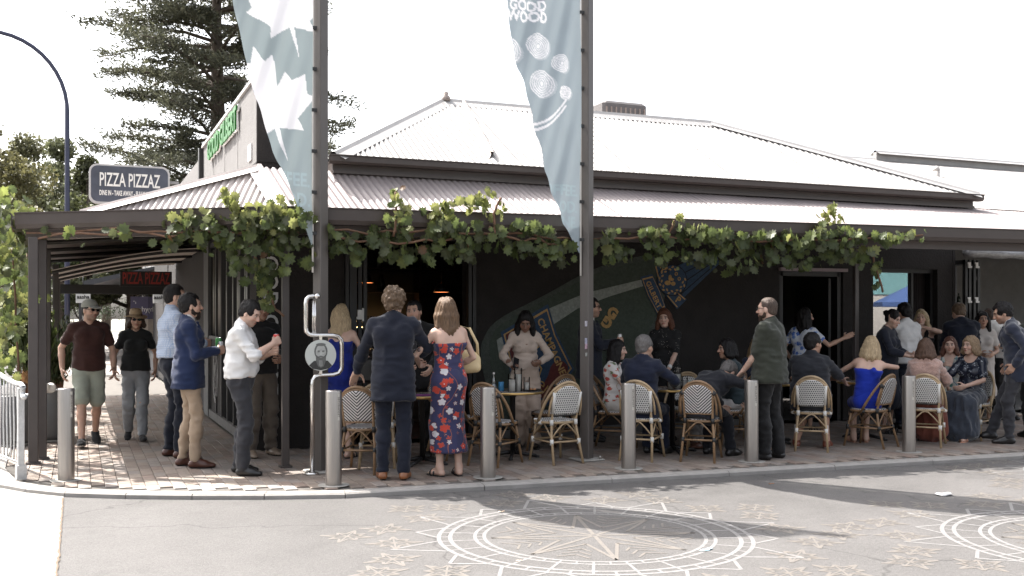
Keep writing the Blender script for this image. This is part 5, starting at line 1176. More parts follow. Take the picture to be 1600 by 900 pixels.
# ------------------------------------------------------------------ across the road, seen only as a reflection in the window
os_ = empty('opposite_shop', (34,-12.5,0), 0, 'teal and cream shop across the road, reflected in the window', 'shop'); MB().box((0,0,3.2),(8,.4,1.2)).build('fascia', mat('teal_paint', (.12,.24,.25), rough=.6), os_); MB().box((0,0,1.3),(8,.3,2.6)).build('wall', mat('opposite_wall', (.35,.33,.31), rough=.8), os_); MB().box((0,0,4.2),(8.4,.6,.8)).build('parapet', mat('opposite_cream', (.55,.42,.33), rough=.8), os_)
um = empty('blue_umbrella', (34.2,-10,0), 0, 'blue market umbrella across the road, reflected in the window', 'umbrella'); MB().lathe([(1.5,2.2),(1.5,2.0),(1.49,2.2),(.7,2.6),(.0,2.95)], n=8, smooth=False, cap=False).build('canopy', mat('umbrella_blue', (.035,.07,.18), rough=.8), um); MB().tube([(0,0,0),(0,0,2.9)], .03, 8).build('pole', STEEL, um)
ns = empty('street_notice', (32.9,-9.4,0), 0, 'white street notice across the road, reflected in the window', 'sign'); MB().bbox((0,0,1.1),(.9,.05,1.1),.01).build('board', SW, ns); v, f = text_mesh('AREA', .26, .003, .006); MB().add(place(v, (0,.03,1.2), (-1,0,0), (0,0,1)), f).build('lettering', BLACK, ns); MB().lathe([(.12,0),(.12,.01),(.09,.01)], (0,0,0), 20).build('ring', mat('sign_red', (.30,.03,.025)), ns)
[c for c in ns.children if c.name.startswith('ring')][0].location = (0,.03,1.5); [c for c in ns.children if c.name.startswith('ring')][0].rotation_euler = (R_(-90),0,0)
SKIN = attr_mat('skin', rough=.46, sss=.12, bump=.08, bscale=260)
def cloth_mat(name, col, rough=.85, var=.1, bump=.25, bscale=90, sheen=.15, spec=.3): return mat('cloth_'+name, col, rough=rough, var=var, vscale=9, bump=bump, bscale=bscale, sheen=sheen, spec=spec)
def hair_mat(col):
    n = 'hair_%d_%d_%d' % tuple(int(c*999) for c in col)
    return mat(n, col, rough=.5, var=.6, vscale=2.2, bump=.6, bscale=3.0, stretch=(60,60,7), spec=.22)
LEATHER = lambda n, c: mat('leather_'+n, c, rough=.32, var=.2, vscale=14, bump=.08, bscale=120)
SOLE = mat('shoe_sole', (.02,.018,.016), rough=.7); WSOLE = mat('white_sole', (.6,.58,.55), rough=.7)
CAMXY = Vector((0,0))
PEOPLE = []
class Person:
    def __init__(s, label, loc, face, ht=1.75, tone=(.52,.33,.25), hair=(.03,.02,.015), q=1.1, group='guests and passers-by at the corner', **fig):
        d = CAMXY-Vector(loc[:2]); yaw = math.atan2(d.y, d.x)+R_(face)-R_(90)
        s.root = empty('person', (loc[0], loc[1], loc[2] if len(loc) > 2 else 0), yaw, label, 'person', group)
        s.F = Figure(**fig); s.k = ht/1.75; s.tone, s.hc, s.q = tone, hair, q
        PEOPLE.append(s)
    def put(s, name, S, m, h=.011, rel=1, wr=0.0, fold=(8,8,18), noise=None, col=None, mi=None, parent=None):
        v, F = S.mesh(h*s.q)
        if len(v) == 0: return None
        if rel: v = relax(v, F, rel)
        if wr:
            n = vnormals(v, F); a = vnoise(v*A3(*fold)+3.1, 5); b = vnoise(v*A3(*fold)*2.3, 9)
            v = v+n*(wr*1.35*((1-np.abs(a)*2.4)*.75+.45*b))[:, None]
        if noise is not None:
            n = vnormals(v, F); v = v+n*noise(v)[:, None]
        c = col(v) if col else None; midx = mi(v, F) if mi else None
        o = mesh_from(name, v*s.k, F, m, parent or s.root, c, midx=midx)
        return o
    def body(s, bare_arms=False, bare_legs=False, feet=False, shoulders=False, brow=1.0, stubble=0.0, lip=None, core=True):
        f = s.F; parts = []
        S = Field(); f.torso(S, -.004 if not shoulders else .0)
        for i in (0,1): f.uarm(S, i, 0 if bare_arms else -.004); f.leg(S, i, 0 if bare_legs else -.006)
        S.cone(f.nb-f.Rc @ A3(0,0,.03), f.nt, .05, .045, k=.03)
        h = (.016 if (bare_arms or bare_legs or shoulders) else .026)*s.q
        v, F = S.mesh(h); v = relax(v, F, 1); parts.append((v, F, np.tile(np.array(s.tone), (len(v),1))*(1+.08*vnoise(v*25, 2))[:, None]))
        S = Field(); f.headf(S); f.neck(S); v, F = S.mesh(.0064*s.q); parts.append((v, F, f.headcol(v, s.tone, s.hc, brow, stubble, lip)))
        for i in (0,1):
            S = Field(); f.farm(S, i, t0=.0 if bare_arms else .45); f.hand(S, i); v, F = S.mesh(.0074*s.q)
            parts.append((v, F, np.tile(np.array(s.tone), (len(v),1))*(1+.09*vnoise(v*25, 2))[:, None]))
            if feet:
                S = Field(); f.foot(S, i); S.cone(f.ank[i]+nrm(f.knee[i]-f.ank[i])*.06, f.ank[i], .036, .035)
                v, F = S.mesh(.011*s.q); parts.append((v, F, np.tile(np.array(s.tone), (len(v),1))))
        o = 0; V, FF, C = [], [], []
        for v, F, c in parts: V.append(v); FF.append(F+o); C.append(c); o += len(v)
        mesh_from('body', np.concatenate(V)*s.k, np.concatenate(FF), SKIN, s.root, np.clip(np.concatenate(C), 0, 1)); return s
    # ------------------------------------------------ hair
    def hair(s, style='short', t=.011, L=.3, col=None, back=(0,-.02), part=0, lift=0.0, fringe=0):
        f = s.F; H, R = f.H, f.Rh; S = Field(); c = .95 if f.fem else 1
        S.ell(H(0,-.018,.036+lift), A3(.0765*c+t, .099*c+t, .09+t), R, k=0)
        S.ell(H(0,-.052,-.025), A3(.064*c+t*.7, .055+t*.6, .065), R, k=.02)
        if style in ('short','curly','fade','receding'):
            S.ell(H(0,.125,-.045-(.0 if style != 'receding' else -.03)), A3(.098,.09,.135), R, k=.012, op=1)
            if style != 'curly': S.ell(H(.05,.075,.06), A3(.02,.03,.03), R, k=.02, op=1); S.ell(H(-.05,.075,.06), A3(.02,.03,.03), R, k=.02, op=1)
            for sg in (-1,1): S.ell(H(sg*.09,.002,-.04), A3(.034,.034,.045), R, k=.006, op=1)
            S.cut(H(0,.035,-.02), R @ A3(0,.42,-.9))
            if style in ('fade','receding'): S.ell(H(0,.04,.11), A3(.07,.1,.055), R, k=.01, op=1) if style == 'receding' else None
            fr = 46 if style != 'curly' else 30; am = t*(.42 if style != 'curly' else .8)
            s.put('hair', S, hair_mat(col or s.hc), .0074, 0, noise=lambda v: am*vnoise(v*fr, 11)+am*.6*vnoise(v*fr*2.1, 12))
        else:
            S.ell(H(part*.02,.128,-.05-fringe), A3(.084,.092,.138), R, k=.014, op=1)
            S.cut(H(0,.03,-.06), R @ A3(0,.5,-.86))
            dn = A3(0,0,-1); n = 9
            for j in range(n):
                a = math.radians(-112+224*j/(n-1)); x, y = math.sin(a), -math.cos(a)
                p0 = H(x*.066*c, y*.078-.012, .02); ll = L*(1+.22*math.sin(j*2.3+f.hc[2]*40))*(1 if abs(j-4) < 4 else .92)
                p1 = H(x*(.082*c+t*.5), y*.088-.012, -.05)
                p2 = H(x*.085, y*.085-.012, -.06)+dn*ll*.5+f.Rc @ A3(x*.02, back[1]*.6, 0)
                p3 = H(x*.085, y*.075-.012, -.06)+dn*ll+f.Rc @ A3(x*.025+back[0], back[1], 0)
                S.cone(p0, p1, .03+t*.4, .03+t*.3, k=.02)
                if style == 'long' or (style == 'bob' and True): S.cone(p1, p2, .029+t*.3, .03, k=.018).cone(p2, p3, .03, .014, k=.018)
            if style == 'bun':
                S.p = S.p[:4]; S.cut(H(0,.03,-.03), R @ A3(0,.42,-.9)); S.ell(H(0,-.125,.045), A3(.042,.04,.04), R, k=.01)
            s.put('hair', S, hair_mat(col or s.hc), .0082, 1, noise=lambda v: .0085*vnoise(v*A3(58,58,9), 11)+.009*vnoise(v*A3(19,19,8), 12))
        return s
    def beard(s, t=.01, L=.02, col=None):
        f = s.F; H, R = f.H, f.Rh; S = Field()
        S.ell(H(0,.03,-.07), A3(.055+t*.6,.054+t,.045+t*.3), R, k=.01).ell(H(0,.066,-.1-L*.5), A3(.028+t*.5,.02+t,.022+L*.6), R, k=.02)
        S.ell(H(0,.095,-.05), A3(.026,.012,.006), R, k=.006)
        for sg in (-1,1): S.cone(H(sg*.062,.0,-.02), H(sg*.055,.015,-.07), .009+t*.5, .016+t*.5, k=.01); S.ell(H(sg*.04,.075,-.025), A3(.027,.03,.021), R, k=.01, op=1)
        S.ell(H(0,.11,-.0665), A3(.02,.022,.0075), R, k=.004, op=1).ell(H(0,.08,-.02), A3(.05,.04,.026), R, k=.01, op=1)
        s.put('beard', S, hair_mat(col or s.hc), .0058, 0, noise=lambda v: .0022*vnoise(v*90, 4)); return s
    # ------------------------------------------------ clothes
    def top(s, m, sleeve=.6, e=.013, loose=.012, hem=-.07, collar=0.0, name='shirt', neck=.0, wr=.006, cuff=None, flare=.0, es=.012, vneck=0, scoop=0):
        """T-shirt (sleeve<1), rolled sleeves (1..1.4), long sleeves (2)"""
        f = s.F; S = Field(); f.torso(S, e, loose)
        X = f.Rp @ A3(1,0,0)
        S.cone(f.pel+f.Rp @ A3(0,0,.12), f.pel+f.Rp @ A3(0,-.006,hem-.05), .15*f.g+e+loose, (.158 if not f.fem else .165)*f.g+e+loose+flare, k=.03, flat=.78, right=X)
        for i in (0,1):
            f.uarm(S, i, es, es+.006, t=min(sleeve, 1.0))
            if sleeve > 1: f.farm(S, i, es+.008, es+(.004 if sleeve >= 1.9 else .012), t=min(sleeve-1, .95))
        if collar: S.cone(f.nb+f.Rc @ A3(0,0,-.01), f.nb+nrm(f.nt-f.nb)*.03*collar, .069 if not f.fem else .06, (.063 if not f.fem else .055), k=.012)
        S.cut(f.pel+f.Rp @ A3(0,0,hem), f.Rp @ A3(0,0,-1))
        if scoop: S.ell(f.nb+f.Rc @ A3(0,.05,.0), A3(.09,.12,scoop), f.Rc, k=.01, op=1)
        elif not collar: S.ell(f.nb+f.Rc @ A3(0,.025,.055), A3(.075,.075,.06), f.Rc, k=.006, op=1)
        if vneck: S.cone(f.nb+f.Rc @ A3(0,.09,.04), f.chest+f.Rc @ A3(0,.15,.1-vneck), .05, .004, k=.006, op=1)
        o = s.put(name, S, m, .014, 1, wr=wr); s.last = o; return s
    def jacket(s, m, e=.021, hem=-.2, open_=.0, lap=True, shirt=None, tie=None, name='jacket', wr=.006, cuff=True, square=None):
        f = s.F; S = Field(); f.torso(S, e, .012); X = f.Rp @ A3(1,0,0); Xc = f.Rc
        S.cone(f.pel+f.Rp @ A3(0,0,.14), f.pel+f.Rp @ A3(0,-.012,hem-.03), .15*f.g+e+.012, .172*f.g+e+.022, k=.04, flat=.8, right=X)
        for i, sg in ((0,-1),(1,1)):
            S.ell(f.sh[i]+Xc @ A3(sg*.004,0,.004), A3(.058,.06,.058), Xc, k=.03)
            f.uarm(S, i, .015, .014); f.farm(S, i, .014, .017, t=.93)
        vb = -.1
        P = lambda x,y,z: f.chest+Xc @ A3(x,y,z)
        if shirt is not None:
            if lap:
                for sg in (-1,1):
                    S.cone(P(sg*.075,.085,.17), P(sg*.075,.135,.06), .016, .022, k=.012, flat=.5, right=Xc @ A3(1,0,0)).cone(P(sg*.075,.135,.06), P(sg*.006,.165,vb-.02), .022, .008, k=.012, flat=.5, right=Xc @ A3(1,0,0))
            S.cone(P(0,.1,.21), P(0,.2,vb), .072+open_, .004+open_*.5, k=.004, op=1, flat=.99, right=Xc @ A3(1,0,0))
        S.cone(f.nb+Xc @ A3(0,-.01,-.02), f.nb+nrm(f.nt-f.nb)*.022, .078, .07, k=.02)
        S.cone(f.nb+Xc @ A3(0,.02,-.02), f.nt+Xc @ A3(0,.03,.03), .066, .066, k=.004, op=1)
        S.cut(f.pel+f.Rp @ A3(0,0,hem), f.Rp @ A3(0,0,-1))
        if open_: S.cone(P(0,.2,.2), f.pel+f.Rp @ A3(0,.22,hem-.1), .07, .1, k=.01, op=1)
        s.put(name, S, m, .0132, 1, wr=wr)
        if shirt is not None:
            S = Field(); f.torso(S, .006, .004); S.cone(f.nb+Xc @ A3(0,0,-.01), f.nb+nrm(f.nt-f.nb)*.034, .068 if not f.fem else .058, .0625 if not f.fem else .054, k=.012)
            if cuff:
                for i in (0,1): w = f.wr[i]; d = f.hd[i]; S.cone(w-d*.035, w-d*.004, .037, .035, k=.002)
            s.put('shirt', S, shirt, .0132, 1, wr=.003)
        if tie is not None:
            S = Field(); S.ell(P(0,.112,.155), A3(.019,.014,.02), Xc, k=.005).cone(P(0,.118,.14), P(0,.16,.02), .014, .024, k=.006, flat=.4, right=Xc @ A3(1,0,0)).cone(P(0,.16,.02), P(0,.165,-.1), .024, .032, k=.006, flat=.4, right=Xc @ A3(1,0,0))
            s.put('tie', S, tie, .008, 0)
        return s
    def trousers(s, m, e=.01, e2=.012, e3=.018, rise=.09, t=.98, name='trousers', wr=.010, belt=None):
        f = s.F; S = Field(); X = f.Rp @ A3(1,0,0); g = f.g
        S.ell(f.pel+f.Rp @ A3(0,-.01,.0), A3((.165 if f.fem else .158)*g+e,.115*g+e,.125+e), f.Rp, k=.03)
        for sg in (-1,1): S.ell(f.pel+f.Rp @ A3(sg*.07,-.045,-.055), A3(.08*g+e,.073*g+e,.085+e), f.Rp, k=.03)
        S.cone(f.pel+f.Rp @ A3(0,0,.0), f.pel+f.Rp @ A3(0,0,.14), .152*g+e, .142*g+e, k=.02, flat=.76, right=X)
        for i in (0,1): f.leg(S, i, e, e2, e3, t=t)
        S.cut(f.pel+f.Rp @ A3(0,0,rise), f.Rp @ A3(0,0,1))
        if t >= .9:
            for i in (0,1): pass
        o = s.put(name, S, m, .014, 1, wr=wr, fold=(10,10,15))
        if belt is not None:
            S = Field(); S.cone(f.pel+f.Rp @ A3(0,0,rise-.035), f.pel+f.Rp @ A3(0,0,rise), .153*g+e, .151*g+e, k=.0, flat=.77, right=X)
            S.cut(f.pel+f.Rp @ A3(0,0,rise-.032), f.Rp @ A3(0,0,-1)).cut(f.pel+f.Rp @ A3(0,0,rise+.004), f.Rp @ A3(0,0,1)); s.put('belt', S, belt, .01, 0, parent=o)
        return s
    def shorts(s, m, t=.75, e=.016, e2=.035):
        f = s.F; S = Field(); X = f.Rp @ A3(1,0,0); g = f.g
        S.ell(f.pel+f.Rp @ A3(0,-.01,.0), A3((.165 if f.fem else .158)*g+e,.115*g+e,.125+e), f.Rp, k=.03)
        for sg in (-1,1): S.ell(f.pel+f.Rp @ A3(sg*.07,-.045,-.055), A3(.08*g+e,.073*g+e,.085+e), f.Rp, k=.03)
        S.cone(f.pel, f.pel+f.Rp @ A3(0,0,.12), .152*g+e, .142*g+e, k=.02, flat=.76, right=X)
        for i in (0,1): b = f.hip[i]+(f.knee[i]-f.hip[i])*t; S.cone(f.hip[i], b, .083*g+e, .062*g+e2, k=.025)
        for i in (0,1): pass
        s.put('shorts', S, m, .014, 1, wr=.006); return s
    def skirt(s, m, hem=.1, w=(.16,.2,.24), flat=.75, name='skirt', wr=.008, fold=(14,14,2.5), top=.1, fwd=0.0):
        """hem is the height above the ground; for a standing figure"""
        f = s.F; S = Field(); X = f.Rp @ A3(1,0,0)
        a = f.pel+f.Rp @ A3(0,0,top); k = (f.knee[0]+f.knee[1])/2; b = (f.ank[0]+f.ank[1])/2; b = A3(b[0], b[1]+fwd, hem)
        S.ell(f.pel+f.Rp @ A3(0,-.01,.0), A3(.178*f.g,.13*f.g,.14), f.Rp, k=.03)
        for sg in (-1,1): S.ell(f.pel+f.Rp @ A3(sg*.07,-.06,-.05), A3(.09*f.g,.085*f.g,.09), f.Rp, k=.03)
        S.cone(a, f.pel+f.Rp @ A3(0,0,-.02), w[0]*.85, w[0], k=.03, flat=flat, right=X)
        if hem < .5: S.cone(f.pel+f.Rp @ A3(0,0,-.04), k, w[0], w[1], k=.03, flat=flat, right=X).cone(k, b, w[1], w[2], k=.03, flat=min(flat+.1,.98), right=X)
        else: S.cone(f.pel+f.Rp @ A3(0,0,-.04), A3(k[0],k[1],hem), w[0], w[1], k=.03, flat=flat, right=X)
        S.cut((0,0,hem), (0,0,-1)); S.cut(a, f.Rp @ A3(0,0,1))
        s.put(name, S, m, .014, 1, wr=wr, fold=fold); return s
    def lapskirt(s, m, t=1.0, e=.03, name='skirt', drop=.0, wr=.008):
        """skirt of a seated figure: hips, both thighs joined and a drop below the knees"""
        f = s.F; S = Field(); X = f.Rp @ A3(1,0,0)
        S.ell(f.pel+f.Rp @ A3(0,-.01,.0), A3(.178*f.g,.13*f.g,.14), f.Rp, k=.03)
        for sg in (-1,1): S.ell(f.pel+f.Rp @ A3(sg*.07,-.055,-.05), A3(.09*f.g,.085*f.g,.09), f.Rp, k=.03)
        S.cone(f.pel, f.pel+f.Rp @ A3(0,0,.12), .155, .135, k=.03, flat=.76, right=X)
        for i in (0,1): S.cone(f.hip[i], f.hip[i]+(f.knee[i]-f.hip[i])*t, .088+e*.4, .06+e, k=.05)
        hm = [f.hip[i]+(f.knee[i]-f.hip[i])*min(t,1) for i in (0,1)]; S.cone((f.hip[0]+f.hip[1])/2, (hm[0]+hm[1])/2, .1, .07+e*.5, k=.05)
        if drop:
            for i in (0,1): S.cone(f.knee[i], f.knee[i]+(f.ank[i]-f.knee[i])*drop, .06+e, .07+e*1.6, k=.05)
            S.cone(sum(f.knee)/2, sum(f.knee)/2+(sum(f.ank)/2-sum(f.knee)/2)*drop, .08+e, .1+e*1.5, k=.05)
        s.put(name, S, m, .014, 1, wr=wr, fold=(12,12,4)); return s
    def bodice(s, m, top=.04, e=.009, hem=-.05, straps=(), name='dress_top', wr=.004, back=None):
        """sleeveless top cut straight above the bust; straps lists the sides that carry one"""
        f = s.F; S = Field(); f.torso(S, e, .004); S.cut(f.chest+f.Rc @ A3(0,0,top), f.Rc @ A3(0,-.12,1)); 
        for sg in straps: S.cone(f.chest+f.Rc @ A3(sg*.075,.1,.02), f.sh[(sg+1)//2]+f.Rc @ A3(-sg*.055,.01,.055), .032, .03, k=.01).cone(f.sh[(sg+1)//2]+f.Rc @ A3(-sg*.055,.01,.055), f.chest+f.Rc @ A3(sg*.06,-.11,.02), .03, .035, k=.01)
        S.cone(f.pel+f.Rp @ A3(0,0,.12), f.pel+f.Rp @ A3(0,0,hem-.03), .14*f.g+e, .165*f.g+e, k=.03, flat=.76, right=f.Rp @ A3(1,0,0))
        S.cut(f.pel+f.Rp @ A3(0,0,hem), f.Rp @ A3(0,0,-1))
        s.put(name, S, m, .0132, 1, wr=wr); return s
    def shoes(s, m, sole=SOLE, e=.006, heel=0, name='shoe', high=0):
        f = s.F
        for i in (0,1):
            S = Field(); f.foot(S, i, e); R = f.fR[i]; A = f.ank[i]-R @ A3(0,0,.085)
            S.cut(f.ank[i]+R @ A3(0,-.01,.005+high), R @ A3(0,-.25,1))
            A0 = A.copy()
            def mi(v, F, A0=A0, R=R): return (((v[F].mean(1)-A0) @ R)[:, 2] < .016).astype(int)
            s.put(name, S, [m, sole], .011, 1, mi=mi)
        return s
    def sandals(s, m, name='sandal', heel=0.0):
        f = s.F
        for i in (0,1):
            R = f.fR[i]; A = f.ank[i]-R @ A3(0,0,.085); P = lambda x,y,z: A+R @ A3(x,y,z); S = Field(); q = .9
            S.cone(P(0,-.04,.002), P(0,.1,.002), .036*q, .046*q, k=.01, flat=.35, right=R @ A3(1,0,0)).cone(P(0,.1,.002), P(0,.175,.002), .046*q, .034*q, k=.01, flat=.35, right=R @ A3(1,0,0))
            for y, r in ((.1,.05),(.05,.045)):
                a = [P(r*math.cos(t), y, .018+r*.95*math.sin(t)) for t in np.linspace(0, math.pi, 7)]
                for j in range(6): S.cone(a[j], a[j+1], .011, .011, k=.004)
            if heel: S.cone(P(0,-.035,0), P(0,-.03,-heel), .024, .02, k=.004)
            s.put(name, S, m, .0095, 0)
        return s
    # ------------------------------------------------ things worn on the head
    def glasses(s, m, dark=True):
        f = s.F; b = MB(); k = s.k
        P = lambda x,y,z: f.H(x,y,z)*k
        for sg in (-1,1):
            pts = [P(sg*.033+.024*math.cos(t), .1-.25*abs(.024*math.cos(t)+.0)*0, .004+.0175*math.sin(t)) for t in np.linspace(0, 2*math.pi, 13)[:-1]]
            if dark:
                bk = [P(sg*.033+.024*math.cos(t), .095, .004+.0175*math.sin(t)) for t in np.linspace(0, 2*math.pi, 13)[:-1]]
                b.add(pts+bk, [tuple(range(12)), tuple(range(23,11,-1))]+[(i,(i+1)%12,12+(i+1)%12,12+i) for i in range(12)])
            else: b.tube(pts, .0022, 5, closed=True)
            b.tube([P(sg*.056,.097,.012), P(sg*.077,.06,.012), P(sg*.08,-.005,.008)], .0028, 5)
        b.tube([P(-.011,.101,.008), P(.011,.101,.008)], .0028, 5)
        b.build('glasses', m, s.root); return s
    def cap(s, m):
        f = s.F; S = Field(); H, R = f.H, f.Rh
        S.ell(H(0,-.016,.045), A3(.089,.111,.092), R, k=0).cut(H(0,.0,.035), R @ A3(0,.02,-1))
        o = s.put('cap', S, m, .008, 1, wr=.0015)
        S = Field(); S.ell(H(0,.1,.036), A3(.078,.085,.009), R @ rotx(-12), k=0).cut(H(0,.07,.0), R @ A3(0,-1,0)); s.put('cap_brim', S, m, .006, 0, parent=o)
        return s
    def straw_hat(s, m, band):
        f = s.F; H, R = f.H, f.Rh; b = MB(); k = s.k; T = rotx(-4)
        def ring(r, z, wob=0): return [H(0,0,0)*k+(R @ T @ A3(r*.92*math.cos(t), -.015+r*1.08*math.sin(t), z+wob*math.sin(2*t)))*k for t in np.linspace(0, 2*math.pi, 29)[:-1]]
        rs = [ring(.165,.043,.012), ring(.125,.052,.008), ring(.092,.056), ring(.088,.1), ring(.08,.138), ring(.05,.152), ring(.01,.146)]
        v = [p for r in rs for p in r]; n = 28
        fs = [(i*n+j, i*n+(j+1)%n, (i+1)*n+(j+1)%n, (i+1)*n+j) for i in range(len(rs)-1) for j in range(n)]
        b.add(v, fs, True); o = b.build('straw_hat', m, s.root)
        md = o.modifiers.new('thickness', 'SOLIDIFY'); md.thickness = .004
        b = MB(); r0, r1 = ring(.0925,.06), ring(.0905,.082)
        b.add(r0+r1, [(j,(j+1)%n,n+(j+1)%n,n+j) for j in range(n)], True); b.build('hat_band', band, o); return s
    def w(s, i, off=(0,0,0)):
        """world position of wrist i plus an offset along hand direction, palm normal and up"""
        f = s.F; p = (f.wr[i]+f.hd[i]*off[0]+f.pn[i]*off[1]+A3(0,0,off[2]))*s.k
        return s.root.matrix_basis @ Vector(p) if False else Matrix.Translation(s.root.location) @ Matrix.Rotation(s.root.rotation_euler.z, 4, 'Z') @ Vector(p)
def drink_can(m, loc, label, tilt=(0,0)):
    b = MB(); b.lathe([(.024,0),(.027,.004),(.0315,.012),(.0315,.1),(.027,.116),(.0255,.121)], n=20); o = b.build('drink_can', m); o.location = loc; o.rotation_euler = (tilt[0], tilt[1], 0)
    MB().lathe([(.0255,.118),(.0262,.1225),(.0245,.1225),(.0235,.1195)], n=20).build('rim', mat('aluminium', (.75,.75,.76), rough=.25, metal=1), o)
    return tag(o, label, 'can')
# ------------------------------------------------------------------ the people
def floral(name, base, cols, scale=9.0, thr=.38, lobes=5):
    if name in MATS: return MATS[name]
    m = bpy.data.materials.new(name); m.use_nodes = True; MATS[name] = m; t = m.node_tree; L = t.links; b = t.nodes['Principled BSDF']; b.inputs['Roughness'].default_value = .8; b.inputs['Sheen Weight'].default_value = .15
    N = lambda ty: t.nodes.new(ty)
    def mth(op, a, b_=None):
        n = N('ShaderNodeMath'); n.operation = op
        for i, q in enumerate((a, b_)):
            if q is None: continue
            if isinstance(q, (int,float)): n.inputs[i].default_value = q
            else: L.new(q, n.inputs[i])
        return n.outputs[0]
    tc = N('ShaderNodeTexCoord'); nz = N('ShaderNodeTexNoise'); nz.inputs['Scale'].default_value = scale*1.4; L.new(tc.outputs['Object'], nz.inputs['Vector'])
    sc = N('ShaderNodeVectorMath'); sc.operation = 'MULTIPLY'; sc.inputs[1].default_value = (scale, scale*.55, scale); L.new(tc.outputs['Object'], sc.inputs[0])
    v = N('ShaderNodeTexVoronoi'); v.inputs['Scale'].default_value = 1.0; v.inputs['Randomness'].default_value = .8; L.new(sc.outputs[0], v.inputs['Vector'])
    df = N('ShaderNodeVectorMath'); df.operation = 'SUBTRACT'; L.new(sc.outputs[0], df.inputs[0]); L.new(v.outputs['Position'], df.inputs[1])
    sp = N('ShaderNodeSeparateXYZ'); L.new(df.outputs[0], sp.inputs[0]); ang = mth('ARCTAN2', sp.outputs[2], sp.outputs[0])
    rnd = N('ShaderNodeSeparateColor'); L.new(v.outputs['Color'], rnd.inputs[0])
    pet = mth('ADD', mth('MULTIPLY', mth('ABSOLUTE', mth('SINE', mth('ADD', mth('MULTIPLY', ang, lobes/2), mth('MULTIPLY', rnd.outputs[1], 6)))), .16), mth('ADD', mth('MULTIPLY', rnd.outputs[0], .22), thr-.26))
    mask = mth('LESS_THAN', v.outputs['Distance'], pet); ctr = mth('LESS_THAN', v.outputs['Distance'], .085)
    rim = mth('LESS_THAN', v.outputs['Distance'], mth('ADD', pet, .05))
    def mix(f, a, c):
        n = N('ShaderNodeMix'); n.data_type = 'RGBA'; L.new(f, n.inputs['Factor'])
        for k, q in (('A',a),('B',c)):
            if isinstance(q, tuple): n.inputs[k].default_value = (*q,1)
            else: L.new(q, n.inputs[k])
        return n.outputs['Result']
    c1 = mix(mth('GREATER_THAN', rnd.outputs[2], .72), cols[0], cols[1]); col = mix(rim, base, cols[2]); col = mix(mask, col, c1); col = mix(ctr, col, cols[1])
    wv = N('ShaderNodeTexWave'); wv.inputs['Scale'].default_value = scale*.12; wv.inputs['Distortion'].default_value = 9; L.new(tc.outputs['Object'], wv.inputs['Vector']); col = mix(mth('MULTIPLY', mth('GREATER_THAN', wv.outputs['Fac'], .997), mth('SUBTRACT', 1, rim)), col, cols[2])
    L.new(col, b.inputs['Base Color']); return m
def speckle(name, base, fleck, scale=70, rough=.4, thr=.18):
    m = mat(name, base, rough=rough, var=.2); t = m.node_tree; L = t.links; b = t.nodes['Principled BSDF']
    tc = t.nodes.new('ShaderNodeTexCoord'); v = t.nodes.new('ShaderNodeTexVoronoi'); v.inputs['Scale'].default_value = scale; L.new(tc.outputs['Object'], v.inputs['Vector'])
    n = t.nodes.new('ShaderNodeTexNoise'); n.inputs['Scale'].default_value = scale*.25; L.new(tc.outputs['Object'], n.inputs['Vector'])
    r = t.nodes.new('ShaderNodeMath'); r.operation = 'MULTIPLY'; a = t.nodes.new('ShaderNodeMath'); a.operation = 'LESS_THAN'; a.inputs[1].default_value = thr*2; c = t.nodes.new('ShaderNodeMath'); c.operation = 'GREATER_THAN'; c.inputs[1].default_value = .52
    L.new(v.outputs['Distance'], a.inputs[0]); L.new(n.outputs['Fac'], c.inputs[0]); L.new(a.outputs[0], r.inputs[0]); L.new(c.outputs[0], r.inputs[1])
    mx = t.nodes.new('ShaderNodeMix'); mx.data_type = 'RGBA'; L.new(r.outputs[0], mx.inputs['Factor']); L.new(t.nodes[m['mx']].outputs[0], mx.inputs['A']); mx.inputs['B'].default_value = (*fleck,1); L.new(mx.outputs['Result'], b.inputs['Base Color']); return m
def check(name, base, line, s=110):
    m = mat(name, base, rough=.85, var=.06, sheen=.1); t = m.node_tree; L = t.links; b = t.nodes['Principled BSDF']; tc = t.nodes.new('ShaderNodeTexCoord'); sp = t.nodes.new('ShaderNodeSeparateXYZ'); L.new(tc.outputs['Object'], sp.inputs[0]); o = []
    for k in (0,2):
        a = t.nodes.new('ShaderNodeMath'); a.operation = 'MULTIPLY'; a.inputs[1].default_value = s/2.2; L.new(sp.outputs[k], a.inputs[0]); f = t.nodes.new('ShaderNodeMath'); f.operation = 'FRACT'; L.new(a.outputs[0], f.inputs[0]); g = t.nodes.new('ShaderNodeMath'); g.operation = 'LESS_THAN'; g.inputs[1].default_value = .35; L.new(f.outputs[0], g.inputs[0]); o.append(g)
    ad = t.nodes.new('ShaderNodeMath'); ad.operation = 'MAXIMUM'; L.new(o[0].outputs[0], ad.inputs[0]); L.new(o[1].outputs[0], ad.inputs[1]); ml = t.nodes.new('ShaderNodeMath'); ml.operation = 'MULTIPLY'; ml.inputs[1].default_value = .8; L.new(ad.outputs[0], ml.inputs[0])
    mx = t.nodes.new('ShaderNodeMix'); mx.data_type = 'RGBA'; L.new(ml.outputs[0], mx.inputs['Factor']); L.new(t.nodes[m['mx']].outputs[0], mx.inputs['A']); mx.inputs['B'].default_value = (*line,1); L.new(mx.outputs['Result'], b.inputs['Base Color']); return m
C = cloth_mat
navy, navy2, black, char = C('navy',(.0052,.0072,.0165)), C('bright_navy',(.008,.017,.055)), C('black',(.007,.0065,.007)), C('charcoal',(.030,.030,.035))
white, beige, khaki, olive = C('white',(.62,.61,.60)), C('chino_beige',(.34,.255,.18)), C('khaki',(.10,.08,.062)), C('olive',(.030,.033,.024))
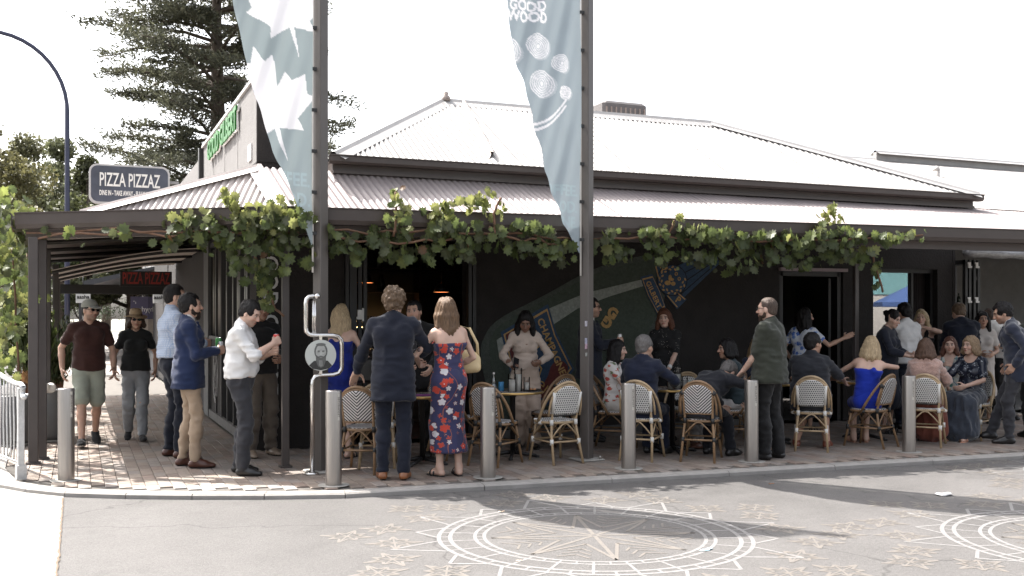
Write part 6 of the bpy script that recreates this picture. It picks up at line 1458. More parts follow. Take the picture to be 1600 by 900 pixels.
brownl, blackl, tanl = LEATHER('oxblood',(.075,.028,.018)), LEATHER('black',(.014,.013,.013)), LEATHER('tan',(.20,.075,.028))
BR, DK, BL, GR, LB = (.040,.024,.016), (.008,.0065,.0065), (.40,.30,.185), (.13,.12,.115), (.105,.070,.045)
T1, T2, T3, T4, T5 = (.46,.285,.21), (.51,.335,.26), (.37,.215,.15), (.27,.148,.098), (.43,.26,.185)
GLASSM = mat('sunglass_black', (.01,.01,.012), rough=.12)
def stand(L=(-.1,0), R=(.1,0)): return ((L[0],L[1],0),(R[0],R[1],0))
def seatp(k, z=.57, kn=.42, sp=.1, fy=None): return dict(pel=(0,-.02,z/k), feet=((-sp,kn if fy is None else fy,0),(sp,(kn if fy is None else fy)+.02,0)))
# --- walkers on the left footpath
p = Person('man walking in a brown T-shirt, grey cap and pale shorts', (.13,13.75), 4, 1.81, T1, DK, feet=((-.09,-.30,.06),(.09,.20,0)), fpitch=(28,-8), pel=(0,-.02,.955), twist=4, lean=2, head=(28,0,0), hands=((-.27,.10,.93),(.29,-.04,.93)), hpose=('relax','relax'))
p.body(bare_arms=True, bare_legs=True, stubble=.55).hair('short', .006).top(C('brown_tee',(.038,.013,.010)), sleeve=.62, loose=.018, hem=-.06).shorts(C('sage_shorts',(.30,.32,.265)), .86).shoes(C('black_knit',(.014,.014,.015)), WSOLE).cap(C('cap_grey',(.24,.24,.21))).glasses(GLASSM)
p = Person('woman walking in a black T-shirt, straw hat and ripped grey jeans', (.69,14.06), 2, 1.68, T5, BR, fem=True, feet=((-.08,.18,0),(.08,-.22,.04)), fpitch=(-6,22), pel=(0,0,.958), head=(6,-2,0), hands=((-.25,.02,.93),(.26,.12,.94)))
p.body(bare_arms=True).hair('bob', .012, .04).top(C('black_tee',(.010,.011,.011)), sleeve=.55, loose=.016, hem=-.02).trousers(C('grey_jeans',(.25,.26,.27), bump=.4), e2=.02, e3=.022, t=.92).shoes(C('black_knit',(.014,.014,.015))).straw_hat(mat('straw', (.30,.21,.12), rough=.7, var=.2, vscale=30, bump=.4, bscale=120), mat('straw_band', (.20,.13,.07), rough=.7)).glasses(GLASSM)
p.put('ripped_knee', Field().ell(p.F.knee[0]+A3(0,.045,.01), (.045,.028,.03), k=0), SKIN, .008, 0, col=lambda v: np.tile(np.array(T5)*.9, (len(v),1)))
# --- group at the corner
p = Person('very tall man in a pale blue checked shirt and navy trousers behind the blue blazer', (1.0,12.2), 100, 1.95, T1, DK, feet=stand((-.12,-.02),(.12,.05)), hands=((-.14,.26,1.12),(.12,.28,1.16)), hpose=('hold','grip'), head=(-8,0,0))
p.body(stubble=.3).hair('short', .008).top(check('pale_blue_check', (.50,.55,.63), (.28,.36,.52)), sleeve=2, collar=1, hem=.04, loose=.03, wr=.009).trousers(C('ink',(.008,.010,.018)), e3=.022, belt=blackl).shoes(brownl)
p = Person('bearded man in a bright navy blazer and beige chinos', (1.09,11.36), 92, 1.83, T1, DK, feet=stand((-.11,-.06),(.11,.06)), hands=((-.09,.25,1.17),(.07,.27,1.18)), elbows=((-.6,-.8,-.3),(.6,-.8,-.3)), hpose=('grip','grip'), head=(4,2,0))
p.body().hair('short', .013).beard(.007,.022,(.022,.015,.012)).jacket(navy2, shirt=white, hem=-.17, wr=.007).trousers(beige, e=.006, e2=.008, e3=.013).shoes(brownl)
drink_can(mat('can_silver', (.5,.5,.5), rough=.3, metal=.6), p.w(1,(.075,.035,-.03)), 'silver can in the hands of the man in the blue blazer'); drink_can(mat('can_green', (.05,.22,.06), rough=.35), p.w(0,(.075,.035,.02)), 'green can held behind the silver one')
p = Person('man in a white shirt and charcoal trousers looking down at a red can', (1.53,10.64), 78, 1.77, T2, DK, belly=.035, lean=6, plean=-4, head=(-14,-24,0), feet=stand((-.11,-.05),(.11,.04)), hands=((-.05,.30,1.22),(.07,.33,1.31)), elbows=((-.6,-.7,-.3),(.6,-.7,-.4)), hpose=('hold','grip'), palm=((1,0,.3),(-1,0,.2)))
p.body(bare_arms=True, stubble=.25).hair('short', .014).top(white, sleeve=1.12, collar=1, hem=.0, loose=.03, wr=.010).trousers(char, e=.012, e2=.018, e3=.026, wr=.010, belt=blackl).shoes(blackl)
drink_can(mat('can_red', (.55,.05,.04), rough=.35), p.w(1,(.07,.04,-.05)), 'red and silver can held by the man in the white shirt')
p = Person('bald man in a black shirt and khaki trousers against the corner wall', (1.93,11.95), 25, 1.79, T4, DK, belly=.03, feet=stand((-.13,0),(.13,.04)), hands=((-.12,.26,1.1),(.25,.22,1.12)), hpose=('hold','grip'))
p.body().hair('fade', .004).top(black, sleeve=2, hem=-.05, collar=.6, loose=.03).trousers(khaki, e=.014, e2=.024, e3=.032, wr=.01).shoes(LEATHER('suede',(.20,.15,.11)))
p = Person('blonde woman in royal blue half hidden behind the left banner pole', (2.74,11.42), 155, 1.72, T2, BL, fem=True, feet=stand(), hands=((-.22,.12,.95),(.34,.20,.98)), palm=(None,(0,-.2,-1)), head=(-8,0,0))
rb = C('royal_blue',(.008,.02,.19)); p.body(bare_arms=True, shoulders=True, bare_legs=True, feet=True).hair('long', .012, .26).bodice(rb, straps=(-1,1), top=.05).skirt(rb, .55, (.165,.19,.2)).sandals(blackl)
bg_ = empty('black_handbag', (2.98,11.22,.86), R_(20), 'black handbag hanging beside the blonde woman in royal blue', 'bag'); MB().bbox((0,0,.14),(.28,.11,.28),.03).build('bag_body', blackl, bg_); MB().tube([(-.1,0,.27),(-.06,0,.5),(.06,0,.5),(.1,0,.27)], .008, 6).build('strap', blackl, bg_)
# --- trio in front of the bar opening
p = Person('man in a navy suit with curly fair hair seen from behind', (2.86,9.72), 178, 1.86, T2, LB, feet=stand((-.10,-.02),(.10,-.04)), hands=((-.38,.28,.93),(.16,.30,1.10)), elbows=((-.8,-.5,0),(.9,-.3,-.1)), hpose=('flat','hold'), palm=((0,0,-1),None), head=(-12,-3,0))
p.body().hair('curly', .024).jacket(navy, shirt=white, hem=-.24, wr=.008).trousers(navy, e=.008, e2=.012, e3=.02, wr=.008).shoes(tanl)
p = Person('laughing man in a black suit with patterned tie in the bar doorway', (3.58,11.25), -6, 1.77, T1, DK, lean=10, head=(-10,4,6), feet=stand((-.13,.02),(.13,-.05)), hands=((-.20,.30,1.02),(.08,.34,1.05)), hpose=('relax','hold'))
p.body(stubble=.35, lip=(.42,.2,.17)).hair('short', .011).jacket(black, shirt=white, tie=speckle('tie_print', (.012,.012,.016), (.30,.30,.32), 90)).trousers(black).shoes(blackl)
p.put('pocket_square', Field().ell(p.F.chest+p.F.Rc @ A3(-.085,.142,.045), (.022,.012,.026), k=0), white, .007, 0)
p = Person('woman in a long strapless navy dress with red flowers, seen from behind', (3.43,9.70), 205, 1.77, T2, (.125,.078,.048), fem=True, feet=stand((-.09,.02),(.10,-.02)), toe=(-14,14), hands=((-.20,.30,1.12),(.16,.20,1.06)), elbows=((-.8,-.5,-.2),(.7,-.7,-.1)), hpose=('hold','relax'), head=(14,-2,0), side=-2)
fl_ = floral('navy_red_floral', (.020,.020,.070), ((.42,.035,.02),(.50,.48,.50),(.22,.07,.05)), 13.0, .44)
p.body(bare_arms=True, shoulders=True, bare_legs=True, feet=True).hair('long', .018, .27, back=(0,-.01)).bodice(fl_, top=.03).skirt(fl_, .24, (.178,.175,.19), .8, wr=.006).sandals(blackl)
p.put('tattoo', Field().ell(p.F.sh[0]+(p.F.elb[0]-p.F.sh[0])*.75+A3(-.02,-.018,0), (.018,.018,.022), k=0), mat('ink_grey', (.17,.12,.11), rough=.6), .007, 0)
hb = empty('cream_handbag', (3.70,9.92,1.02), R_(-20), 'cream shoulder bag under the arm of the woman in the floral dress', 'bag'); S = Field(); S.ell((0,0,.12), (.15,.05,.12), k=0).cone((-.1,0,.05),(.1,0,.05),.05,.05,k=.03,flat=.7,right=A3(1,0,0)); v, F = S.mesh(.012); mesh_from('bag_body', v, F, mat('cream_leather', (.56,.43,.24), rough=.45, var=.08), hb); MB().tube([(-.12,0,.16),(-.10,.0,.34),(-.05,-.02,.48),(.03,-.02,.46),(.11,0,.3),(.12,0,.16)], .016, 8).build('strap', MATS['cream_leather'], hb)
# --- mural tables
p = Person('dark haired woman in a beige outfit looking down at her phone', (5.02,11.42), 8, 1.67, (.20,.108,.072), DK, fem=True, feet=stand((-.1,.05),(.09,-.02)), pel=(0,0,.965), head=(-6,-26,0), hands=((.14-.30,.22,1.10),(.20,.27,1.06)), elbows=((-.8,-.6,-.1),(.8,-.5,-.2)), hpose=('hold','grip'), palm=((1,0,.2),(-.2,.3,1)))
bt = C('beige_knit',(.46,.37,.31)); p.body().hair('long', .018, .13).trousers(C('sand_linen',(.40,.31,.25)), e=.014, e2=.04, e3=.06, t=.93, wr=.012).top(bt, sleeve=1.95, hem=.03, collar=.5, loose=.006, es=.007, wr=.009).sandals(blackl)
o = MB().bbox((0,0,0),(.075,.012,.15),.005).build('phone', mat('phone_black', (.015,.015,.017), rough=.2)); o.location = p.w(1,(.08,.03,.05)); o.rotation_euler = (R_(-35),R_(25),0); tag(o, 'black phone in the hand of the woman in beige', 'phone')
p = Person('man in a dark suit and sunglasses partly hidden by the right banner pole', (6.06,11.72), 88, 1.83, T1, DK, feet=stand(), hands=((-.1,.30,1.16),(.06,.33,1.22)), hpose=('grip','grip'))
p.body(stubble=.4).hair('short', .01).jacket(C('dark_suit',(.010,.012,.022)), shirt=white).trousers(C('dark_suit',(.010,.012,.022))).shoes(blackl).glasses(GLASSM)
drink_can(mat('can_pale', (.5,.48,.46), rough=.3, metal=.4), p.w(1,(.07,.035,-.03)), 'pale can held by the man in sunglasses behind the pole')
p = Person('seated dark haired woman in a red and white floral blouse by the mural', (5.98,10.86), 75, 1.66, T2, DK, fem=True, **seatp(.95), hands=((-.14,.34,.74),(.12,.36,.74)), head=(10,-4,0))
p.body(bare_arms=True).hair('long', .014, .17).top(floral('blouse_floral', (.62,.58,.55), ((.45,.06,.05),(.10,.16,.08),(.35,.2,.1)), 17, .34), sleeve=.45, hem=-.03).lapskirt(C('cream_skirt',(.5,.46,.42)), .95).shoes(blackl)
p = Person('seated grey haired man in a navy suit with his back to the street', (5.87,10.08), 158, 1.79, T1, GR, **seatp(1.02,.58), lean=8, head=(-14,-2,0), hands=((-.16,.42,.80),(.22,.42,.80)))
p.body().hair('short', .012).jacket(C('suit_blue',(.006,.009,.024)), shirt=white, hem=-.12, wr=.008).trousers(C('suit_blue',(.006,.009,.024))).shoes(blackl)
p = Person('smiling woman in black with auburn hair standing at the wall', (7.02,11.45), -6, 1.68, T2, (.10,.042,.025), fem=True, feet=stand(), hands=((-.08,.28,.98),(.12,.28,1.0)), elbows=((-.9,-.4,-.1),(.9,-.4,-.1)), hpose=('hold','grip'), head=(-4,0,3))
p.body(bare_arms=True).hair('bob', .018, .11, part=.5).top(speckle('black_beaded', (.008,.0075,.008), (.36,.33,.29), 60, .9, .1), sleeve=.85, hem=-.02, collar=.6).skirt(black, .4, (.17,.17,.18)).sandals(blackl)
p.put('bracelet', Field().cone(p.F.wr[0]-p.F.hd[0]*.03, p.F.wr[0]-p.F.hd[0]*.018, .031, .031, k=0), white, .006, 0)
p = Person('seated man in a dark suit bent far forward over his knees', (6.44,9.76), 150, 1.80, T1, GR, **seatp(1.03,.58,.40,.14), lean=66, plean=24, twist=-8, head=(0,-40,0), hands=((-.10,.62,.55),(.34,.50,.62)), elbows=((-.6,-.2,.5),(.9,.1,.3)), hpose=('relax','hold'))
p.body().hair('short', .011).jacket(C('suit_ink',(.008,.0085,.013)), shirt=white, hem=-.15, wr=.009).trousers(C('suit_ink',(.008,.0085,.013))).shoes(blackl)
p = Person('bearded balding man in an olive shirt resting a hand on the bollard', (7.16,9.46), -112, 1.80, T2, BR, belly=.05, girth=1.1, feet=stand((-.12,.0),(.12,-.06)), hands=((-.14,.24,.965),(.30,.12,.95)), elbows=((-.4,-.9,0),(.6,-.7,0)), hpose=('flat','relax'), palm=((0,0,-1),None), head=(6,-3,0))
p.body(bare_arms=True).hair('fade', .004, col=(.07,.05,.04)).beard(.009,.03,(.05,.033,.024)).top(olive, sleeve=.85, hem=-.14, collar=1, loose=.045, es=.024, wr=.010, flare=.02).trousers(black, e=.016, e2=.022, e3=.03, wr=.01).shoes(blackl).glasses(BLACK, dark=False)
p = Person('seated person in a dark teal shirt behind the olive shirted man', (7.36,10.46), -70, 1.68, T3, DK, fem=True, **seatp(.96), lean=10, hands=((-.12,.35,.76),(.14,.34,.76)))
p.body(bare_arms=True).hair('bob', .014, .06).top(C('dark_teal',(.022,.035,.042)), sleeve=.6, hem=-.04).trousers(C('pale_trousers',(.36,.34,.33))).shoes(brownl)
# --- doorway table
p = Person('dark haired woman in a blue and white floral top reaching to the post', (9.32,11.55), 150, 1.70, T5, DK, fem=True, feet=stand(), hands=((-.24,.10,1.0),(.50,.24,1.34)), elbows=((-.6,-.8,0),(.3,-.3,-.9)), hpose=('relax','flat'), palm=(None,(.3,.9,.2)), head=(-38,0,0))
p.body(bare_arms=True).hair('long', .014, .2).top(floral('delft_floral', (.55,.57,.62), ((.07,.14,.42),(.12,.22,.5),(.3,.38,.6)), 15, .42), sleeve=.5, hem=-.04).skirt(navy, .45, (.17,.18,.19)).sandals(blackl)
hbp = p
p = Person('heavy set seated man in a black shirt with his back to the street', (8.16,9.98), 176, 1.82, T3, DK, girth=1.22, **seatp(1.04,.585,.34,.17,.10), lean=12, head=(-40,0,0), hands=((-.18,.42,.80),(.20,.42,.80)), elbows=((-.7,-.5,-.3),(.7,-.5,-.3)))
p.body(bare_arms=True, bare_legs=True).hair('short', .012).top(C('faded_black',(.014,.015,.020)), sleeve=.9, hem=-.10, collar=1, loose=.03, wr=.010).shorts(C('navy_shorts',(.02,.024,.045)), .95).shoes(LEATHER('rust',(.16,.05,.03)), WSOLE)
p = Person('fair haired guest seated beyond the man in the black shirt', (8.35,11.3), 10, 1.66, T2, (.28,.19,.11), fem=True, **seatp(.95), hands=((-.12,.34,.76),(.14,.34,.76)))
p.body(bare_arms=True).hair('long', .012, .2).top(C('dusty_navy',(.03,.035,.06)), sleeve=.4, hem=-.03).lapskirt(black, .95).shoes(blackl)
chair('dots', 8.35, 11.32, 10, 'rattan chair under the fair haired guest by the doorway')
p = Person('blonde woman seated in a one shoulder royal blue dress', (8.98,9.94), 192, 1.71, T2, BL, fem=True, **seatp(.98,.58,.40,.08), lean=10, side=6, twist=-10, head=(12,2,0), hands=((-.20,.40,.80),(.20,.30,1.0)), elbows=((-.8,-.5,-.1),(1.0,-.1,.0)), hpose=('relax','relax'))
p.body(bare_arms=True, shoulders=True, bare_legs=True, feet=True).hair('bob', .016, .12).bodice(C('cobalt',(.006,.025,.30)), straps=(1,), top=.05).lapskirt(C('cobalt',(.006,.025,.30)), .8, .02).sandals(LEATHER('nude',(.42,.22,.15)), heel=0)
# --- cluster at the right
p = Person('woman in a black dress with dark hair in a bun holding a phone', (10.22,10.92), 68, 1.69, T2, DK, fem=True, feet=stand(), head=(-6,-18,0), lean=5, hands=((-.06,.32,1.12),(.10,.36,1.10)), hpose=('hold','grip'), palm=((1,0,.4),(-.4,0,1)))
p.body(bare_arms=False).hair('bun', .010).top(C('ink_dress',(.012,.014,.024)), sleeve=1.55, hem=-.05, loose=.02).skirt(C('ink_dress',(.012,.014,.024)), .35, (.17,.18,.18)).sandals(blackl)
p = Person('man in a white shirt with black hair turned away beside the window', (10.82,11.2), -140, 1.77, T3, DK, feet=stand(), hands=((-.12,.28,1.05),(.14,.26,1.2)), hpose=('hold','grip'), head=(8,-4,0))
p.body(stubble=.3).hair('short', .018).top(white, sleeve=1.7, collar=1, hem=-.05, loose=.03, wr=.010).trousers(navy).shoes(blackl)
p = Person('blonde woman in black with a blue can beneath the window', (11.42,11.5), -14, 1.68, T2, BL, fem=True, feet=stand(), hands=((-.08,.24,1.5),(.18,.26,1.20)), elbows=((-.9,-.3,-.3),(.7,-.6,-.3)), hpose=('hold','grip'), head=(6,4,0))
p.body(bare_arms=True, shoulders=True).hair('long', .014, .18).bodice(black, straps=(-1,1)).skirt(black, .3, (.165,.17,.18)).sandals(blackl)
drink_can(mat('can_blue', (.06,.30,.48), rough=.35), p.w(1,(.07,.035,-.03)), 'sky blue can held by the blonde woman under the window')
p = Person('man in a navy suit leaning forward with his back to the street', (11.75,11.05), 192, 1.80, T2, LB, lean=16, head=(20,-18,0), feet=stand(), hands=((-.16,.38,1.0),(.18,.38,1.0)), hpose=('hold','hold'))
p.body().hair('short', .014).jacket(navy, shirt=white, hem=-.22, wr=.008).trousers(navy).shoes(blackl)
p = Person('seated brown haired woman in a fluffy pink cardigan and rust skirt', (9.74,9.74), 172, 1.66, T2, (.085,.05,.035), fem=True, **seatp(.95,.575,.40,.09), head=(-6,-3,0), hands=((-.16,.36,.78),(.16,.36,.78)))
p.body().hair('bob', .014, .09).top(mat('fluffy_pink', (.36,.23,.19), rough=1, var=.25, vscale=30, bump=1.0, bscale=70, sheen=.6), sleeve=1.9, hem=-.06, loose=.03, es=.02, wr=.010).lapskirt(C('rust_skirt',(.15,.045,.03)), 1.0, .04, drop=.85, wr=.012).shoes(blackl)
p = Person('seated woman with gold earrings in a pale floral dress holding a glass', (11.05,10.62), -4, 1.67, T2, (.10,.045,.03), fem=True, **seatp(.95), hands=((-.05,.26,.98),(.14,.36,.76)), elbows=((-.8,-.4,-.2),(.8,-.4,-.2)), hpose=('grip','relax'), head=(4,-2,0))
p.body(bare_arms=True, shoulders=True).hair('bob', .008, .12).bodice(floral('pale_floral', (.40,.42,.38), ((.06,.16,.14),(.5,.42,.28),(.12,.18,.3)), 14, .42), straps=(-1,1), top=.06).lapskirt(MATS['pale_floral'], .95, .03, drop=.4).sandals(blackl)
for sg in (-1,1): p.put('earring', Field().ell(p.F.H(sg*.085,.0,-.065), (.012,.012,.016), k=0), mat('earring_gold', (.55,.22,.06), rough=.3, metal=.5), .006, 0)
chair('chevron', 11.05, 10.60, -4, 'rattan chair under the woman with gold earrings')
p = Person('seated fair haired woman in a navy sequin dress with a full tulle skirt', (10.80,10.02), -22, 1.70, T2, (.27,.19,.12), fem=True, **seatp(.97), twist=-6, hands=((-.05,.30,.72),(.18,.32,.72)), elbows=((-.8,-.5,-.2),(.8,-.5,-.2)), head=(-14,0,0))
p.body(bare_arms=True, shoulders=True, bare_legs=True, feet=True).hair('bob', .018, .07, part=-.4).top(speckle('sequin_navy', (.014,.018,.032), (.38,.41,.45), 55, .3, .16), sleeve=.75, hem=.0, scoop=.09, es=.016).lapskirt(mat('navy_tulle', (.016,.022,.036), rough=.8, var=.35, vscale=12, bump=.6, bscale=30, sheen=.4), 1.05, .06, drop=.8, wr=.02).sandals(LEATHER('nude',(.42,.22,.15)))
p = Person('man in a navy suit leaning with a hand in his pocket at the right', (10.86,9.42), -84, 1.80, T5, DK, lean=16, plean=4, head=(4,-16,0), pel=(0,-.06,.958), feet=((-.10,.05,0),(.12,.24,0)), toe=(-4,12), hands=((-.19,.0,.97),(.20,.02,.96)), elbows=((-.45,-.95,0),(.45,-.95,0)))
p.body(stubble=.5).hair('short', .018).jacket(C('suit_slate',(.013,.017,.034), sheen=.4), shirt=white, hem=-.2, wr=.009).trousers(char, e2=.014, e3=.02).shoes(blackl)
p = Person('bearded man in a white shirt and black cap at the shopfront', (13.25,11.65), 25, 1.80, T2, BR, feet=stand(), hands=((-.15,.25,1.1),(.15,.25,1.1)), q=1.3)
p.body(stubble=.6).hair('short', .006).top(white, sleeve=1.4, collar=1, hem=-.05).trousers(black).shoes(blackl).cap(black).glasses(BLACK, dark=False)
p = Person('person in an olive shirt and black trousers cut by the right edge', (11.62,9.72), -150, 1.76, T3, DK, feet=stand(), q=1.2)
p.body(bare_arms=True).hair('short').top(olive, sleeve=.8, hem=-.1, loose=.03).trousers(black).shoes(blackl)
p = Person('guest in a cream dress standing behind the leaning man', (12.45,11.35), 15, 1.66, T3, DK, fem=True, feet=stand(), q=1.25, hands=((-.1,.25,1.1),(.1,.25,1.1)))
p.body(bare_arms=True).hair('long', .014, .2).top(C('cream_lace',(.46,.42,.39)), sleeve=.6, hem=-.04).skirt(MATS['cloth_cream_lace'], .4, (.17,.19,.22)).sandals(blackl)
p = Person('brown haired guest in dark clothes deep in the shop opening', (13.35,12.05), 160, 1.70, T3, BR, fem=True, feet=stand(), q=1.35)
p.body().hair('long', .012, .25).top(black, sleeve=1.9, hem=-.04).trousers(black).shoes(blackl)
p = Person('dark curly haired person inside the shop opening', (13.75,13.3), 5, 1.80, T4, DK, feet=stand(), q=1.4)
p.body().hair('curly', .03).top(black, sleeve=1.9, hem=-.05).trousers(black).shoes(blackl)
p = Person('bartender in a dark shirt inside the bar opening', (3.35,14.6), 10, 1.72, T3, DK, feet=stand(), q=1.4)
p.body().hair('short').top(C('bar_shirt',(.03,.028,.03)), sleeve=1.2, hem=-.05).trousers(black).shoes(blackl)
# ------------------------------------------------------------------ vines on the verandah
LEAFM = attr_mat('vine_leaf', rough=.5, trans=.5, bump=.1, bscale=90)
STEM = mat('vine_stem', (.14,.075,.045), rough=.8, var=.35, vscale=12)
GL = [(0,-.5),(.10,-.36),(.30,-.40),(.27,-.2),(.48,-.06),(.34,.06),(.42,.28),(.22,.26),(.12,.44),(0,.3),(-.12,.44),(-.22,.26),(-.42,.28),(-.34,.06),(-.48,-.06),(-.27,-.2),(-.30,-.40),(-.10,-.36)]
def leaf_geo(fold, curl):
    v = [(0,.02,.08)]+[(p[0], -fold*abs(p[0])-curl*(p[1]-.1)**2, p[1]) for p in GL]; n = len(GL)
    return np.array(v), [(0,1+i,1+(i+1)%n) for i in range(n)]
LG = [leaf_geo(f, c) for f, c in ((.25,.3),(.5,.1),(.1,.6),(-.2,.3))]
TINT = [(.080,.104,.034),(.104,.128,.040),(.060,.078,.028),(.15,.172,.05),(.078,.088,.042),(.19,.20,.07),(.12,.065,.03)]
def leaf_mesh(k, t):
    v, f = LG[k]; me = bpy.data.meshes.new('leaf'); me.from_pydata(v.tolist(), [], f); at = me.attributes.new('col','FLOAT_COLOR','POINT')
    c = np.array(TINT[t]); at.data.foreach_set('color', np.array([(*(c*(1.35 if i == 0 else .95)),1) for i in range(len(v))], np.float32).ravel()); me.materials.append(LEAFM); me.update(); return me
LM = {(k,t): leaf_mesh(k,t) for k in range(4) for t in range(7)}
def vine(label, pts, stems, one=300, seed=1, pale_leaf=None):
    """pts: list of (position, size); the leaves that show most are objects, the rest one part"""
    rnd = random.Random(seed); root = empty('grape_vine', pts[0][0] if False else (stems[0][0][0],stems[0][0][1],0), 0, label, 'vine', 'grape vines trained along the verandah'); off = Vector(root.location)
    for s in stems: M = MB(); M.tube([Vector(p)-off for p in s], [.013]*len(s), 6); M.build('stem', STEM, root)
    BV, BF, BC = [], [], []; o = 0; order = sorted(range(len(pts)), key=lambda i: -pts[i][1]+.3*(pts[i][0][1]))
    for n_, i in enumerate(order):
        p, s, paler = pts[i]; k = rnd.randrange(4); t = (rnd.choice((0,1,2,4)) if not paler else rnd.choice((3,5,5))) if rnd.random() > .007 else 6; rot = (rnd.uniform(-.7,.5), rnd.uniform(-.6,.6), rnd.uniform(-1.1,1.1))
        if n_ < one: inst('leaf', LM[(k,t)], root, Vector(p)-off, rot, (s,s,s))
        else:
            v, f = LG[k]; R = np.array(Matrix.Rotation(rot[2],3,'Z') @ Matrix.Rotation(rot[1],3,'Y') @ Matrix.Rotation(rot[0],3,'X')); BV.append((v*s) @ R.T+np.array(Vector(p)-off)); BF.append(np.array(f)+o); o += len(v)
            BC.append(np.tile(np.array(TINT[t])*rnd.uniform(.8,1.2), (len(v),1)))
    if BV: mesh_from('foliage', np.concatenate(BV), np.concatenate(BF), LEAFM, root, np.concatenate(BC), smooth=False)['kind'] = 'stuff'
    return root
def fill(env, dens, seed, ylo=-.16, yhi=.12):
    """env rows: x, y, z top, z bottom; leaves hang between"""
    rnd = random.Random(seed); out = []
    for a, b in zip(env[:-1], env[1:]):
        L = math.hypot(b[0]-a[0], b[1]-a[1]); h = ((a[2]-a[3])+(b[2]-b[3]))/2; n = int(L*h*dens)
        for _ in range(n):
            t = rnd.random(); zt = a[2]+(b[2]-a[2])*t; zb = a[3]+(b[3]-a[3])*t; u = rnd.random()**.85
            x = a[0]+(b[0]-a[0])*t; y = a[1]+(b[1]-a[1])*t; w_ = math.sin(x*7.3+seed)*.5+math.sin(x*17.1)*.3+math.sin(x*3.1+2)*.4; zb2 = zb-.07*w_; z = zb2+(zt-zb2)*u
            if mnoise.noise((x*5, 3.3*seed, z*7)) < -.14 and rnd.random() < .8: continue
            over = z > 2.62; yy = y+rnd.uniform(ylo, yhi)*(1 if not over else .7)-(.14 if z > 2.5 else .03)
            out.append(((x+rnd.uniform(-.03,.03), yy, z), rnd.uniform(.05,.165)*(.8 if over else 1), over and rnd.random() < .8 or rnd.random() < .06))  # last value picks the paler, yellower tints, mostly above the gutter
    return out
fy = lambda x: 10.6-(x-1.97)*.0934
E = [(1.99,2.802,2.091),(2.19,2.689,2.126),(2.45,2.48,2.15),(2.72,2.46,2.114),(2.95,2.6,2.159),(3.03,2.98,2.173),(3.12,2.95,2.173),(3.22,2.70,2.163),(3.54,2.78,2.195),(3.82,2.86,2.22),(4.05,2.99,2.26),(4.2,2.98,2.32),(4.33,2.70,2.369),(4.48,2.63,2.196),(4.77,2.55,2.144),(5.08,2.48,2.205)]
Er = [(5.30,2.56,2.21),(5.39,2.572,2.225),(5.78,2.567,2.216),(6.2,2.6,2.209),(6.27,2.76,2.209),(6.42,2.66,2.189),(6.83,2.608,2.12),(7.26,2.581,2.088),(7.78,2.62,2.209),(8.18,2.66,2.216),(8.30,2.95,2.24),(8.38,2.98,2.241),(8.5,2.7,2.2),(8.86,2.62,2.15),(9.04,2.601,2.387),(9.42,2.658,2.514),(9.68,2.65,2.58)]
ch = lambda s: (-.57+2.54*s, 12.40-1.80*s)
Ec = [(.07,2.55,2.46),(.297,2.52,2.43),(.48,2.52,2.38),(.56,2.62,2.30),(.62,2.72,2.26),(.755,2.70,2.165),(.775,2.93,2.13),(.80,2.93,2.08),(.83,2.69,2.03),(.894,2.756,2.0),(.963,2.817,1.98),(1.0,2.84,2.09)]
envc = [(*ch(s), a, b) for s, a, b in Ec]
rs = random.Random(3)
def wander(path, amp, seed):
    r = random.Random(seed); out = []
    for a, b in zip(path[:-1], path[1:]):
        for q in range(4): p = Vector(a)+(Vector(b)-Vector(a))*(q/4); out.append(p+Vector((r.uniform(-amp,amp)*.3, r.uniform(-amp,amp), r.uniform(-amp,amp))))
    out.append(Vector(path[-1])); return out
lp_ = fill(envc[:4], 130, 1)+fill(envc[3:], 560, 2)+[((1.76+.07*rs.uniform(-1,1)+.3*(2.0-z)*.6, 10.76+rs.uniform(-.06,.06), z), rs.uniform(.08,.13), rs.random() < .3) for z in [1.66+.5*rs.random()**.7 for _ in range(52)]]
st = [wander([(-.5,12.35,2.50),(.2,11.83,2.53),(1.0,11.25,2.50),(1.7,10.78,2.48),(2.1,10.55,2.46)], .025, 1), wander([(-.4,12.2,2.47),(.5,11.6,2.50),(1.2,11.1,2.44)], .03, 2), wander([(1.6,10.9,2.5),(1.70,10.80,2.2),(1.78,10.77,1.95),(1.88,10.77,1.7),(1.98,10.74,1.60)], .02, 3)]
vine('grape vine over the chamfered corner with a tail of leaves hanging beside the post', lp_, st, 300, 4)
env = [(x, fy(x), a, b) for x, a, b in E]
st = [wander([(2.2,fy(2.2)-.03,2.46),(3.0,fy(3)-.05,2.50),(3.9,fy(3.9)-.06,2.52),(4.6,fy(4.6)-.05,2.50),(5.1,fy(5.1)-.05,2.46)], .03, 5), wander([(2.3,10.5,2.42),(3.1,10.4,2.36),(3.7,10.35,2.43)], .04, 6), wander([(4.1,10.3,2.56),(4.5,10.28,2.44),(4.9,10.25,2.40)], .03, 7), wander([(3.05,10.35,2.45),(3.07,10.33,2.7),(3.06,10.32,2.9)], .015, 8), wander([(4.15,10.25,2.45),(4.12,10.22,2.7),(4.2,10.2,2.88)], .015, 9)]
vine('grape vine along the gutter between the two banner poles', fill(env, 470, 3), st, 300, 5)
env = [(x, fy(x), a, b) for x, a, b in Er]
tail = [((9.05+.12*rs.uniform(0,1), fy(9.1)-.02+rs.uniform(-.05,.05), z), rs.uniform(.07,.11), rs.random() < .4) for z in [1.93+.45*rs.random() for _ in range(18)]]
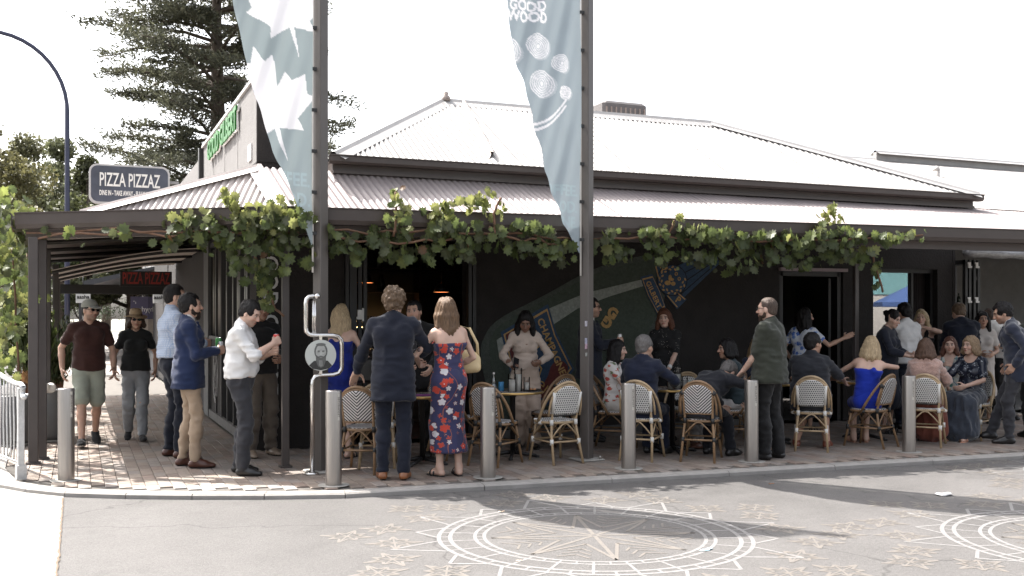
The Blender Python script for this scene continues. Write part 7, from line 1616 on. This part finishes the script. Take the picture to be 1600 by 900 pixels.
st = [wander([(5.3,fy(5.3)-.03,2.46),(6.2,fy(6.2)-.04,2.5),(7.2,fy(7.2)-.04,2.5),(8.2,fy(8.2)-.04,2.52),(9.2,fy(9.2)-.06,2.57),(9.75,fy(9.75)-.08,2.62)], .03, 10), wander([(8.3,10.0,2.5),(8.36,9.95,2.7),(8.33,9.92,2.86)], .015, 11), wander([(6.25,10.15,2.5),(6.28,10.1,2.62),(6.3,10.08,2.7)], .015, 12), wander([(9.05,9.93,2.4),(9.12,9.92,2.15),(9.2,9.9,1.9)], .015, 14)]
vine('grape vine along the gutter right of the second banner pole', fill(env, 430, 6)+tail, st, 300, 7)
rs = random.Random(8); lp2 = []
for _ in range(1150):
    y = 12.35+rs.random()**1.3*9; z = rs.uniform(.9,2.95) if rs.random() < .75 else rs.uniform(2.2,3.0); x = -.78+rs.gauss(0,.16)-.12*max(0,z-2.3)
    if z < 1.5 and rs.random() < .55: continue
    lp2.append(((x,y,z), rs.uniform(.08,.17), rs.random() < .35))
st = [wander([(-.62,13.2,0),(-.64,13.2,1.2),(-.7,13.3,2.4)], .04, 15), wander([(-.6,16.0,0),(-.62,16,1.3),(-.66,16.2,2.5)], .04, 16), wander([(-.66,12.5,2.55),(-.7,15,2.6),(-.7,18,2.55)], .04, 17)]
vine('sunlit grape vine curtain on the street side of the left verandah posts', lp2, st, 300, 9)

# ------------------------------------------------------------------ trees and shrubs
BARK = mat('tree_bark', (.095,.075,.06), rough=.9, var=.3, vscale=8, bump=.5, bscale=20)
FOLI = attr_mat('tree_leaf', rough=.6, trans=.3)
def cards(P, S, N, cols, asp=.5):
    """one small bent leaf (two faces) for each point P of size S lying along direction N"""
    n = len(P); rng = np.random.default_rng(n); d = N/np.linalg.norm(N,axis=1,keepdims=True); u = rng.normal(size=(n,3)); u -= d*(u*d).sum(1,keepdims=True); u /= np.linalg.norm(u,axis=1,keepdims=True); w = np.cross(d,u)
    a = P-d*S[:,None]*.5; b = P+d*S[:,None]*.5; m = P+w*S[:,None]*.12; l = m+u*S[:,None]*asp*.5; r = m-u*S[:,None]*asp*.5
    V = np.stack([a,l,b,r],1).reshape(-1,3); F = (np.arange(n)*4)[:,None]+np.array([0,1,2,3]); return V, F, np.repeat(cols,4,0)
def cedar(x, y, h, label):
    rng = np.random.default_rng(12); root = empty('cedar_tree', (x,y,0), 0, label, 'tree'); T = MB(); T.tube([(0,0,0),(.05,0,h*.3),(-.05,.05,h*.65),(0,0,h)], [.42,.34,.2,.04], 10); P, N = [], []
    L = MB()
    for k in range(150):
        z = 3.6+(h-4.0)*(k/149)**.95+rng.uniform(-.5,.5); a = k*2.399+rng.uniform(-.3,.3); ln = (5.1 if z < 12 else 5.1*(h-z)/(h-12)+.5)*rng.choice([.5,.75,.95,1.0,1.1])*rng.uniform(.85,1.05); ri = rng.uniform(.05,.45)
        dirv = np.array([math.cos(a), math.sin(a), 0]); pts = []
        for q in range(9):
            t = q/8; pts.append(np.array([0,0,z])+dirv*ln*t+np.array([0,0,1])*(ri*ln*t-.2*ln*t*t)+rng.normal(0,.05,3)*t)
        L.tube(pts, [.075*(1-.85*q/8)+.006 for q in range(9)], 5)
        side = np.cross(dirv,[0,0,1])
        for q in np.arange(.28,1.03,.048):
            b = pts[min(int(q*8),7)]+(pts[min(int(q*8)+1,8)]-pts[min(int(q*8),7)])*(q*8 % 1)
            for s in (-1,1):
                if rng.random() < .08: continue
                sl_ = ln*.26*(1.15-q*.65)*rng.uniform(.5,1.15); dv = side*s*.85+dirv*.6+np.array([0,0,rng.uniform(-.25,.35)])
                m = int(12+sl_*20)
                for j in range(m):
                    t = rng.random(); p = b+dv*sl_*t+rng.normal(0,.1,3)+np.array([0,0,-.2*sl_*t*rng.random()]); P.append(p); N.append(dv*.7+rng.normal(0,.45,3)+np.array([0,0,.25]))
    T.build('trunk', BARK, root); L.build('limbs', BARK, root)
    P, N = np.array(P), np.array(N); g = (1+.5*vnoise(P*1.4,3))[:,None]; C = np.array([.082,.085,.055])*g*(np.random.default_rng(1).uniform(.65,1.35,(len(P),1)))
    V, F, C = cards(P, np.random.default_rng(2).uniform(.12,.27,len(P)), N, C, .28); mesh_from('crown', V, F, FOLI, root, C, smooth=False)
cedar(4.9, 40, 19, 'tall dark cedar towering behind the corner parapet')
def tree(x, y, h, r, col, label, n=9000, z0=.3, seed=1, leaf=.22, name='street_tree'):
    rng = np.random.default_rng(seed); root = empty(name, (x,y,0), 0, label, 'tree', 'street trees at the left'); T = MB(); T.tube([(0,0,0),(.1,.05,h*.3),(0,0,h*.6),(.1,0,h*.9)], [r*.09,r*.07,r*.045,.02], 8); T.build('trunk', BARK, root)
    cl = []; L = MB()
    for k in range(26):
        a = rng.uniform(0,6.28); zz = h*(z0+(1-z0)*rng.random()); rr = 1.05*r*math.sin(math.pi*min(1,max(.12,(zz/h-z0+.1)/(1.05-z0))))**.7*rng.uniform(.35,1); c = np.array([rr*math.cos(a), rr*math.sin(a), zz]); cl.append((c, r*rng.uniform(.18,.36)))
        L.tube([(0,0,zz*.55),tuple(c*.55+np.array([0,0,zz*.12])),tuple(c)], [.05,.03,.012], 5)
    L.build('limbs', BARK, root); P = []
    for _ in range(n):
        c, s = cl[rng.integers(len(cl))]; d = rng.normal(size=3); d /= np.linalg.norm(d); P.append(c+d*s*rng.random()**.45*np.array([1,1,.75]))
    P = np.array(P); N = rng.normal(size=(n,3)); C = np.array(col)*(1+.45*vnoise(P*.9,seed))[:,None]*rng.uniform(.7,1.3,(n,1)); V, F, C = cards(P, rng.uniform(.6,1.3,n)*leaf, N, C, .55); mesh_from('crown', V, F, FOLI, root, C, smooth=False)
tree(-3.6, 46, 9.6, 3.0, (.17,.16,.07), 'yellowish street tree at the left edge above the vine', 9000, .3, 3)
tree(-.7, 50, 9.4, 2.6, (.13,.14,.075), 'grey green tree behind the street lamp', 8000, .3, 4)
tree(1.9, 44, 6.9, 2.5, (.055,.07,.03), 'dark bushy tree behind the pizza sign', 9000, .35, 5)
tree(.35, 43, 7.6, 2.2, (.085,.095,.042), 'leafy tree between the lamp pole and the pizza sign', 8000, .3, 21)
tree(-2.2, 54, 9.8, 2.8, (.15,.15,.08), 'pale green tree left of the street lamp', 8000, .3, 22)
tree(-6.5, 62, 8.5, 3.5, (.08,.09,.04), 'rounded tree far left beyond the road', 7000, .25, 6)
tree(-9, 95, 9, 5, (.06,.075,.035), 'broad dark tree down the left street', 7000, .2, 7)
tree(-3, 118, 10, 5.5, (.055,.07,.035), 'broad tree closing the end of the left street', 8000, .12, 8); tree(3, 125, 11, 6, (.05,.065,.035), 'dark tree at the street end behind the shops', 8000, .12, 9)
tree(-14, 130, 11, 7, (.06,.07,.04), 'big hazy tree at the far left of the street end', 7000, .1, 10)
# leafy shrub and grass clump in the planters
def shrub(x, y, h, r, col, label, n=1600, seed=1):
    rng = np.random.default_rng(seed); root = empty('kerb_shrub', (x,y,0), 0, label, 'shrub'); L = MB(); P, N, S = [], [], []
    for k in range(70):
        a = rng.uniform(0,6.28); lean = rng.uniform(.1,1)*r; b = np.array([lean*math.cos(a), lean*math.sin(a), h*rng.uniform(.6,1.05)]); m = b*np.array([.35,.35,.7])
        L.tube([(b[0]*.1,b[1]*.1,.0),tuple(m),tuple(b)], [.006,.005,.002], 4)
        for j in range(n//70):
            t = rng.uniform(.3,1); p = m*(1-t)*2*.5+b*t; P.append(p+rng.normal(0,.03,3)); N.append(b+rng.normal(0,.35,3)); S.append(rng.uniform(.08,.2))
    L.build('stems', STEM, root); P, N, S = np.array(P), np.array(N), np.array(S); C = np.array(col)*rng.uniform(.6,1.4,(len(P),1)); V, F, C = cards(P, S, N, C, .22); mesh_from('leaves', V, F, FOLI, root, C, smooth=False)
shrub(-.62, 15.4, 1.75, .42, (.075,.10,.03), 'tall grassy shrub behind the left verandah post', 2600, 2); shrub(-.35, 17.2, 1.2, .35, (.05,.07,.025), 'low shrub among the verandah posts', 1500, 3); shrub(-.30, 19.8, 1.5, .4, (.05,.06,.03), 'dark shrub under the vine farther back', 1500, 4)
